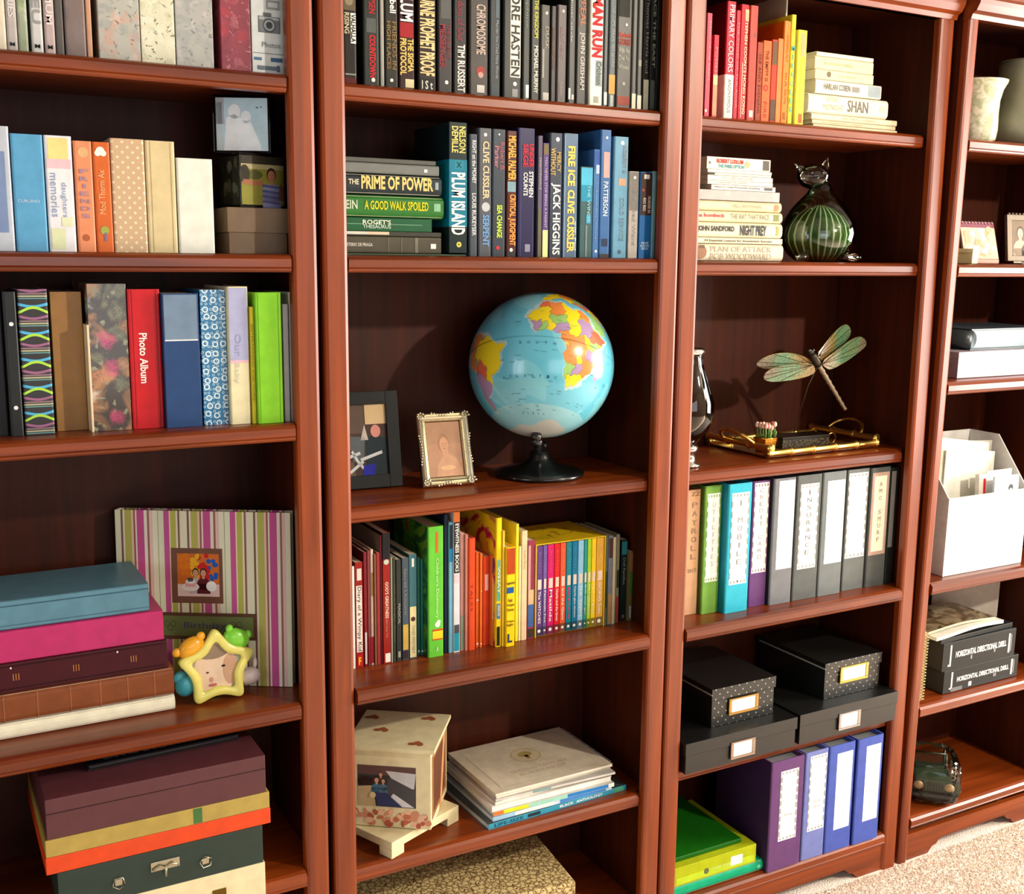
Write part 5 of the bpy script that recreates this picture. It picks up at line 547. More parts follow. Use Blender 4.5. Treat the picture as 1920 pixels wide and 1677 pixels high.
{"n":"ring_binder","l":"grey binder with plain label right of INSURANCE","c":"binder","g":"ring binders on the fourth right shelf","k":"binder","p":[1.2879,0.046,0.758],"w":0.0753,"h":0.305,"d":0.2013,"col":[106,112,112],"side":[46,48,48],"dec":[["r",0.26,0.93,0.2,0.95,[244,244,240]]],"u4":False},
{"n":"ring_binder","l":"grey binder with zigzag bordered white label","c":"binder","g":"ring binders on the fourth right shelf","k":"binder","p":[1.3727,0.0526,0.758],"w":0.074,"h":0.3033,"d":0.2002,"col":[100,104,102],"side":None,"dec":[["r",0.27,0.97,0.06,0.92,[244,244,240]],["z",0.94,0.96,0.10300000000000001,0.18900000000000003,[160,160,156]],["z",0.28,0.30000000000000004,0.10300000000000001,0.18900000000000003,[160,160,156]],["z",0.94,0.96,0.275,0.36100000000000004,[160,160,156]],["z",0.28,0.30000000000000004,0.275,0.36100000000000004,[160,160,156]],["z",0.94,0.96,0.44700000000000006,0.5330000000000001,[160,160,156]],["z",0.28,0.30000000000000004,0.44700000000000006,0.5330000000000001,[160,160,156]],["z",0.94,0.96,0.619,0.7050000000000001,[160,160,156]],["z",0.28,0.30000000000000004,0.619,0.7050000000000001,[160,160,156]],["z",0.94,0.96,0.7910000000000001,0.8770000000000002,[160,160,156]],["z",0.28,0.30000000000000004,0.7910000000000001,0.8770000000000002,[160,160,156]],["z",0.31666666666666665,0.36666666666666664,0.06999999999999999,0.11,[160,160,156]],["z",0.33666666666666667,0.38666666666666666,0.87,0.91,[160,160,156]],["z",0.39444444444444443,0.4444444444444444,0.06999999999999999,0.11,[160,160,156]],["z",0.41444444444444445,0.46444444444444444,0.87,0.91,[160,160,156]],["z",0.4722222222222222,0.5222222222222223,0.06999999999999999,0.11,[160,160,156]],["z",0.4922222222222222,0.5422222222222222,0.87,0.91,[160,160,156]],["z",0.55,0.6000000000000001,0.06999999999999999,0.11,[160,160,156]],["z",0.5700000000000001,0.6200000000000001,0.87,0.91,[160,160,156]],["z",0.6277777777777778,0.6777777777777778,0.06999999999999999,0.11,[160,160,156]],["z",0.6477777777777778,0.6977777777777778,0.87,0.91,[160,160,156]],["z",0.7055555555555555,0.7555555555555555,0.06999999999999999,0.11,[160,160,156]],["z",0.7255555555555555,0.7755555555555556,0.87,0.91,[160,160,156]],["z",0.7833333333333332,0.8333333333333333,0.06999999999999999,0.11,[160,160,156]],["z",0.8033333333333332,0.8533333333333333,0.87,0.91,[160,160,156]],["z",0.861111111111111,0.9111111111111111,0.06999999999999999,0.11,[160,160,156]],["z",0.8811111111111111,0.931111111111111,0.87,0.91,[160,160,156]]],"u4":False},
{"n":"ring_binder","l":"dark grey binder with cream label in brown border","c":"binder","g":"ring binders on the fourth right shelf","k":"binder","p":[1.4434,0.0477,0.758],"w":0.0663,"h":0.3023,"d":0.1995,"col":[76,80,78],"side":None,"dec":[["r",0.27,0.96,0.06,0.92,[180,150,136]],["r",0.3,0.93,0.18,0.8,[240,230,206]],["s","AMO SMURF",0.36,0.88,0.44,0.58,[140,130,120],0]],"u4":False},
{"n":"ring_binder","l":"black binder with pale plastic edge at the row end","c":"binder","g":"ring binders on the fourth right shelf","k":"binder","p":[1.4929,0.048,0.758],"w":0.0282,"h":0.2982,"d":0.1968,"col":[36,38,36],"side":None,"dec":[["r",0.32,0.97,0.05,0.6,[150,148,140]]],"u4":False},
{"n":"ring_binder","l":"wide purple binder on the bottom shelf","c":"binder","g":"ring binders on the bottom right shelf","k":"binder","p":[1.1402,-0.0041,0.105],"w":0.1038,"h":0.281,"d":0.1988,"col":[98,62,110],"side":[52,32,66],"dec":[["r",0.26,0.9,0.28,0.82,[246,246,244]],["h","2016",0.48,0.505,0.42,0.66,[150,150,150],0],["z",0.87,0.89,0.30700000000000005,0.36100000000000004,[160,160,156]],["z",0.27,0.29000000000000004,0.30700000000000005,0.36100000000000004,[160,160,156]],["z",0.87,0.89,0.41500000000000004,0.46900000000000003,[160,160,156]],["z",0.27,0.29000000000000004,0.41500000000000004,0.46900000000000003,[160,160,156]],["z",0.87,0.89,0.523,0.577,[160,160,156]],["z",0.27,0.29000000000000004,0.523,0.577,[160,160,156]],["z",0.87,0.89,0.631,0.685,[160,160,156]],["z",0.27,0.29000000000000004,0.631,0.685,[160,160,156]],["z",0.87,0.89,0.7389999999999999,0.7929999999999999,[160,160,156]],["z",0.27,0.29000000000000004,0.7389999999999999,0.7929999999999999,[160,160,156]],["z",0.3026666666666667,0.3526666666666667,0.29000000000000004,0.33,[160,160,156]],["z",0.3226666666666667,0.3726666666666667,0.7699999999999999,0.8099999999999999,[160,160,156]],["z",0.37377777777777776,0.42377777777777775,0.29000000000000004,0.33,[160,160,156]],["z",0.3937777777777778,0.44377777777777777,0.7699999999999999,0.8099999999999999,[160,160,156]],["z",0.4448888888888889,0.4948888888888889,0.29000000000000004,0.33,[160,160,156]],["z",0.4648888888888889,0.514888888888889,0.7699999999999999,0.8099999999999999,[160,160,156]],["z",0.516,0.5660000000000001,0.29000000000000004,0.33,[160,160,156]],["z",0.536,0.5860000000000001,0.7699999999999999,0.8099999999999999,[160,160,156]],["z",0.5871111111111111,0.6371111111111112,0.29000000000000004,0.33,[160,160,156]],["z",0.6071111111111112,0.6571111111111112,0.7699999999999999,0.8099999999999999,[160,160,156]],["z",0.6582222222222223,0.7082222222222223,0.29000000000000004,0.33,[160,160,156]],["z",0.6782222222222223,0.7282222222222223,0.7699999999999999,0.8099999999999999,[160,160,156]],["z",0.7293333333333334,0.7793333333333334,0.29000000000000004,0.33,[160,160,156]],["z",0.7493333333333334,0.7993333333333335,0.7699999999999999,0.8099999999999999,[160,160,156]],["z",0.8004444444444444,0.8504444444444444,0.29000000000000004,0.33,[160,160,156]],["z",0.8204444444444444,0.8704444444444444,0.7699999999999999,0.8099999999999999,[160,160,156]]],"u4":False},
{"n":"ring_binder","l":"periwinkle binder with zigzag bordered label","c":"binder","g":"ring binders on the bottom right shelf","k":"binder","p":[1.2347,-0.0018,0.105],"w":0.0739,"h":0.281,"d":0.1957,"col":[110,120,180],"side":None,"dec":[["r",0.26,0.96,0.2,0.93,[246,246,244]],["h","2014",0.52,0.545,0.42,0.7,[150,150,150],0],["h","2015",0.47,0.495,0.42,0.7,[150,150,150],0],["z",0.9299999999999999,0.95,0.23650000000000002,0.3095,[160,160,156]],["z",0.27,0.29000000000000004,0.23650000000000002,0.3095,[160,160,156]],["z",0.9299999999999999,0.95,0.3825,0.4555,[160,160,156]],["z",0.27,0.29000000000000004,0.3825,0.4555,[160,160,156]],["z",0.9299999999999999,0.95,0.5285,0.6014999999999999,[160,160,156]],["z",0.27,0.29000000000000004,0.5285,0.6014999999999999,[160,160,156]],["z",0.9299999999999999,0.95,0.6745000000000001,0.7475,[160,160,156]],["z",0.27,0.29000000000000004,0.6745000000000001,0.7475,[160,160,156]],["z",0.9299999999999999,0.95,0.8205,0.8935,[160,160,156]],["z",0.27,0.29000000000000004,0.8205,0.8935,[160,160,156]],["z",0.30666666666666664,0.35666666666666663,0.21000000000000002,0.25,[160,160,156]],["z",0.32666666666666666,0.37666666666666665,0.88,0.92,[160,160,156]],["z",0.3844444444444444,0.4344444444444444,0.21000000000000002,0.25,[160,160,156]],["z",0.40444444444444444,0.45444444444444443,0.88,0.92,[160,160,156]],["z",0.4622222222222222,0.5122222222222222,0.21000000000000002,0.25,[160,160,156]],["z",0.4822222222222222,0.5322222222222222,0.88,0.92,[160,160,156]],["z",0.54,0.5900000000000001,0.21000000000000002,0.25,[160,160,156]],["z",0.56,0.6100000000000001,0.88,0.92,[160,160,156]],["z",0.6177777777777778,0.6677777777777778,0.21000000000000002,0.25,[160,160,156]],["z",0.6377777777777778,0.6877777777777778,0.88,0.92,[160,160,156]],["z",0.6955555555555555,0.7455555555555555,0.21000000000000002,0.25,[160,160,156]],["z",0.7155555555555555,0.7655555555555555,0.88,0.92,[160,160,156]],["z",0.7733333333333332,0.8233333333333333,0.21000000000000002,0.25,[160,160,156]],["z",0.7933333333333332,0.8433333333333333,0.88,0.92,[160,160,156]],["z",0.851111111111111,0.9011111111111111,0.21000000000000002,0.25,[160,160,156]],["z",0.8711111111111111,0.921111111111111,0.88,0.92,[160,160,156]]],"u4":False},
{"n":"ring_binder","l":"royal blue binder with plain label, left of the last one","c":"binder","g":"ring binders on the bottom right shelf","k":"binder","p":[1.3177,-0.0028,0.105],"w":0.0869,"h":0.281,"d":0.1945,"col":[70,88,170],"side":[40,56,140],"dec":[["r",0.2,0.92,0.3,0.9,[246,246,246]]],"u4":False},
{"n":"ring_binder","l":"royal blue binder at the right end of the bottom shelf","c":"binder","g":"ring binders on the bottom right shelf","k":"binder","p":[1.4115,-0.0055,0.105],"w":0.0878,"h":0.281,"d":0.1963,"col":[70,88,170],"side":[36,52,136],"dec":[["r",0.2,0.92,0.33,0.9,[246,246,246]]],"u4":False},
{"n":"ring_binder","l":"teal green binder at the bottom of the green stack","c":"binder","g":"green binders lying on the bottom right shelf","k":"round","lie":1,"rot":0,"p":[0.822,0.01,0.105],"w":0.0293,"h":0.2652,"d":0.25,"col":[10,160,116],"side":None,"dec":[["d",0.05,0.5,0.16,[120,220,190]]],"u4":False},
{"n":"ring_binder","l":"yellow green binder with white sticker in the green stack","c":"binder","g":"green binders lying on the bottom right shelf","k":"box","lie":1,"rot":0,"p":[0.822,0.01,0.1347],"w":0.0462,"h":0.2408,"d":0.25,"col":[168,178,20],"side":None,"dec":[["r",0.020000000000000018,0.98,0.08,0.45,[176,200,40]],["r",0.17000000000000004,0.31999999999999995,0.2,0.7,[232,236,226]],["t","notes text",0.33999999999999997,0.55,0.3,0.5,[206,226,120],0],["d",0.62,0.36,0.16,[90,100,60]]],"u4":False},
{"n":"ring_binder","l":"dark green thin binder on top of the green stack","c":"binder","g":"green binders lying on the bottom right shelf","k":"hard","lie":1,"rot":0,"p":[0.822,0.03,0.1813],"w":0.012,"h":0.2112,"d":0.24,"col":[20,92,14],"side":None,"dec":[],"u4":False},
{"n":"book","l":"lower black manual lettered HORIZONTAL DIRECTIONAL DRILL with grey scuffs","c":"book","g":"black manuals stacked on the fifth far right shelf","k":"box","lie":1,"rot":0,"p":[1.6959,0.03,0.4332],"w":0.0631,"h":0.2953,"d":0.15,"col":[26,28,28],"side":None,"dec":[["t","HORIZONTAL DIRECTIONAL DRILL",0.13,0.83,0.42,0.64,[236,236,230],0.03],["r",0.885,0.905,0.15,0.9,[220,220,214]],["r",0.905,0.925,0.15,0.22,[220,220,214]],["r",0.07499999999999996,0.09999999999999998,0.15,0.85,[210,210,204]],["r",0.05500000000000005,0.06499999999999995,0.2,0.8,[150,150,146]],["r",0.75,0.9,0.02,0.2,[110,112,112]],["r",0.63,0.6699999999999999,0.1,0.3,[210,210,206]],["r",0.30000000000000004,0.33999999999999997,0.25,0.4,[130,132,132]]],"u4":True},
{"n":"book","l":"upper black manual lettered HORIZONTAL DIRECTIONAL DRILL","c":"book","g":"black manuals stacked on the fifth far right shelf","k":"box","lie":1,"rot":0,"p":[1.6841,0.03,0.4967],"w":0.0782,"h":0.2866,"d":0.15,"col":[26,28,28],"side":None,"dec":[["t","HORIZONTAL DIRECTIONAL DRILL",0.13,0.83,0.42,0.64,[236,236,230],0.03],["r",0.885,0.905,0.15,0.9,[220,220,214]],["r",0.905,0.925,0.15,0.22,[220,220,214]],["r",0.07499999999999996,0.09999999999999998,0.15,0.85,[210,210,204]],["r",0.05500000000000005,0.06499999999999995,0.2,0.8,[150,150,146]],["r",0.6,0.62,0.25,0.38,[150,150,150]],["r",0.28,0.30000000000000004,0.3,0.42,[150,150,150]]],"u4":True},
{"n":"book","l":"thin grey booklet on top of the black manuals","c":"book","g":"black manuals stacked on the fifth far right shelf","k":"paper","lie":1,"rot":0.04,"p":[1.6726,0.03,0.5753],"w":0.0121,"h":0.2963,"d":0.14,"col":[26,28,28],"side":None,"dec":[],"u4":True},
{"n":"keepsake_box","l":"cream box with brass corners at the bottom of the memory box stack","c":"box","g":"memory boxes stacked on the fifth left shelf","k":"box","lie":1,"rot":0,"p":[-0.41,-0.05,0.425],"w":0.0652,"h":0.2675,"d":0.27,"col":[226,212,170],"side":None,"dec":[],"u4":False},
{"n":"keepsake_box","l":"dark green box with nickel clasp and side rings","c":"box","g":"memory boxes stacked on the fifth left shelf","k":"box","lie":1,"rot":0,"p":[-0.4848,-0.05,0.4906],"w":0.0709,"h":0.3395,"d":0.27,"col":[30,50,42],"side":None,"dec":[],"u4":False},
{"n":"keepsake_box","l":"bright orange red flat box in the memory box stack","c":"box","g":"memory boxes stacked on the fifth left shelf","k":"box","lie":1,"rot":0,"p":[-0.5009,-0.05,0.562],"w":0.0294,"h":0.3709,"d":0.28,"col":[214,64,6],"side":None,"dec":[],"u4":False},
{"n":"keepsake_box","l":"shiny gold box with glossy green streak in the memory box stack","c":"box","g":"memory boxes stacked on the fifth left shelf","k":"box","lie":1,"rot":0,"p":[-0.5,-0.05,0.5917],"w":0.0302,"h":0.3689,"d":0.28,"col":[170,146,70],"side":None,"dec":[["r",0.31999999999999995,0.36,0.05,0.95,[70,110,60]]],"u4":False},
{"n":"keepsake_box","l":"large plum maroon box on the gold box","c":"box","g":"memory boxes stacked on the fifth left shelf","k":"box","lie":1,"rot":0,"p":[-0.4968,-0.05,0.6224],"w":0.0691,"h":0.36,"d":0.27,"col":[84,40,46],"side":None,"dec":[["r",0,1.0,0.63,0.65,[40,16,20]]],"u4":False}]
# ---------------- room shell
def struct(o,label=None):
    o['kind']='structure'
    if label:o['label']=label
    return o
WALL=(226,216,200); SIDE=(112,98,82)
struct(box('floor',-3.2,4.3,-3.6,.45,-.06,0,mat('carpet')))
struct(box('wall_back',-3.2,4.3,.345,.445,0,2.62,mat(WALL,.9)))
struct(box('ceiling',-3.2,4.3,-3.6,.45,2.62,2.7,mat((150,144,134),.9)))
def wall_with_hole(name,axis,at,th,a0,a1,holes):
    """axis 'x': wall plane x=at spanning y; 'y': wall plane y=at spanning x; holes (a,b,z0,z1)"""
    V=[];F=[]
    def add(u0,u1,z0,z1):
        n=len(V)
        v,f=boxg(at,at+th,u0,u1,z0,z1) if axis=='x' else boxg(u0,u1,at,at+th,z0,z1)
        V.extend(v); F.extend([tuple(i+n for i in q) for q in f])
    cur=a0
    for (h0,h1,z0,z1) in sorted(holes):
        if h0>cur: add(cur,h0,0,2.62)
        add(h0,h1,0,z0); add(h0,h1,z1,2.62); cur=h1
    add(cur,a1,0,2.62)
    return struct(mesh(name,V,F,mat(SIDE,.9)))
wall_with_hole('wall_right','x',4.3,.1,-3.6,.45,[(-2.2,-.7,.6,2.3)])
wall_with_hole('wall_left','x',-3.3,.1,-3.6,.45,[(-2.25,-.95,.75,2.25)])
wall_with_hole('wall_front','y',-3.7,.1,-3.3,4.4,[(-.75,.95,.9,2.2)])
def window(name,axis,at,a0,a1,z0,z1,side):
    t=bpy.data.objects.new(name,None); COL.objects.link(t); t['kind']='structure'; t['label']='white framed window letting daylight into the room'
    f=(236,234,228); s=.045
    def bar(u0,u1,q0,q1,nm='window_frame'):
        if axis=='x': box(nm,at,at+.05,u0,u1,q0,q1,mat(f,.5),t)
        else: box(nm,u0,u1,at,at+.05,q0,q1,mat(f,.5),t)
    bar(a0,a1,z0,z0+s);bar(a0,a1,z1-s,z1);bar(a0,a0+s,z0+s,z1-s);bar(a1-s,a1,z0+s,z1-s)
    if a1-a0>.6: m_=(a0+a1)/2; bar(m_-.02,m_+.02,z0+s,z1-s)
window('window_1','x',4.31,-2.2,-.7,.6,2.3,1); window('window_2','x',-3.26,-2.25,-.95,.75,2.25,-1)
window('window_3','y',-3.66,-.75,.95,.9,2.2,-1)
struct(box('baseboard_back',2.14,4.3,.33,.345,0,.1,mat((236,232,224),.5),bevel=.004))
t=thing('ceiling_light','bare bulb ceiling light fixture behind the viewer','lamp',(2.2,-2.45,2.62))
lathe('mounting_plate',[(0,0),(.075,0),(.075,-.008),(.055,-.016),(0,-.016)],mat((226,222,214),.4),t,28); lathe('socket',[(0,-.016),(.02,-.016),(.022,-.036),(0,-.036)],mat((236,234,228),.4),t,20)
# carpet tufts where the photograph shows the floor
def tufts():
    rnd=random.Random(3); V=[];F=[];n=0
    for i in range(42000):
        x=rnd.uniform(1.0,2.5);y=-.62+rnd.random()**.8*.65
        if y>-.003: continue
        r=rnd.uniform(.0014,.0028);h=rnd.uniform(.002,.005);a=rnd.random()*6.28;tx,ty=rnd.uniform(-.003,.003),rnd.uniform(-.003,.003)
        V+=[(x+r*math.cos(a+k*2.094),y+r*math.sin(a+k*2.094),-.001) for k in range(3)]+[(x+tx+r*.6*math.cos(a+k*2.094+.5),y+ty+r*.6*math.sin(a+k*2.094+.5),h) for k in range(3)]
        F+=[(n,n+1,n+4,n+3),(n+1,n+2,n+5,n+4),(n+2,n,n+3,n+5),(n+3,n+4,n+5)]; n+=6
    o=mesh('carpet_pile',V,F,mat('carpet')); o['kind']='stuff'; o['label']='short beige carpet pile on the floor before the bookcases'; o['category']='carpet'
tufts()
# ---------------- bookcases
def bookcase(label,x0,x1,ws,shelves,zt=2.108,lean=False):
    t=thing('bookcase',label,'bookcase',(x0,0,0),0,'tall cherry bookcases in a row'); W=x1-x0
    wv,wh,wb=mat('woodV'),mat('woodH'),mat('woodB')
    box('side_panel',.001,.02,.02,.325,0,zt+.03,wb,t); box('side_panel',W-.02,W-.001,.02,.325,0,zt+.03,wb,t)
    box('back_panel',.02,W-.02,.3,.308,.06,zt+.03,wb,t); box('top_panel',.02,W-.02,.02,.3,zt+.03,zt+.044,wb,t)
    e=.007
    def stile(a,b):
        poly=[(a,.02),(a,.006),(a+.002,.002),(a+e,0),(b-e,0),(b-.002,.002),(b,.006),(b,.02)]
        return prism('stile',poly,0,zt,'z',wv,t)
    stile(0,ws); stile(W-ws,W)
    prism('top_rail',[(.004,zt),(.0,zt+.006),(0,zt+.04),(.02,zt+.04),(.02,zt)],ws,W-ws,'x',wh,t)
    prism('crown_molding',[(.02,zt+.0),(-.002,zt+.0),(-.006,zt+.01),(-.016,zt+.016),(-.024,zt+.03),(-.026,zt+.04),(-.034,zt+.044),(-.034,zt+.052),(.32,zt+.052),(.32,zt+.045),(.02,zt+.045)],-.002,W+.002,'x',wh,t)
    for k,(zb,yf) in enumerate(shelves):
        V=[];F=[]
        P=[(yf+.004,zb),(yf+.001,zb+.003),(yf,zb+.006),(yf+.0018,zb+.0075),(yf,zb+.009),(yf,zb+.022),(yf+.005,zb+.027),(yf+.012,zb+.03),(yf+.026,zb+.03),(yf+.026,zb)]
        a,b=ws+.003,W-ws-.003
        n=len(P); V=[(a,)+p for p in P]+[(b,)+p for p in P]; F=[(i,(i+1)%n,n+(i+1)%n,n+i) for i in range(n)]+[tuple(range(n)),tuple(range(n,2*n))]
        y0=max(yf+.026,.021); v,f=boxg(.021,W-.021,y0,.299,zb+.01,zb+.03)
        if yf+.026<.021:
            v2,f2=boxg(a,b,yf+.026,.021,zb+.01,zb+.03); m_=len(V); V+=v2; F+=[tuple(i+m_ for i in q) for q in f2]
        m_=len(V); V+=v; F+=[tuple(i+m_ for i in q) for q in f]
        mesh('shelf',V,F,wh,t)
    a,b=ws,W-ws
    poly=[(a,0),(a+.085,0),(a+.1,.016),(a+.115,.02),(a+.13,.034),(b-.13,.034),(b-.115,.02),(b-.1,.016),(b-.085,0),(b,0),(b,.074),(a,.074)]
    prism('base_rail',poly,.006,.02,'y',wh,t)
    if lean: into4(t)
    return t
bookcase('leftmost cherry bookcase holding albums and memory boxes',-.767,-.005,.0455,[(1.826,0),(1.53,-.004),(1.239,-.006),(.722,-.002),(.395,-.012),(.075,0)])
bookcase('second cherry bookcase from left with the globe',.005,.767,.0455,[(1.823,.012),(1.53,.006),(1.073,.02),(.73,-.007),(.388-.03,.014),(.075,0)])
bookcase('third cherry bookcase from left with glass cat and white labelled binders',.7725,1.5345,.0455,[(1.823,.026),(1.526,.018),(1.074,.026),(.728,-.004),(.388,.02),(.075,-.003)])
bookcase('rightmost narrow cherry bookcase with white magazine file',1.548,2.125,.03,[(1.816,0),(1.525,0),(1.24,0),(.732,-.004),(.402,0),(.093,-.002)],lean=True)
# ---------------- everything that came out of a plain table: books, albums, binders, stacked boxes
MADE={}
for d in DATA: MADE[d['l']]=book(d)
# tall pale book standing behind the orange ones
d=dict(n='book',l='tall beige book standing behind the orange books, its top out of sight',c='book',g="red to yellow books on the top right shelf",k='hard',p=[1.1016,.085,1.8535],w=.005,h=.275,d=.2,col=[184,172,144],side=[176,164,136],dec=[],u4=False)
book(d)
# slipcase of the boxed set
def slipcase():
    x0,x1=SCX; z=.76; h=max(q['h'] for q in DATA if 'slipcase' in q['l'])+.0055; y0,y1=.0955,.25
    t=thing('slipcase','bright yellow cardboard slipcase with brown sketch on its top','slipcase',((x0+x1)/2,y0,z)); w=x1-x0+.0064; y=mat((236,200,20),.4)
    d=y1-y0; b=.0018
    box('side_wall',-w/2,-w/2+b,0,d,0,h,y,t); box('side_wall',w/2-b,w/2,0,d,0,h,y,t)
    box('bottom_wall',-w/2+b,w/2-b,.006,d,0,b*.8,y,t); box('top_wall',-w/2+b,w/2-b,0,d,h-b,h,y,t); box('back_wall',-w/2+b,w/2-b,d-b,d,b,h-b,y,t)
    F=Flat(lambda u,v,l:((u-.5)*w,v*d,h+.0004+l)); c=(120,84,20)
    for k in range(13):
        a=random.uniform(0,3.1); u=.55+random.uniform(-.2,.22); v=.55+random.uniform(-.25,.25); L_=random.uniform(.05,.14)
        F.poly([(u,v),(u+L_*math.cos(a),v+L_*math.sin(a)),(u+L_*math.cos(a)+.012,v+L_*math.sin(a)+.012),(u+.015,v+.01)],c,.00003*k)
    F.text('DAHL',lambda a,b:(.12+.3*a,.2+.2*b),(200,180,30)); F.done('top_print',t)
slipcase()
def find(l): return MADE[l]
# ---------------- small makers
def clearmat(name,tint=(1,1,1),refl=.9,rough=.03,ior=1.45):
    if name in _M: return _M[name]
    m=bpy.data.materials.new(name); m.use_nodes=True; nt=m.node_tree; nt.nodes.clear()
    o=nt.nodes.new('ShaderNodeOutputMaterial'); mx=nt.nodes.new('ShaderNodeMixShader'); t=nt.nodes.new('ShaderNodeBsdfTransparent'); g=nt.nodes.new('ShaderNodeBsdfGlossy'); f=nt.nodes.new('ShaderNodeFresnel')
    t.inputs[0].default_value=(*tint,1); g.inputs['Roughness'].default_value=rough; g.inputs[0].default_value=(refl,)*3+(1,); f.inputs[0].default_value=ior
    nt.links.new(f.outputs[0],mx.inputs[0]); nt.links.new(t.outputs[0],mx.inputs[1]); nt.links.new(g.outputs[0],mx.inputs[2]); nt.links.new(mx.outputs[0],o.inputs[0])
    _M[name]=m; return m
def person(F,u,v,s,shirt,hair=(50,34,26),skin=(206,156,126),lift=0,asp=1,pants=None,tilt=0):
    """small printed figure inside a photograph; (u,v) is the chin, s the head height"""
    F.ell(u,v-s*.95,s*.85*asp,s*.8,shirt,lift,14); F.poly([(u-.85*s*asp,v-2.2*s),(u+.85*s*asp,v-2.2*s),(u+.8*s*asp,v-s*.9),(u-.8*s*asp,v-s*.9)],shirt,lift)
    F.rect(u-.16*s*asp,u+.16*s*asp,v-.3*s,v+.15*s,skin,lift+.00005)
    F.ell(u+tilt*s*asp,v+.52*s,.43*s*asp,.55*s,hair,lift+.0001); F.ell(u+tilt*s*asp,v+.42*s,.34*s*asp,.44*s,skin,lift+.00015)
    F.ell(u+(tilt-.13)*s*asp,v+.5*s,.04*s*asp,.03*s,(50,30,24),lift+.0002,6); F.ell(u+(tilt+.13)*s*asp,v+.5*s,.04*s*asp,.03*s,(50,30,24),lift+.0002,6)
    F.ell(u+tilt*s*asp,v+.22*s,.1*s*asp,.03*s,(150,70,64),lift+.0002,8)
# ---------------- left bookcase, second shelf: taupe box and two photo cubes
t=thing('keepsake_box','taupe two piece card box at the right end of the second left shelf','box',(-.0915,.055,1.56),0)
c=(118,96,74); box('box_base',-.051,.051,.002,.16,0,.036,mat(c,.6),t,bevel=.001); box('lid',-.0535,.0535,0,.1625,.036,.078,mat((126,104,80),.6),t,bevel=.001)
def photocube(label,x,y,z,s,rz,front,left,right=None):
    t=thing('photo_cube',label,'photo cube',(x,y,z),rz)
    box('core',-s/2+.004,s/2-.004,-s/2+.004,s/2-.004,.004,s-.004,mat((30,28,26),.5),t)
    F=Flat(lambda u,v,l:((u-.5)*(s-.009),-s/2+.0035-l,.0045+v*(s-.009))); front(F); F.done('front_photo',t)
    F=Flat(lambda u,v,l:(-s/2+.0035-l,(.5-u)*(s-.009),.0045+v*(s-.009))); left(F); F.done('side_photo',t)
    box('clear_case',-s/2,s/2,-s/2,s/2,0,s,clearmat('clear_acrylic',ior=1.35),t,bevel=.0012)
def boy(F):
    F.rect(0,1,0,1,(150,150,60)); F.rect(0,1,.84,1,(52,46,34),.0001); F.rect(0,1,.74,.84,(196,186,140),.0001); F.ell(.08,.62,.12,.2,(44,38,26),.0002); F.ell(.3,.62,.2,.1,(96,100,50),.0002)
    F.poly([(0,.42),(.5,.38),(.52,.5),(.05,.52)],(176,116,80),.0003); person(F,.7,.5,.26,(150,150,190),(60,30,24),(190,130,96),.0004)
    for k in range(4): F.poly([(.48,.05+k*.11),(.9,.02+k*.11),(.9,.06+k*.11),(.48,.1+k*.11)],(90,96,150),.0006)
    F.poly([(.85,.1),(1,.1),(1,.36),(.9,.46)],(130,90,70),.0007)
def murky(F):
    F.rect(0,1,0,1,(44,46,34)); 
    for k in range(14): F.ell(random.uniform(.2,.9),random.uniform(.1,.9),random.uniform(.04,.12),random.uniform(.05,.15),random.choice([(96,88,66),(70,76,60),(30,32,28),(110,112,96)]),.0001+k*.00002,9)
def palepair(F):  # picture colours brightened to paint in the reflection on the clear face
    F.rect(0,1,0,1,(206,228,236)); F.rect(0,.16,.5,1,(186,186,190),.0001); F.rect(0,.12,0,.92,(214,224,226),.0001); F.ell(.36,.74,.12,.14,(254,254,254),.0002); F.poly([(.14,.0),(.2,.62),(.36,.7),(.5,.6),(.5,0)],(254,254,254),.0002)
    F.ell(.58,.64,.1,.12,(250,252,253),.0003); F.poly([(.44,.0),(.48,.56),(.66,.58),(.86,.1),(.86,0)],(250,252,253),.0003); F.ell(.8,.82,.03,.015,(100,130,140),.0004); F.ell(.88,.83,.02,.015,(110,140,150),.0004)
def plain(F): F.rect(0,1,0,1,(40,30,28))
photocube('clear photo cube showing a boy in a striped vest on grass',-.0885,.102,1.6388,.09,math.radians(12),boy,murky)
photocube('upper clear photo cube with a picture of two pale figures, reflected glare painted in',-.09,.115,1.7295,.096,math.radians(-26),palepair,plain)
t=[o for o in bpy.data.objects if o.name.startswith('photo_cube')][1]
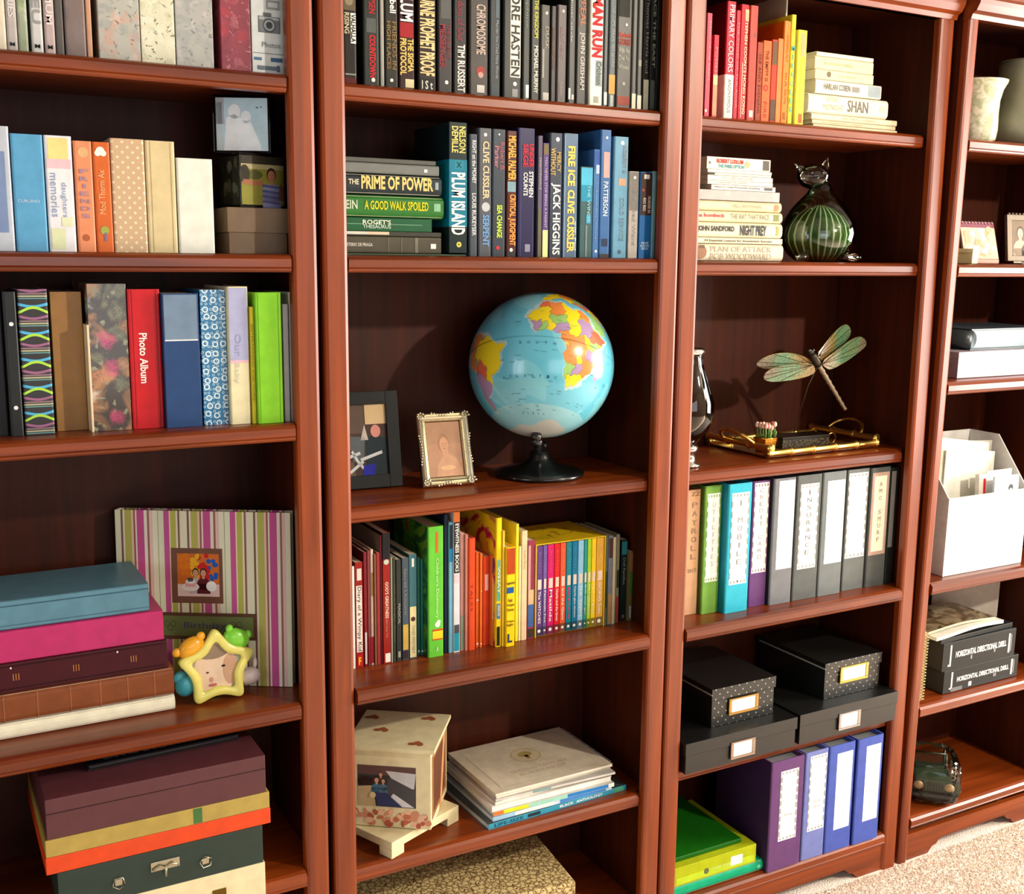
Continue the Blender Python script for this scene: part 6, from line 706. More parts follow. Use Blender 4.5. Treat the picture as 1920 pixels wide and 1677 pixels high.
# ---------------- left bookcase: striped album
def striped():
    yaw=math.radians(-31); w,h=.33,.335
    t=thing('photo_album','large upright album in pink green brown striped cloth','album',(-.042,.0855,.7525),yaw)
    M=Matrix.Rotation(math.radians(-2),4,'X')
    def X(V): return [tuple(M@Vector(v)) for v in V]
    V,F=boxg(-w,0,0,.004,0,h); mesh('front_cover',X(V),F,mat('stripes'),t)
    V,F=boxg(-w,0,.02,.024,0,h); mesh('back_cover',X(V),F,mat('stripes'),t)
    V,F=boxg(-w,-w+.004,.004,.02,0,h); mesh('spine',X(V),F,mat('stripes'),t)
    V,F=boxg(-w+.004,-.004,.0042,.0198,.004,h-.004); mesh('pages',X(V),F,mat((70,40,36),.7),t)
    def P(u,v,l): return tuple(M@Vector((-w+u*w,-.0004-l,v*h)))
    # photo window: mat board and the little party picture
    F=Flat(P); F.rect(.315,.61,.475,.79,(116,78,62)); o=F.done('photo_mat',t)
    F=Flat(P); L=.0006; u0,u1,v0,v1=.35,.59,.515,.76; F.rect(u0,u1,v0,v1,(206,110,40),L)
    for i in range(60):
        u=u0+.015+(u1-u0-.03)*random.random(); v=v0+.1+(v1-v0-.11)*random.random(); k=(u-u0)/(u1-u0); c=(220,120,20) if k<.33 else (236,176,30) if k<.5 else (200,30,30) if k<.74 else (30,90,190)
        F.ell(u,v,.014,.014,c,L+.00005+i*.000005,8)
    F.rect(u0,u1,v0,v0+.07,(226,200,200),L+.0004); person(F,.455,.63,.045,(190,180,190),lift=L+.0005); person(F,.5,.63,.045,(90,24,34),lift=L+.0008)
    F.ell(.425,.57,.05,.025,(236,230,230),L+.0012); F.rect(.395,.455,.57,.6,(230,170,180),L+.0013); F.ell(.425,.6,.03,.012,(240,240,240),L+.0014); F.rect(.41,.44,.6,.62,(60,50,50),L+.0014); F.ell(.545,.575,.03,.03,(240,240,245),L+.0012)
    F.done('photo',t)
    F=Flat(P); F.rect(.15,.8,.265,.42,(96,64,46),.0002); F.rect(.18,.78,.285,.4,(112,122,74),.0004)
    for q in (.3,.68):
        for dx,dy in((-.018,.01),(.018,.01),(0,-.014)):
            for k in range(10):
                a=k*.6283; F.ell(q+dx+.014*math.cos(a),.345+dy+.016*math.sin(a),.003,.003,(52,50,44),.0007,6)
    F.text('Birthday',lambda a,b:(.38+.24*a,.32+.045*b),(70,66,120),.0008,0); F.done('name_band',t)
striped()
# ---------------- star frame with four animals
def star():
    t=thing('framed_photo','pale yellow star shaped baby photo frame with tiny animals behind it','photo frame',(-.1805,.076,.752),math.radians(2))
    tiltM=Matrix.Rotation(math.radians(-9),4,'X')
    def starpts(R,r,n=10,ph=math.pi/2):
        base=[((R if i%2==0 else r)*math.cos(ph+i*math.pi/5),(R if i%2==0 else r)*math.sin(ph+i*math.pi/5)) for i in range(10)]
        out=[]
        for i in range(10):           # soften tips and valleys
            p0,p1,p2=base[i-1],base[i],base[(i+1)%10]; k=.34 if i%2==0 else .42
            a=(p1[0]+(p0[0]-p1[0])*k,p1[1]+(p0[1]-p1[1])*k); b=(p1[0]+(p2[0]-p1[0])*k,p1[1]+(p2[1]-p1[1])*k)
            for s in range(6):
                q=s/5; out.append(((1-q)**2*a[0]+2*q*(1-q)*p1[0]+q*q*b[0],(1-q)**2*a[1]+2*q*(1-q)*p1[1]+q*q*b[1]))
        return out
    O=starpts(.078,.046); I=starpts(.052,.0305); n=len(O); zc=.062
    V=[];F=[]
    for ring,y in ((O,.012),(O,.003),([(x*.97,z*.97) for x,z in O],0),([(x*1.04,z*1.04) for x,z in I],0),(I,.003),(I,.012)):
        V+=[tuple(tiltM@Vector((x,y,z+zc))) for x,z in ring]
    for r_ in range(5):
        for i in range(n): F.append((r_*n+i,r_*n+(i+1)%n,(r_+1)*n+(i+1)%n,(r_+1)*n+i))
    mesh('star_rim',V,F,mat((240,232,120),.35,coat=.3),t,smooth=True)
    P=lambda u,v,l:tuple(tiltM@Vector((u,.008-l,v+zc)))
    F=Flat(P); F.poly(I,(176,170,150)); F.ell(-.002,-.004,.04,.043,(236,208,180),.0003,22); F.ell(.024,-.006,.014,.028,(206,164,134),.0005); F.ell(-.006,.03,.03,.013,(150,130,110),.0006); F.ell(.012,.002,.004,.0022,(40,34,30),.0009,10); F.ell(-.018,-.006,.003,.0018,(90,60,50),.0009,8); F.ell(-.012,-.02,.004,.005,(206,150,130),.0008); F.ell(-.01,-.03,.008,.003,(190,110,100),.0009); F.ell(.038,-.012,.004,.008,(200,150,124),.0009)
    F.done('baby_photo',t)
    V=[tuple(tiltM@Vector((x*.99,.014,z*.99+zc))) for x,z in O]; mesh('star_back',V,[tuple(range(n))],mat((226,216,110)),t)
    def animal(nm,c,x,z,ears,body=(1.35,.7,1),rz=0):
        b=ball(nm,(x,.026,z),.019,mat(c,.35,coat=.3),t,(body[0],body[1],body[2]),18,Matrix.Rotation(rz,3,'Y'))
        for (ex,ez,er,es) in ears: ball('ear',(ex,0,ez),er,mat(c,.35,coat=.3),b,es,12)
    animal('bear_figure',(240,170,30),-.043,.103,[(-.026,-.005,.0085,(1,.7,1)),(.018,.019,.0085,(1,.7,1))],rz=math.radians(-30))
    animal('frog_figure',(130,220,60),.04,.107,[(-.012,.02,.007,(1,.8,1.2)),(.022,.004,.007,(1,.8,1.2))],rz=math.radians(25))
    animal('elephant_figure',(50,150,170),-.056,.034,[(-.008,.016,.013,(1,.4,1))],(1,.7,1.1))
    animal('rabbit_figure',(236,222,222),.062,.03,[(-.006,.024,.006,(.7,.6,1.6)),(.012,.024,.006,(.7,.6,1.7))],(1.15,.7,.9))
    box('easel_leg',-.012,.012,.03,.034,.001,.06,mat((236,226,110)),t)
star()
# ---------------- memory box metalwork
g=find('dark green box with nickel clasp and side rings'); ni=mat((190,184,160),.3,metal=1)
h_=[d for d in DATA if d['l'].startswith('dark green box with nickel')][0]
X=lambda x:x-h_['p'][0]; Z=lambda z:z-h_['p'][2]
def clasp():
    cx,cz=X(-.3145),Z(.528); V=[];F=[]
    b=bpy.data.objects.new('clasp',None)
    box('clasp_plate',cx-.024,cx+.024,-.002,0,cz-.004,cz+.013,ni,g,bevel=.001)
    tube('clasp_bow',[(cx-.022,-.004,cz),(cx-.01,-.005,cz+.006),(cx,-.006,cz),(cx+.01,-.005,cz+.006),(cx+.022,-.004,cz)],.0017,ni,g,6); tube('clasp_pin',[(cx,-.005,cz-.015),(cx,-.005,cz+.003)],.0022,ni,g,6)
clasp()
for x,rt0 in((-.391,-.3),(-.247,.5)):
    cx,cz=X(x),Z(.52); o=box('ring_plate',cx-.006,cx+.006,-.002,0,cz-.005,cz+.006,ni,g,bevel=.001)
    tube('ring',[(cx+.011*math.cos(a+rt0),-.004,cz+.011*math.sin(a+rt0)) for a in [k*math.pi/2.5 for k in range(5)]],.0011,ni,g,6,closed=True)
cb=find('cream box with brass corners at the bottom of the memory box stack'); 
for cx in(.09,.185): box('brass_corner',cx-.012,cx+.012,-.0015,0,.018,.036,mat((120,96,40),.35,metal=1),cb,bevel=.0006)
t=thing('book','dark jacketed book with silver lettering lying on the plum box','book',(-.29,.03,.6925+.0005),math.radians(2))
box('cover',-.13,.13,0,.2,0,.003,mat((22,20,24),.45,spec=.2),t); box('pages',-.127,.129,.002,.198,.003,.007,mat((40,34,34),.8),t); box('cover',-.13,.13,0,.2,.007,.0095,mat((22,20,24),.45,spec=.2),t)
F=Flat(lambda u,v,l:((u-.5)*.26,v*.2,.0098+l)); F.text('GRAND LAKE IN MOTION',lambda a,b:(.1+.8*a,.05+.1*b),(120,116,120)); F.rect(.18,.4,.3,.55,(70,66,72),.0001); F.rect(.55,.62,.3,.7,(90,86,90),.0001); F.done('cover_print',t)
# ---------------- middle bookcase: globe
def globe():
    import numpy as np
    t=thing('globe','blue tabletop world globe on a black round base','globe',(.528,.145,1.103))
    R=.1524; c=Vector((0,0,.2335)); wc=Vector((.528,.145,1.103))+c
    tocam=(co.matrix_world.translation-wc).normalized()
    lat0,lon0=math.radians(-22),math.radians(-5); rol=math.radians(4)
    u_=(uu*math.cos(rol)+rr*math.sin(rol)); u_=(u_-tocam*u_.dot(tocam)).normalized()
    north=(tocam*math.sin(lat0)+u_*math.cos(lat0)).normalized()
    eq=(tocam-north*tocam.dot(north)).normalized(); e0=Matrix.Rotation(-lon0,3,north)@eq; e90=north.cross(e0)
    rot=Matrix((e0,e90,north)).transposed()
    NL,NP=720,300
    lons=np.linspace(-180,180,NL,endpoint=False); lats=np.linspace(-90,90,NP+1)
    LO,LA=np.meshgrid(lons,lats); fl,fa=LO.ravel(),LA.ravel()
    rnd=np.random.RandomState(2)
    jl=fl+1.2*np.sin(fa*.42)+.5*np.sin(fa*1.1+1); ja=fa+1.1*np.sin(fl*.4)+.5*np.sin(fl*1.2+2)
    def inside(poly,x,y):
        r=np.zeros(len(x),bool); n=len(poly)
        for i in range(n):
            x1,y1=poly[i];x2,y2=poly[(i+1)%n]
            if y1==y2: continue
            cnd=((y1>y)!=(y2>y))&(x<(x2-x1)*(y-y1)/(y2-y1)+x1); r^=cnd
        return r
    def L3(c): return np.array(lin(c)[:3])
    C=np.tile(L3((100,188,212)),(len(fl),1))
    pal=np.sin(fl/17)*np.cos(fa/13)+.5*np.sin(fl/7+fa/9); C[pal>.35]=L3((120,198,216)); C[(pal>.9)]=L3((130,200,214))
    C[fa<-52]=L3((140,200,212)); C[(fa>-38)&(fa<-32)&(pal>0)]=L3((120,196,210))
    SA=[(-80,-5),(-77,8),(-72,12),(-62,10),(-52,5),(-44,-2),(-35,-6),(-39,-14),(-41,-22),(-48,-27),(-54,-34),(-58,-38),(-65,-42),(-66,-48),(-69,-54),(-74,-51),(-73,-40),(-71,-30),(-71,-18),(-76,-14)]
    AF=[(-17,15),(-16,22),(-9,31),(-5,35),(10,37),(20,31),(32,31),(37,21),(43,12),(51,11),(46,2),(40,-5),(40,-15),(35,-22),(32,-28),(26,-34),(18,-34),(14,-24),(12,-16),(13,-8),(9,-1),(9,4),(3,6),(-8,4),(-13,8)]
    EU=[(-9,37),(-9,43),(-1,44),(-4,48),(4,53),(8,58),(5,62),(20,70),(60,70),(180,70),(180,60),(140,50),(120,30),(105,12),(95,16),(88,22),(80,8),(72,20),(60,25),(50,30),(35,37),(27,37),(20,40),(12,44),(3,43),(-2,37)]
    AR=[(35,31),(48,30),(52,24),(58,24),(55,17),(45,13),(42,17)]
    NA=[(-165,65),(-125,72),(-80,74),(-58,52),(-68,44),(-81,31),(-81,25),(-90,30),(-97,26),(-95,18),(-88,21),(-84,10),(-92,14),(-105,20),(-115,30),(-124,40),(-130,55),(-150,60)]
    GR=[(-55,60),(-25,70),(-20,82),(-60,82),(-70,77)]; MG=[(44,-16),(50,-15),(47,-25),(43,-24)]
    OZ=[(114,-22),(130,-12),(142,-11),(153,-26),(150,-38),(138,-34),(115,-34)]
    Y,O,P,Gn,OR,PK,BR=(236,214,40),(232,140,70),(170,140,180),(150,196,110),(226,110,80),(226,170,170),(176,150,110)
    def fill(poly,col,base=None):
        m=inside(poly,jl,ja)
        if base is not None: m&=base
        C[m]=L3(col); return m
    def halo(poly):
        cx=sum(p[0] for p in poly)/len(poly);cy=sum(p[1] for p in poly)/len(poly)
        m=inside([(cx+(x-cx)*1.09,cy+(y-cy)*1.07) for x,y in poly],jl,ja); C[m]=L3((176,206,206))
    for q in(SA,AF): halo(q)
    sa=fill(SA,BR); 
    for poly,c_ in (([(-82,-2),(-70,-2),(-70,12),(-82,12)],BR),([(-72,0),(-60,0),(-60,12),(-72,12)],O),([(-82,-20),(-68,-20),(-70,-8),(-74,0),(-82,0)],O),([(-70,-8),(-62,4),(-51,6),(-40,0),(-30,-6),(-36,-14),(-38,-22),(-48,-30),(-54,-36),(-57,-28),(-55,-22),(-60,-14),(-65,-11)],Y),([(-70,-22),(-60,-10),(-55,-22),(-57,-28),(-63,-22)],OR),([(-71,-22),(-63,-22),(-57,-28),(-52,-40),(-65,-42),(-64,-56),(-72,-54),(-71,-35)],P)): fill(poly,c_,sa)
    af=fill(AF,Y)
    for a,b,c1,d1,c_ in((-20,-9,20,30,Y),(-12,-1,28,37,OR),(-1,11,20,38,O),(11,25,20,34,Y),(25,38,22,33,O),(-12,0,12,22,Y),(0,14,13,21,Gn),(14,24,8,21,Y),(24,38,6,21,P),(-18,-8,5,14,P),(-8,-3,4,12,Gn),(-3,3,4,12,Y),(3,14,4,13,P),(8,16,-3,6,O),(34,50,3,14,OR),(14,29,-11,5,O),(29,36,-3,4,Y),(34,43,-4,4,Gn),(30,42,-11,-3,P),(11,23,-17,-5,O),(23,33,-17,-11,Y),(11,21,-28,-17,Gn),(21,28,-26,-17,P),(28,42,-26,-11,O),(15,34,-36,-25,Y),(12,18,-29,-24,Gn)):
        C[af&(jl>a)&(jl<b)&(ja>c1)&(ja<d1)]=L3(c_)
    eu=fill(EU,Y)
    for k in range(60):
        a=-10+190*rnd.rand(); b=10+60*rnd.rand(); c_=[Y,O,P,Gn,PK,OR][k%6]; C[eu&(abs(jl-a)<9)&(abs(ja-b)<6)]=L3(c_)
    fill(AR,Gn); fill(NA,BR); fill(GR,(206,210,206)); fill(MG,P); fill(OZ,O)
    ant=fa<(-70+4*np.sin(np.radians(fl*2))+2*np.sin(np.radians(fl*5))); C[ant]=L3((190,196,190)); C[fa<-84]=L3((200,196,196))
    C[abs(fa)<.35]*=.55
    land=sa|af|eu
    for m in (sa,af,eu):
        M2=m.reshape(LO.shape); CC=C.reshape(LO.shape+(3,))
        ed=(np.abs(CC-np.roll(CC,1,1)).sum(2)+np.abs(CC-np.roll(CC,1,0)).sum(2)>.02)&M2; C[ed.ravel()]*=.62
    la,lo=np.radians(fa),np.radians(fl); X3=np.stack([R*np.cos(la)*np.cos(lo),R*np.cos(la)*np.sin(lo),R*np.sin(la)],1)
    M3=np.array(rot); X3=X3@M3.T+np.array(c)
    V=X3.tolist(); i=np.arange(NP)[:,None]*NL; j=np.arange(NL)[None,:]; jn=(j+1)%NL
    Q=np.stack([i+j,i+jn,i+NL+jn,i+NL+j],2).reshape(-1,4)
    me=bpy.data.meshes.new('sphere'); me.from_pydata(V,[],Q.tolist()); a_=me.color_attributes.new('map','FLOAT_COLOR','POINT')
    a_.data.foreach_set('color',np.concatenate([C,np.ones((len(C),1))],1).astype('f').ravel()); me.polygons.foreach_set('use_smooth',[True]*len(Q))
    g=G('printed_globe_map',.22,.5); at=g.n('ShaderNodeAttribute'); at.attribute_name='map'; g.out(at.outputs['Color']); me.materials.append(g.m); link('sphere',me,t)
    def sp(lon,lat,l): 
        lo_,la_=math.radians(lon),math.radians(lat); q=Vector((math.cos(la_)*math.cos(lo_),math.cos(la_)*math.sin(lo_),math.sin(la_)))*(R+.0005+l); return tuple(rot@q+c)
    F=Flat(lambda u,v,l:sp(u,v,l)); bl=(40,90,120)
    for s,l0,l1,b0 in (('ATLANTIC',-38,8,-31),('OCEAN',-28,4,-62),('SOUTH',-22,4,-6)):
        for k,ch in enumerate(s):
            a0=l0+(l1-l0)*k/(len(s)-1); F.text(ch,lambda a,b:(a0-1+2*a,b0+2.2*b),bl,0,0)
    for k in range(70):
        lo_=random.uniform(-60,60); la_=random.uniform(-60,30); F.text(random.choice(['Santa','Ridge','Basin','Isla','Cape','Gulf']),lambda a,b:(lo_+4*a,la_+.9*b),(60,110,130),0,0)
    F.done('map_lettering',t,stuff=True)
    bk=mat((14,15,15),.28,coat=.5)
    lathe('base',[(0,0),(.092,0),(.095,.004),(.094,.009),(.08,.014),(.05,.021),(.03,.03),(.022,.04),(.02,.052),(0,.053)],bk,t,48)
    south=-Vector(north); p0=c+south*R*.99; p1=c+south*(R+.014)
    tube('axis_collar',[tuple(p0),tuple(p1)],.011,bk,t,16)
    tube('support_arm',[tuple(p1),tuple((p1+Vector((0,0,.06)))*.5),(0,0,.052),(0,0,.045)],[.01,.011,.014,.017],bk,t,12)
    lathe('steel_band',[(.0135,0),(.0155,0),(.0155,.012),(.0135,.012)],mat((170,172,174),.25,metal=1),t,24,(0,0,.056))
globe()
# ---------------- silver frame and dark frame
def leaning(x,y,z,rz,lean):
    return Matrix.Translation((x,y,z))@Matrix.Rotation(rz,4,'Z')@Matrix.Rotation(-lean,4,'X')
def silver():
    t=thing('framed_photo','ornate silver gilt picture frame with a sepia portrait before the globe','photo frame',(.3,.118,1.1038),math.radians(-4))
    A=Matrix.Rotation(math.radians(-17),4,'X'); w,h=.112,.15; m=mat((226,220,196),.3,metal=1); T=lambda V:[tuple(A@Vector(v)) for v in V]
    prof=[(0,0),(.001,-.006),(.004,-.009),(.007,-.006),(.010,-.010),(.013,-.008),(.015,-.003),(.017,-.005),(.0185,-.001),(.0185,.003),(0,.003)]
    V=[];n=len(prof)
    for (cx,cz,sx,sz) in((-w/2,0,1,1),(w/2,0,-1,1),(w/2,h,-1,-1),(-w/2,h,1,-1)):
        V+=[(cx+sx*o,y,cz+sz*o) for o,y in prof]
    F=[(a*n+k,((a+1)%4)*n+k,((a+1)%4)*n+(k+1)%n,a*n+(k+1)%n) for a in range(4) for k in range(n)]
    mesh('frame',T(V),F,m,t,smooth=False)
    orn=[]
    # scrolls at corners and middles, a beaded sight edge
    for sx in(-1,1):
        for z0,zs in((0,1),(h,-1)):
            for k in range(9):
                a=k*.75; rr_=.009-.0007*k; orn.append((sx*(w/2-.008)+rr_*math.cos(a),-.009,z0+zs*.008+rr_*math.sin(a),.0032-.0001*k))
    for sx in(-1,1):
        for k in range(-5,6): orn.append((sx*(w/2-.003-.0025*math.cos(k*.5)),-.007,h/2+k*.0058,.0026))
    for zz,s in((0.0,1),(h,-1)):
        for k in range(-4,5): orn.append((k*.0058,-.007,zz+s*(.003+.0025*math.cos(k*.6)),.0026))
    for k in range(26): orn+= [(sx*(w/2-.0162),-.006,.018+k*(h-.036)/25,.0012) for sx in(-1,1)]
    for k in range(17): orn+= [(-w/2+.018+k*(w-.036)/16,-.006,zz,.0012) for zz in(.0162,h-.0162)]
    b=bmesh.new()
    for x,y,z,r in orn: bmesh.ops.create_icosphere(b,subdivisions=1,radius=r,matrix=A@Matrix.Translation((x,y,z)))
    me=bpy.data.meshes.new('scroll_ornament'); b.to_mesh(me); b.free(); me.materials.append(m)
    for p in me.polygons:p.use_smooth=True
    link('scroll_ornament',me,t)
    F=Flat(lambda u,v,l:tuple(A@Vector(((u-.5)*(w-.039),-.0008-l,.0195+v*(h-.039))))); sk=(206,156,122)
    F.rect(0,1,0,1,(186,142,112)); F.rect(0,1,.6,1,(176,136,106),.00005); F.poly([(.2,0),(.24,.2),(.42,.36),(.55,.44),(.8,.34),(.95,.12),(1,0)],(206,158,124),.0001); F.ell(.55,.16,.22,.045,(226,180,136),.0002); F.rect(.42,.6,.38,.5,sk,.00015); F.ell(.47,.62,.17,.17,(168,124,96),.0002,20); F.ell(.49,.58,.13,.14,sk,.0003,20); F.ell(.44,.6,.02,.008,(140,98,76),.0004,8); F.ell(.54,.6,.02,.008,(140,98,76),.0004,8); F.ell(.49,.51,.03,.008,(170,100,84),.0004,8); F.ell(.49,.56,.012,.02,(190,140,110),.0004,8)
    F.done('portrait',t)
    V,Fc=boxg(-w/2+.006,w/2-.006,.003,.006,.004,h-.004); mesh('backing',T(V),Fc,mat((60,40,28),.7),t)
    tube('easel_strut',[tuple(A@Vector((0,.006,h*.7))),(0,.075,.003)],.003,mat((50,34,24),.6),t)
silver()
def darkframe():
    t=thing('framed_photo','black wooden picture frame with a snapshot, standing beside the left stile','photo frame',(.134,.165,1.1045),math.radians(-4))
    A=Matrix.Rotation(math.radians(-10),4,'X'); w,h=.165,.192; m=mat((13,16,13),.45,spec=.25); T=lambda V:[tuple(A@Vector(v)) for v in V]; f=.026
    for nm,(a,b,c_,d_) in (('frame_side',(-w/2,-w/2+f,0,h)),('frame_side',(w/2-f,w/2,0,h)),('frame_rail',(-w/2+f,w/2-f,0,f)),('frame_rail',(-w/2+f,w/2-f,h-f,h))):
        V,F=boxg(a,b,-.006,.006,c_,d_); mesh(nm,T(V),F,m,t,bevel=.0012)
    F=Flat(lambda u,v,l:tuple(A@Vector((-w/2+f+u*(w-2*f),-.001-l,f+v*(h-2*f)))))
    F.rect(0,1,0,1,(66,48,40)); F.rect(.62,1,.72,1,(206,180,136),.0001); F.rect(.3,.6,.6,1,(90,72,60),.0001); F.poly([(.52,.5),(.66,.5),(.6,.72)],(190,180,170),.0002)
    F.ell(.8,.62,.09,.09,(206,140,130),.0002); F.poly([(.6,.0),(.6,.5),(.72,.56),(1,.52),(1,0)],(24,40,46),.00015); F.poly([(.3,.2),(.34,.56),(.6,.54),(.56,.2)],(86,92,96),.0002); F.ell(.18,.5,.12,.12,(110,86,66),.0002); F.poly([(.05,0),(.1,.4),(.35,.36),(.4,0)],(96,80,60),.0002)
    for a,b in(((.1,.22),(.5,.32)),((.5,.22),(.9,.32)),((.45,.2),(.6,.05)),((.35,.35),(.45,.2)),((.55,.2),(.3,.05))):
        dx,dy=b[0]-a[0],b[1]-a[1]; L_=math.hypot(dx,dy); nx,ny=-dy/L_*.022,dx/L_*.022; F.poly([(a[0]+nx,a[1]+ny),(a[0]-nx,a[1]-ny),(b[0]-nx,b[1]-ny),(b[0]+nx,b[1]+ny)],(200,204,204),.0003)
    F.poly([(.52,.0),(.55,.14),(.78,.16),(.74,0)],(30,30,150),.0004); F.done('snapshot',t)
    V,F=boxg(-w/2+.02,w/2-.02,.003,.0058,.02,h-.02); mesh('backing',T(V),F,m,t)
darkframe()
# ---------------- middle bookcase: photo block on its base, magazines, patterned box
def house():
    bt=thing('photo_box','cream painted photo block with pressed leaf decoration on a footed square base','photo box',(.216,.0235,.388),math.radians(-36))
    cr=mat((224,212,168),.5,coat=.1)
    # local x runs left from the right-front corner, y goes into the shelf
    w,d,z0,z1=.17,.17,.036,.2
    box('block',-w,0,0,d,z0,z1,cr,bt,bevel=.002); box('lid_slab',-w-.006,.008,-.006,d+.006,z1,z1+.008,cr,bt,bevel=.001)
    F=Flat(lambda u,v,l:(-w+u*w,-.0006-l,z0+v*(z1-z0))); F.rect(.12,.82,.27,.8,(60,56,54)); F.rect(.12,.82,.68,.8,(96,70,66),.0001); F.poly([(.46,.74),(.82,.72),(.8,.52),(.6,.54)],(196,196,200),.0002); F.poly([(.5,.66),(.82,.5),(.82,.27),(.4,.27)],(74,72,74),.0003)
    F.poly([(.12,.27),(.12,.52),(.3,.54),(.34,.27)],(190,166,126),.0003); F.poly([(.12,.62),(.2,.66),(.3,.64),(.3,.54),(.12,.54)],(50,30,28),.0003); F.poly([(.55,.45),(.8,.28),(.6,.28),(.5,.38)],(210,210,214),.00045)
    person(F,.4,.66,.06,(90,70,66),lift=.0005,pants=1); person(F,.35,.58,.075,(70,106,136),lift=.0009); person(F,.43,.58,.06,(80,110,134),lift=.0013); F.poly([(.33,.45),(.46,.46),(.66,.28),(.36,.28)],(50,56,96),.0017); F.ell(.3,.42,.04,.04,(210,190,140),.0018)
    F.done('front_photo',bt)
    F=Flat(lambda u,v,l:(-w+u*w,-.0006-l,z0+v*(z1-z0)))
    for k in range(46): F.ell(random.uniform(.03,.97),random.uniform(.04,.22),random.uniform(.03,.06),random.uniform(.02,.05),random.choice([(190,110,80),(206,140,110),(226,180,150),(176,90,70)]),.0001+.00001*k,7,random.random()*3)
    F.done('leaf_border',bt)
    F=Flat(lambda u,v,l:(.0006+l,u*d,z0+v*(z1-z0))); F.rect(.06,.94,.1,.92,(150,100,60)); F.rect(.14,.86,.16,.86,(96,56,36),.0001); F.poly([(.5,.0),(.62,.02),(.9,1),(.76,1)],(196,140,90),.0002); F.done('side_panel_art',bt)
    F=Flat(lambda u,v,l:(-w+u*w,v*d,z1+.0085+l))
    for u,v in((.8,.12),(.3,.45),(.8,.86),(.1,.8)):
        for k in range(3): F.ell(u+.045*(k-1),v+.03*(k%2),.055,.04,(160,90,56),.0001*k,8,k)
    F.done('top_leaves',bt)
    b=thing('wooden_stand','cream square wooden base with corner feet under the photo block','stand',(.128,.0165,.388),math.radians(23)); 
    box('plate',0,.2,0,.2,.018,.0345,cr,b,bevel=.0015)
    for x,y in((0,0),(.165,0),(0,.165),(.165,.165)): box('foot',x,x+.035,y,y+.035,0,.018,cr,b,bevel=.001)
house()
def magazine(label,x,y,z,wd,dp,th,rz,cover,edge,extra=None,spine=None,wire=False,cat='magazine',name='magazine'):
    t=thing(name,label,cat,(x,y,z),rz,'magazines and booklets stacked right of the photo block')
    box('cover',0,wd,0,dp,th-.0012,th,mat(cover,.35,coat=.3),t); box('pages',.001,wd-.001,.001,dp-.001,.0012,th-.0012,mat(edge,.6),t); box('cover',0,wd,0,dp,0,.0012,mat(cover if not spine else spine,.35,coat=.3),t)
    if spine: box('spine',0,wd,-.0006,.0008,0,th,mat(spine,.35,coat=.3),t)
    if extra: extra(t,wd,dp,th)
    return t
Z0=.388
def ex1(t,w,d,h):
    F=Flat(lambda u,v,l:(u*w,-.0008-l,v*h)); F.text('LIFE-SIZE',lambda a,b:(.04+.2*a,.2+.6*b),(14,60,80)); F.text('ANTHOLOGY',lambda a,b:(.62+.2*a,.25+.5*b),W_); F.text('BLACK',lambda a,b:(.5+.1*a,.25+.5*b),W_); F.rect(.27,.36,.2,.8,(24,50,56),0); F.rect(.9,.98,.1,.9,(70,150,120),0); F.done('spine_title',t)
W_=(236,236,232)
magazine('teal bound large magazine lettered LIFE-SIZE at the very bottom',.349,.03,Z0,.355,.245,.012,math.radians(2.5),(60,70,74),(200,200,196),ex1,(20,140,170))
Z1=Z0+.0125
def blocks(cols):
    def f(t,w,d,h):
        F=Flat(lambda u,v,l:(u*w,-.0008-l,v*h)); 
        for a,b,c in cols: F.rect(a,b,.05,.95,c)
        F.done('spine_print',t)
    return f
spec=[('pale blue edged magazine second from the bottom of the stack',.362,.036,.3,.225,.009,1,(150,160,166),(220,224,226),blocks([(0,.18,(150,190,220)),(.18,.5,(226,226,226)),(.55,.95,(60,130,200))]),(190,210,226)),
 ('magazine with orange and lime spine blocks in the stack',.366,.04,.298,.222,.009,-1,(200,200,190),(230,230,224),blocks([(0,.08,(230,120,50)),(.08,.28,(220,214,40)),(.28,.6,(150,206,190)),(.6,.95,(40,120,190))]),(230,230,220)),
 ('thick white booklet in the middle of the magazine stack',.362,.04,.3,.225,.012,.5,(220,216,206),(232,230,222),None,None),
 ('white magazine with a red corner near the stack top',.372,.044,.3,.222,.006,2.5,(206,196,190),(226,222,214),blocks([(.9,.98,(180,40,50))]),(226,220,210)),
 ('silver grey magazine with glossy teal streak near the stack top',.374,.046,.293,.22,.005,-2,(180,176,170),(216,214,206),blocks([(.3,.45,(120,160,160))]),(200,198,190)),
 ('ivory booklet directly under the emblem cover',.376,.046,.292,.22,.005,2,(216,206,186),(230,224,210),None,None)]
z=Z1
for l_,x,y,wd,dp,th,rz,cv,ed,ex,sp_ in spec:
    magazine(l_,x,y,z,wd,dp,th,math.radians(rz),cv,ed,ex,sp_); z+=th+.0003
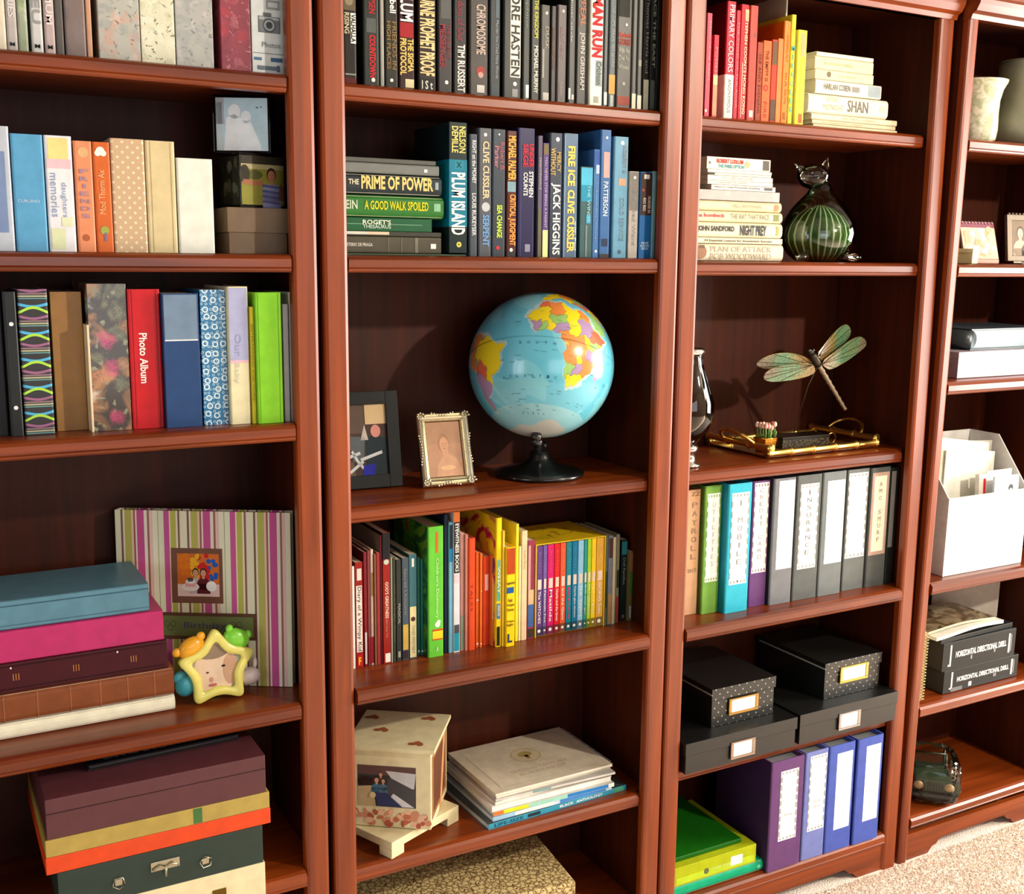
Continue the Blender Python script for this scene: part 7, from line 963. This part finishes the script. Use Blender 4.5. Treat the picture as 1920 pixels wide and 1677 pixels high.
def emblem(t,w,d,h):
    F=Flat(lambda u,v,l:(u*w,v*d,h+.0003+l)); g_=(178,156,120)
    F.rect(.08,.92,.08,.92,(196,182,156)); F.rect(.085,.915,.087,.913,(212,200,176),.0001); F.ell(.5,.58,.12,.15,(186,168,120),.0002,28); F.ell(.5,.58,.11,.138,(208,194,160),.0003,28); F.ell(.5,.6,.06,.06,(170,150,90),.0004,12); F.rect(.485,.515,.5,.58,(150,124,70),.0004)
    F.text('SECOND CENTURY',lambda a,b:(.26+.48*a,.28+.05*b),g_,.0002,0); F.text('BUILDERS OF',lambda a,b:(.3+.4*a,.2+.05*b),g_,.0002,0); F.text('The',lambda a,b:(.46+.08*a,.82+.04*b),g_,.0002,0); F.done('cover_print',t)
    tube('spiral_wire',[(w+.002+.0022*math.cos(k*1.2),.012+(d-.024)*k/160,h-.001+.0026*math.sin(k*1.2)) for k in range(161)],.0005,mat((180,180,186),.3,metal=1),t,4)
magazine('ivory spiral bound booklet with round gold tree emblem on top of the magazines',.374,.046,z,.296,.224,.006,math.radians(1),(212,200,176),(230,224,210),emblem,None,name='booklet',cat='booklet')
t=thing('storage_box','big box with carved brown and straw vine pattern in the lowest middle bay','box',(.075,.055,.106),math.radians(-6.5))
box('box_base',0,.47,0,.205,0,.09,mat('carved'),t,bevel=.003); box('lid',-.004,.474,-.004,.209,.09,.128,mat('carved'),t,bevel=.004)
# ---------------- right bookcase: glass cat
def cat():
    t=thing('figurine','clear and green striped glass cat with upright ears','figurine',(1.267,.125,1.5565),math.radians(-28))
    gl=clearmat('clear_glass',(.9,.92,.88),.95,.02,1.5)
    prof=[(0,0),(.052,.002),(.072,.018),(.088,.045),(.092,.066),(.086,.092),(.07,.12),(.048,.143),(.032,.158),(.024,.172),(.022,.18),(0,.181)]
    lathe('glass_body',prof,gl,t,40,sy=.8)
    lathe('green_core',[(0,.001),(.045,.003),(.062,.018),(.076,.042),(.079,.062),(.073,.085),(.057,.106),(.035,.122),(.012,.131),(0,.132)],mat('glasscat'),t,40,sx=.97,sy=.78)
    h=ball('head',(-.02,-.004,.197),.034,gl,t,(1.15,.9,.88),24)
    for s in(-1,1): 
        lathe('ear',[(.011,0),(.007,.01),(0,.026)],gl,h,12,(s*.026,0,.02 if s>0 else .014)).rotation_euler=(0,math.radians(s*(14 if s>0 else 55)),0)
        ball('eye',(s*.013,-.029,.006),.0045,mat((14,14,14),.15,coat=1),h,seg=12)
    ball('nose',(0,-.032,-.006),.004,mat((20,20,20),.15,coat=1),h,(1.2,.6,.8),seg=12)
    tube('tail',[(.05,-.03,.0115),(.085,-.02,.0115),(.1,.0,.0115)],[.01,.009,.006],gl,t,10)
    tube('paw',[(-.04,-.045,.0125),(-.062,-.06,.0095)],[.011,.007],gl,t,10)
cat()
# ---------------- right bookcase: hurricane glass, tray and what stands on it, dragonfly
ZS=1.1043
t=thing('candle_holder','smoky glass hurricane candle holder on silver foot behind the left stile','candle holder',(.873,.087,ZS))
lathe('foot',[(0,0),(.03,0),(.031,.004),(.02,.008),(.018,.03),(.024,.034),(.024,.046),(.012,.05),(0,.05)],mat((200,198,190),.2,metal=1),t,28)
lathe('glass_chimney',[(.012,.05),(.02,.056),(.045,.08),(.058,.11),(.056,.145),(.042,.19),(.03,.225),(.027,.245),(.03,.252),(.028,.252),(.0255,.245),(.0285,.225),(.0405,.19),(.0545,.145),(.0565,.11),(.0435,.08),(.018,.057)],clearmat('smoked_glass',(.72,.68,.64),.95,.02,1.5),t,36)
lathe('rim_band',[(.028,.25),(.0315,.25),(.0315,.262),(.028,.262)],mat((226,222,214),.2,metal=1),t,28)
def tray():
    t=thing('tray','gold metal tray with bamboo shaped rim and hoop handles','tray',(1.1,.072,ZS+.0006),math.radians(1))
    g=mat((246,208,112),.3,metal=1); w,d=.345,.21; r=.0092
    box('tray_floor',0,w,0,d,.002,.005,mat((110,60,24),.25,coat=.6),t)
    def rod(a,b,n,nm='bamboo_rim'):
        A_,B_=Vector(a),Vector(b); P=[];R=[]
        for k in range(n):
            for q,rr_ in((0,1.28),(.04,1.05),(.12,.9),(.5,.82),(.88,.9),(.96,1.05)): P.append(tuple(A_+(B_-A_)*((k+q)/n))); R.append(r*rr_)
        P.append(b);R.append(r*1.28); tube(nm,P,R,g,t,12)
    rod((-.006,0,r*1.3),(w+.006,0,r*1.3),5); rod((-.006,d,r*1.3),(w+.006,d,r*1.3),5); rod((0,-.006,r*2.6),(0,d+.006,r*2.6),3); rod((w,-.006,r*2.6),(w,d+.006,r*2.6),3)
    def hoop(x,s):
        P=[];R=[]
        for k in range(25):
            a=math.pi*k/24; P.append((x+s*.034*math.sin(a),d/2+.055*math.cos(a),.026+.03*math.sin(a))); R.append(.0042*(1.35 if k%6==0 else 1))
        tube('hoop_handle',P,R,g,t,10)
    hoop(w,1); hoop(0,-1)
    return t
tray()
zt=ZS+.0056
def tulips():
    t=thing('tulip_basket','tiny gold basket packed with pink and white tulips','ornament',(1.139,.13,zt+.001),math.radians(8)); g=mat((214,140,50),.3,metal=1)
    V=[(-.017,-.014,0),(.017,-.014,0),(.017,.014,0),(-.017,.014,0),(-.0205,-.0175,.033),(.0205,-.0175,.033),(.0205,.0175,.033),(-.0205,.0175,.033)]
    mesh('basket',V,[(0,1,2,3),(0,1,5,4),(1,2,6,5),(2,3,7,6),(3,0,4,7),(4,5,6,7)],g,t)
    tube('basket_rim',[(-.021,-.018,.033),(.021,-.018,.033),(.021,.018,.033),(-.021,.018,.033)],.0014,mat((240,200,100),.2,metal=1),t,6,closed=True)
    for k in range(6): tube('basket_weave',[(-.018-.0005*k,-.0152-.0005*k,.003+.0053*k),(.018+.0005*k,-.0152-.0005*k,.003+.0053*k)],.0007,g,t,5)
    rnd=random.Random(5)
    for i in range(4):
        for j in range(4):
            x=-.014+i*.0095+rnd.uniform(-.001,.001); y=-.012+j*.008; hh=.054+rnd.uniform(0,.008)
            st=tube('tulip_stem',[(x,y,.033),(x*1.15,y*1.1,hh)],.0014,mat((90,140,60),.6),t,5)
            ball('tulip_head',(x*1.15,y*1.1,hh+.003),.0048,mat(rnd.choice([(240,170,160),(246,214,190),(226,120,110),(248,230,210)]),.5),t,(1,1,1.45),10)
            if (i+j)%2: tube('tulip_leaf',[(x+.003,y-.002,.034),(x+.005,y-.003,.046),(x+.004,y-.001,.053)],[.002,.0018,.0004],mat((110,160,80),.6),t,5)
tulips()
def darkbox():
    t=thing('trinket_box','low dark box with worn speckled sides lying on the gold tray','box',(1.275,.165,zt+.0006),math.radians(-3)); g=G('speckled_tin',.4,.2); v=g.vor(150); g.out(g.ramp(v.outputs['Distance'],[(.1,(60,50,34)),(.35,(110,98,70)),(.5,(44,36,26))]))
    box('box_base',-.072,.072,-.03,.03,0,.02,g.m,t,bevel=.001); box('lid',-.0735,.0735,-.0315,.0315,.02,.027,mat((30,22,16),.35,coat=.3),t,bevel=.001)
    tube('gold_ring_handle',[(.085+.013*math.cos(a),-.024,.016+.013*math.sin(a)) for a in [k*.5236 for k in range(12)]],.002,mat((200,160,80),.25,metal=1),t,6,closed=True)
darkbox()
def dragonfly():
    t=thing('ornament','metal dragonfly ornament with green mottled wings on a wire stand','ornament',(1.262,.128,ZS)); ox,oz=1.262,ZS
    def smooth(q):
        cx=sum(p[0] for p in q)/len(q);cz=sum(p[1] for p in q)/len(q); q=[(cx+(x-cx)*1.06,cz+(z-cz)*1.16) for x,z in q]
        r_=[]
        for i in range(len(q)):
            a,b=q[i],q[(i+1)%len(q)]; r_+=[(a[0]*.75+b[0]*.25,a[1]*.75+b[1]*.25),(a[0]*.25+b[0]*.75,a[1]*.25+b[1]*.75)]
        return r_
    def wing(pts,y0,y1,nm='wing'):
        pts=smooth(pts)
        b=bmesh.new(); n=len(pts); xs=[p[0] for p in pts]; a,c_=min(xs),max(xs)
        def yy(x): k=(x-a)/(c_-a); return (y0+(y1-y0)*k)-.128
        V=[(x-ox,yy(x)-.0012,z-oz) for x,z in pts]+[(x-ox,yy(x)+.0012,z-oz) for x,z in pts]
        F=[(i,(i+1)%n,n+(i+1)%n,n+i) for i in range(n)]+[tuple(range(n)),tuple(range(n,2*n))]
        w_=mesh(nm,V,F,mat('wing'),t); 
        tube('wing_edge',[((x-ox),yy(x),z-oz) for x,z in pts],.0011,mat((130,110,70),.35,metal=.8),w_,5,closed=True)
        cx,cz=sum(p[0] for p in pts)/n-ox,sum(p[1] for p in pts)/n-oz; r0=min(pts,key=lambda p:abs(p[0]-1.275)+abs(p[1]-1.315)); 
        for k in range(0,n,3):
            p=pts[k]; 
            if abs(p[0]-r0[0])>.02: tube('wing_vein',[(r0[0]-ox,yy(r0[0])-.0015,r0[1]-oz),((r0[0]+p[0])/2-ox,yy((r0[0]+p[0])/2)-.0018,(r0[1]+p[1])/2-oz),(p[0]-ox,yy(p[0])-.0012,p[1]-oz)],.0006,mat((70,56,34),.4,metal=.6),w_,4)
    wing([(1.104,1.32),(1.131,1.333),(1.162,1.34),(1.203,1.34),(1.248,1.329),(1.264,1.316),(1.25,1.309),(1.205,1.311),(1.154,1.308),(1.123,1.311)],.135,.122)
    wing([(1.115,1.292),(1.127,1.303),(1.157,1.311),(1.189,1.314),(1.253,1.315),(1.264,1.3),(1.255,1.291),(1.21,1.283),(1.147,1.28),(1.122,1.284)],.118,.112)
    wing([(1.282,1.339),(1.311,1.364),(1.343,1.387),(1.368,1.4),(1.385,1.4),(1.398,1.389),(1.394,1.374),(1.372,1.359),(1.346,1.343),(1.308,1.324),(1.298,1.327)],.122,.135)
    wing([(1.288,1.321),(1.336,1.344),(1.368,1.36),(1.401,1.372),(1.422,1.37),(1.437,1.356),(1.421,1.344),(1.372,1.321),(1.322,1.305),(1.307,1.309)],.112,.118)
    m=mat((140,122,100),.4,metal=.5); P=[];R=[]
    seq=[(1.256,1.34,.006),(1.262,1.334,.0085),(1.272,1.322,.0095),(1.281,1.311,.0085)]
    for x,z,r in seq: P.append((x-ox,-.014,z-oz));R.append(r)
    tube('thorax',P,R,mat((60,54,44),.35,metal=.6),t,12)
    P=[];R=[]
    for k in range(33):
        q=k/32; P.append((1.281+.095*q-ox,-.014,1.311-.111*q-oz)); R.append((.0068-.0022*q)*(1.16 if k%4==0 else .9))
    tube('abdomen',P,R,m,t,10)
    hd=ball('head',(1.252-ox,-.014,1.345-oz),.0075,mat((40,34,28),.3,metal=.5),t,(1.2,1,1),14)
    for s in(-1,1): ball('eye',(s*.006-.001,-.003,.004),.0045,mat((16,14,12),.1,coat=1),hd,seg=12)
    tube('stand_wire',[(1.279-ox,-.01,1.306-oz),(1.283-ox,.02,1.26-oz),(1.292-ox,.05,1.2-oz),(1.302-ox,.078,1.15-oz),(1.305-ox,.087,.0135)],.0014,mat((110,96,70),.4,metal=.8),t,6)
    lathe('stand_foot',[(0,.0068),(.016,.0068),(.015,.011),(.003,.014),(0,.014)],mat((60,52,36),.4,metal=.7),t,20,(1.305-ox,.087,0))
dragonfly()
# ---------------- right bookcase: four black storage boxes
def sbox(label,x0,x1,z0,z1,y0,d,m,card,frame):
    t=thing('storage_box',label,'box',(x0,y0,z0),0,'black storage boxes in the lower right bay'); w=x1-x0; h=z1-z0; lh=.03 if h<.085 else .028
    M_=mat(m,.4,coat=.3) if not isinstance(m,str) else mat(m)
    box('box_base',.003,w-.003,.003,d-.003,0,h-.002,M_,t,bevel=.001); box('lid',0,w,0,d,h-lh,h,M_,t,bevel=.0012)
    a,b,c_,e=card; fm=mat(frame,.25,metal=1); y=.003-.003 if c_>h-lh else .003
    yy=0.0
    f=.006
    for nm,q in(('holder_bar',(a,b,c_,c_+f)),('holder_bar',(a,b,e-f*.6,e)),('holder_side',(a,a+f*1.3,c_+f,e-f*.6)),('holder_side',(b-f*1.3,b,c_+f,e-f*.6))): box(nm,q[0],q[1],-.003,.001,q[2],q[3],fm,t,bevel=.0006)
    box('card',a+f,b-f,-.0012,.001,c_+f*.8,e-f*.5,mat((240,238,226),.6),t)
zB=.4185
sbox('wide flat black box at the left under a dotted box',.823,1.153,zB,.4925,-.012,.27,(13,13,12),(.128,.2,.01,.052),(170,150,140))
sbox('wide flat black box at the right under a dotted box',1.161,1.487,zB,.4945,-.012,.27,(16,17,16),(.125,.197,.012,.055),(170,166,166))
sbox('pin dotted black box with brass label holder, on the left flat box',.926,1.118,.493,.5865,.03,.24,'dots',(.05,.138,.022,.062),(176,140,80))
sbox('pin dotted black box with brass label holder, on the right flat box',1.275,1.468,.495,.5885,.03,.24,'dots',(.05,.145,.034,.076),(190,170,90))
# ---------------- far right bookcase (its own frame leans forward a little)
def put(t): into4(t); return t
ZV=1.8465
t=thing('vase','crackled cream ceramic vase with flared rim at the left of the top shelf','vase',(1.7,.085,ZV))
lathe('vase_body',[(0,0),(.04,.0),(.047,.008),(.05,.03),(.049,.07),(.05,.1),(.056,.125),(.064,.14),(.066,.146),(.063,.147),(.055,.135),(.046,.1),(.045,.03),(0,.01)],mat('crackle'),t,36)
put(t)
t=thing('vase','tall grey green frosted vase with waisted neck, cut by the right frame edge','vase',(1.905,.1,ZV))
lathe('vase_body',[(0,0),(.07,0),(.088,.01),(.098,.035),(.096,.06),(.085,.085),(.076,.11),(.074,.15),(.076,.185),(.078,.205),(.072,.212),(.068,.2),(.07,.11),(.09,.04),(0,.012)],mat((136,134,112),.5,coat=.15),t,40)
put(t)
Z2=1.5555
def calendar():
    t=thing('desk_calendar','spiral desk calendar with pink flower picture','calendar',(1.75,.07,Z2)); w=.125; h=.095; A=Matrix.Rotation(math.radians(-16),4,'X'); T=lambda V:[tuple(A@Vector(v)) for v in V]
    V,F=boxg(-w/2,w/2,0,.004,.012,.012+h); o=mesh('page_block',T(V),F,mat((230,206,180),.5),t)
    F=Flat(lambda u,v,l:tuple(A@Vector(((u-.5)*w,-.0005-l,.012+v*h)))); F.rect(0,1,0,1,(226,180,150)); F.rect(0,1,.84,1,(120,60,76),.0001)
    rnd=random.Random(3)
    for k in range(34): F.ell(rnd.uniform(.08,.92),rnd.uniform(.08,.8),rnd.uniform(.05,.14),rnd.uniform(.04,.1),rnd.choice([(236,196,176),(226,160,130),(244,214,196),(190,150,110),(220,170,150)]),.0001+k*.00002,10,rnd.random()*3)
    F.done('flower_picture',t)
    box('easel_base',-w/2+.006,w/2-.006,-.004,.07,0,.011,mat((176,120,96),.5),t,bevel=.002)
    for k in range(10): 
        x=-w/2+.008+k*(w-.016)/9; tube('spiral_ring',[tuple(A@Vector((x,.002+.005*math.cos(a),.105+.005*math.sin(a)))) for a in [i*.785 for i in range(8)]],.001,mat((230,220,214),.3,metal=1),t,5,closed=True)
    put(t)
calendar()
t=thing('trinket_box','small cream cube box in front of the desk calendar','box',(1.655,.025,Z2),math.radians(18)); box('box_base',0,.036,0,.036,0,.026,mat((206,196,140),.45),t,bevel=.001); box('lid',-.001,.037,-.001,.037,.026,.036,mat((222,214,160),.45),t,bevel=.001); put(t)
def sepia():
    t=thing('framed_photo','small carved grey frame with a sepia couple beside the calendar','photo frame',(1.898,.065,Z2+.0065),math.radians(-6)); w,h=.115,.118; m=mat((110,96,80),.4,metal=.6)
    A=Matrix.Rotation(math.radians(-8),4,'X'); T=lambda V:[tuple(A@Vector(v)) for v in V]
    for nm,(a,b,c_,d_) in (('frame_side',(-w/2,-w/2+.014,0,h)),('frame_side',(w/2-.014,w/2,0,h)),('frame_rail',(-w/2+.014,w/2-.014,0,.014)),('frame_rail',(-w/2+.014,w/2-.014,h-.014,h))):
        V,F=boxg(a,b,-.005,.005,c_,d_); mesh(nm,T(V),F,m,t,bevel=.0015)
    for k in range(9): ball('rim_bead',tuple(A@Vector((-w/2+.01+k*(w-.02)/8,0,h+.002))),.004,m,t,seg=8)
    F=Flat(lambda u,v,l:tuple(A@Vector((-w/2+.014+u*(w-.028),-.001-l,.014+v*(h-.028))))); F.rect(0,1,0,1,(120,100,80)); person(F,.38,.5,.32,(190,170,146),(90,70,54),(214,184,154),.0001); person(F,.68,.42,.3,(90,76,62),(60,46,36),(206,176,146),.0005); F.done('sepia_photo',t)
    V,F=boxg(-w/2+.01,w/2-.01,.003,.0048,.01,h-.01); mesh('backing',T(V),F,m,t)
    put(t)
sepia()
Z3=1.2705
t=thing('storage_box','wide lavender grey flat box on the third far right shelf','box',(1.668,.05,Z3)); box('box_base',.0,.33,.0,.22,0,.05,mat((172,158,168),.4,coat=.1),t,bevel=.001); box('lid',-.002,.332,-.002,.222,.05,.066,mat((178,164,174),.4,coat=.1),t,bevel=.001); put(t)
t=thing('storage_box','blue grey clothbound box with black end resting on the lavender box','box',(1.745,.08,Z3+.0665)); box('front_panel',0,.29,0,.19,.004,.05,mat((128,146,154),.5),t,bevel=.001); box('cover',-.004,.292,-.003,.192,0,.0035,mat((60,72,80),.4),t); box('cover',-.004,.292,-.003,.192,.0505,.0535,mat((60,72,80),.4),t); tube('rounded_spine',[(-.002,.0,.0267),(-.002,.19,.0267)],.0235,mat((36,44,44),.4),t,14); put(t)
Z4=.7625
def magfile():
    t=thing('magazine_file','white slant sided magazine file stuffed with papers','magazine file',(1.653,.028,Z4)); wt=mat((236,234,228),.5); w,d,hf,hb,th=.305,.2,.205,.335,.003
    box('front_panel',0,w,0,th,0,hf,wt,t); box('back_panel',0,w,d-th,d,0,hb,wt,t); box('bottom_panel',th,w-th,th,d-th,0,th,wt,t)
    prism('side_panel',[(th,0),(d-th,0),(d-th,hb),(d*.52,hb),(th,hf)],0,th,'x',wt,t); prism('side_panel',[(th,0),(d-th,0),(d-th,hb),(d*.52,hb),(th,hf)],w-th,w,'x',wt,t)
    put(t)
    def sheet(nm,label,cat_,x,y,z,wd,h_,th_,lean,tilt,c,pr=None):
        q=thing(nm,label,cat_,(x,y,z+wd*math.sin(tilt)),0,'papers kept in the white magazine file')
        A=Matrix.Rotation(-lean,4,'X')@Matrix.Rotation(tilt,4,'Y'); V,F=boxg(0,wd,0,th_,0,h_); mesh('sheet',[tuple(A@Vector(v)) for v in V],F,mat(c,.6),q)
        if pr: F=Flat(lambda u,v,l:tuple(A@Vector((u*wd,-.0004-l,v*h_)))); pr(F); F.done('print',q)
        put(q)
    zb=Z4+.008
    sheet('notebook','dark blue notebook standing at the left inside the white file','notebook',1.664,.14,zb,.05,.29,.008,.05,.02,(24,60,96))
    sheet('paper','creased cream paper leaning at the left in the white file','paper',1.69,.105,zb,.19,.31,.002,.1,.14,(226,222,200),lambda F:(F.rect(.32,.335,.1,.7,(140,140,130)),F.text('record',lambda a,b:(.5+.2*a,.85+.03*b),(170,170,160))))
    sheet('paper','large white paper leaning in the middle of the white file','paper',1.715,.1,zb,.19,.285,.003,.08,.1,(232,230,216))
    sheet('paper','clear edged grey paper at the back right of the white file','paper',1.755,.135,zb,.17,.31,.002,.02,.06,(190,184,172))
    sheet('booklet','small booklet with red spine block in the white file','booklet',1.805,.05,zb,.03,.24,.012,.06,0,(220,210,196),lambda F:F.rect(.55,.85,.72,.95,(190,20,30)))
    def sil(F): F.ell(.68,.86,.1,.04,(50,50,56)); F.ell(.68,.82,.08,.035,(190,196,204),.0001); F.poly([(.55,.74),(.62,.8),(.76,.78),(.84,.72),(.8,.7),(.55,.7)],(70,74,82),.0002)
    sheet('booklet','white card printed with a small dark haired figure in the file','booklet',1.835,.032,zb,.095,.235,.006,.03,0,(214,222,226),sil)
    sheet('paper','white card standing behind the figure card in the file','paper',1.84,.06,zb,.1,.245,.003,.04,0,(232,232,228))
magfile()
# spiral notebook, magazines and folder around the black manuals
Z5=.4325
t=thing('notebook','spiral notebook standing at the left edge of the fifth far right shelf','notebook',(1.6,.022,Z5)); box('cover',-.001,.0,.0,.15,.004,.19,mat((210,196,150),.5),t); box('pages',0,.006,.002,.148,.004,.19,mat((226,216,180),.8),t); box('cover',.006,.007,0,.15,.004,.19,mat((210,196,150),.5),t)
for k in range(22): tube('wire_ring',[(.003+.0065*math.cos(a),-.002+.0065*math.sin(a),.012+k*.008) for a in [i*.785 for i in range(8)]],.0011,mat((240,216,160),.25,metal=1),t,5,closed=True)
put(t)
zz=[d for d in DATA if d['l'].startswith('thin grey booklet on top of the black')][0]; zm=zz['p'][2]+zz['w']+.004
def ruffle(name,label,x,y,z,wd,dp,th,rz,c,pr=None):
    t=thing(name,label,'magazine',(x,y,z),rz,'loose magazines on the black manuals'); V=[];F=[];n=9
    for j,(yy,) in enumerate(((0,),(dp,))):
        for i in range(n):
            q=i/(n-1); zz_=.004*math.sin(q*5+z*40)+.003*q; V+=[(q*wd,yy,zz_),(q*wd,yy,zz_+th)]
    for i in range(n-1):
        a=2*i; b=2*n+2*i; F+=[(a,a+2,a+3,a+1),(b,b+1,b+3,b+2),(a+1,a+3,b+3,b+1),(a,b,b+2,a+2)]
    F+=[(0,1,2*n+1,2*n),(2*n-2,4*n-2,4*n-1,2*n-1)]
    if pr:
        o=mesh('pages',V,F,[mat(c,.45),mat('magcover')],t,mi=[1 if (i<4*(n-1) and i%4==2) else 0 for i in range(len(F))])
    else: mesh('pages',V,F,mat(c,.45),t)
    if 0: 
        F=Flat(lambda u,v,l:(u*wd,v*dp,.004*math.sin(u*5+z*40)+.003*u+th+.0006+l)); pr(F); F.done('cover_print',t)
    put(t)
def ph(F): F.rect(0,1,0,1,mat('magcover'))
ruffle('magazine','white edged magazine with a red mark lying on the black manuals',1.655,.03,zm,.27,.15,.009,.03,(226,222,208))
ruffle('magazine','brown landscape magazine lying topmost on the black manuals',1.645,.05,zm+.013,.26,.14,.006,.0,(206,190,156),ph)
t=thing('folder','pale grey card folder standing behind the black manuals','folder',(2.085,.18,Z5),math.radians(180-24)); box('front_sheet',0,.2,0,.002,0,.268,mat((186,176,164),.7),t); box('back_sheet',0,.2,-.004,-.002,0,.262,mat((170,160,148),.7),t); put(t)
# wrapped toy car at the bottom
def toy():
    t=thing('toy_car','dark green toy off-road car wrapped in clear film','toy car',(1.735,.075,.1235),math.radians(-42)); gr=mat((40,56,34),.4,coat=.2); bk=mat((22,24,22),.4)
    box('hood',-.042,.042,-.052,.02,.032,.066,gr,t,bevel=.004); box('grille',-.026,.026,-.0545,-.05,.034,.062,mat((60,70,50),.5),t,bevel=.001)
    for k in range(7): box('grille_slot',-.021+k*.0065,-.0185+k*.0065,-.0552,-.0543,.038,.058,bk,t)
    for s in(-1,1):
        o=lathe('headlight',[(0,0),(.0105,0),(.0115,.004),(0,.007)],mat((216,176,130),.4),t,18,(s*.035,-.052,.05)); o.rotation_euler=(math.radians(90),0,0)
        box('fender',s*.042-.018,s*.042+.018,-.045,.0,.028,.036,gr,t,bevel=.002)
        for y in(-.028,.045):
            wl=lathe('wheel',[(0,-.008),(.018,-.008),(.022,-.004),(.022,.004),(.018,.008),(0,.008)],bk,t,22,(s*.042,y,.022)); wl.rotation_euler=(0,math.radians(90),0)
        tube('windshield_post',[(s*.036,.02,.064),(s*.036,.03,.102)],.0028,gr,t,6); tube('roll_bar',[(s*.036,.058,.05),(s*.036,.06,.1)],.0028,gr,t,6)
    box('bumper',-.05,.05,-.066,-.056,.022,.032,bk,t,bevel=.002); tube('windshield_top',[(-.036,.03,.102),(.036,.03,.102)],.0028,gr,t,6); box('windshield_glass',-.035,.035,.0235,.0245,.067,.1,clearmat('toy_glass',(.8,.85,.8)),t)
    box('body_tub',-.04,.04,.02,.065,.03,.058,gr,t,bevel=.003)
    for k in range(3):
        o=tube('tan_link',[(.05+.006*math.cos(a),-.0+.0,.05+.012*k+.006*math.sin(a)) for a in [i*.785 for i in range(8)]],.002,mat((200,160,130),.5),t,6,closed=True)
    me=bpy.data.meshes.new('film_wrap'); b=bmesh.new(); bmesh.ops.create_icosphere(b,subdivisions=4,radius=1)
    from mathutils import noise
    for v in b.verts:
        n=v.co.normalized(); s=lambda q:math.copysign(abs(q)**.5,q); k=1+.05*noise.noise(n*4)+.04*abs(noise.noise(n*9)); v.co=Vector((s(n.x)*.063*k,s(n.y)*.078*k,max(-.0605,s(n.z)*.062*k)+.0615))
    b.to_mesh(me); b.free(); me.materials.append(clearmat('wrinkled_film',(.9,.93,.9),.9,.06,1.4)); link('film_wrap',me,t)
    t.scale=(1.12,1.12,1.0); put(t); t.scale=(1.12,1.12,1.0)
toy()

# everything rests a hair above what carries it, never inside it
for o in list(bpy.data.objects):
    if o.parent is None and 'category' in o and o['category'] not in ('bookcase','lamp','carpet'): o.location.z+=.0005
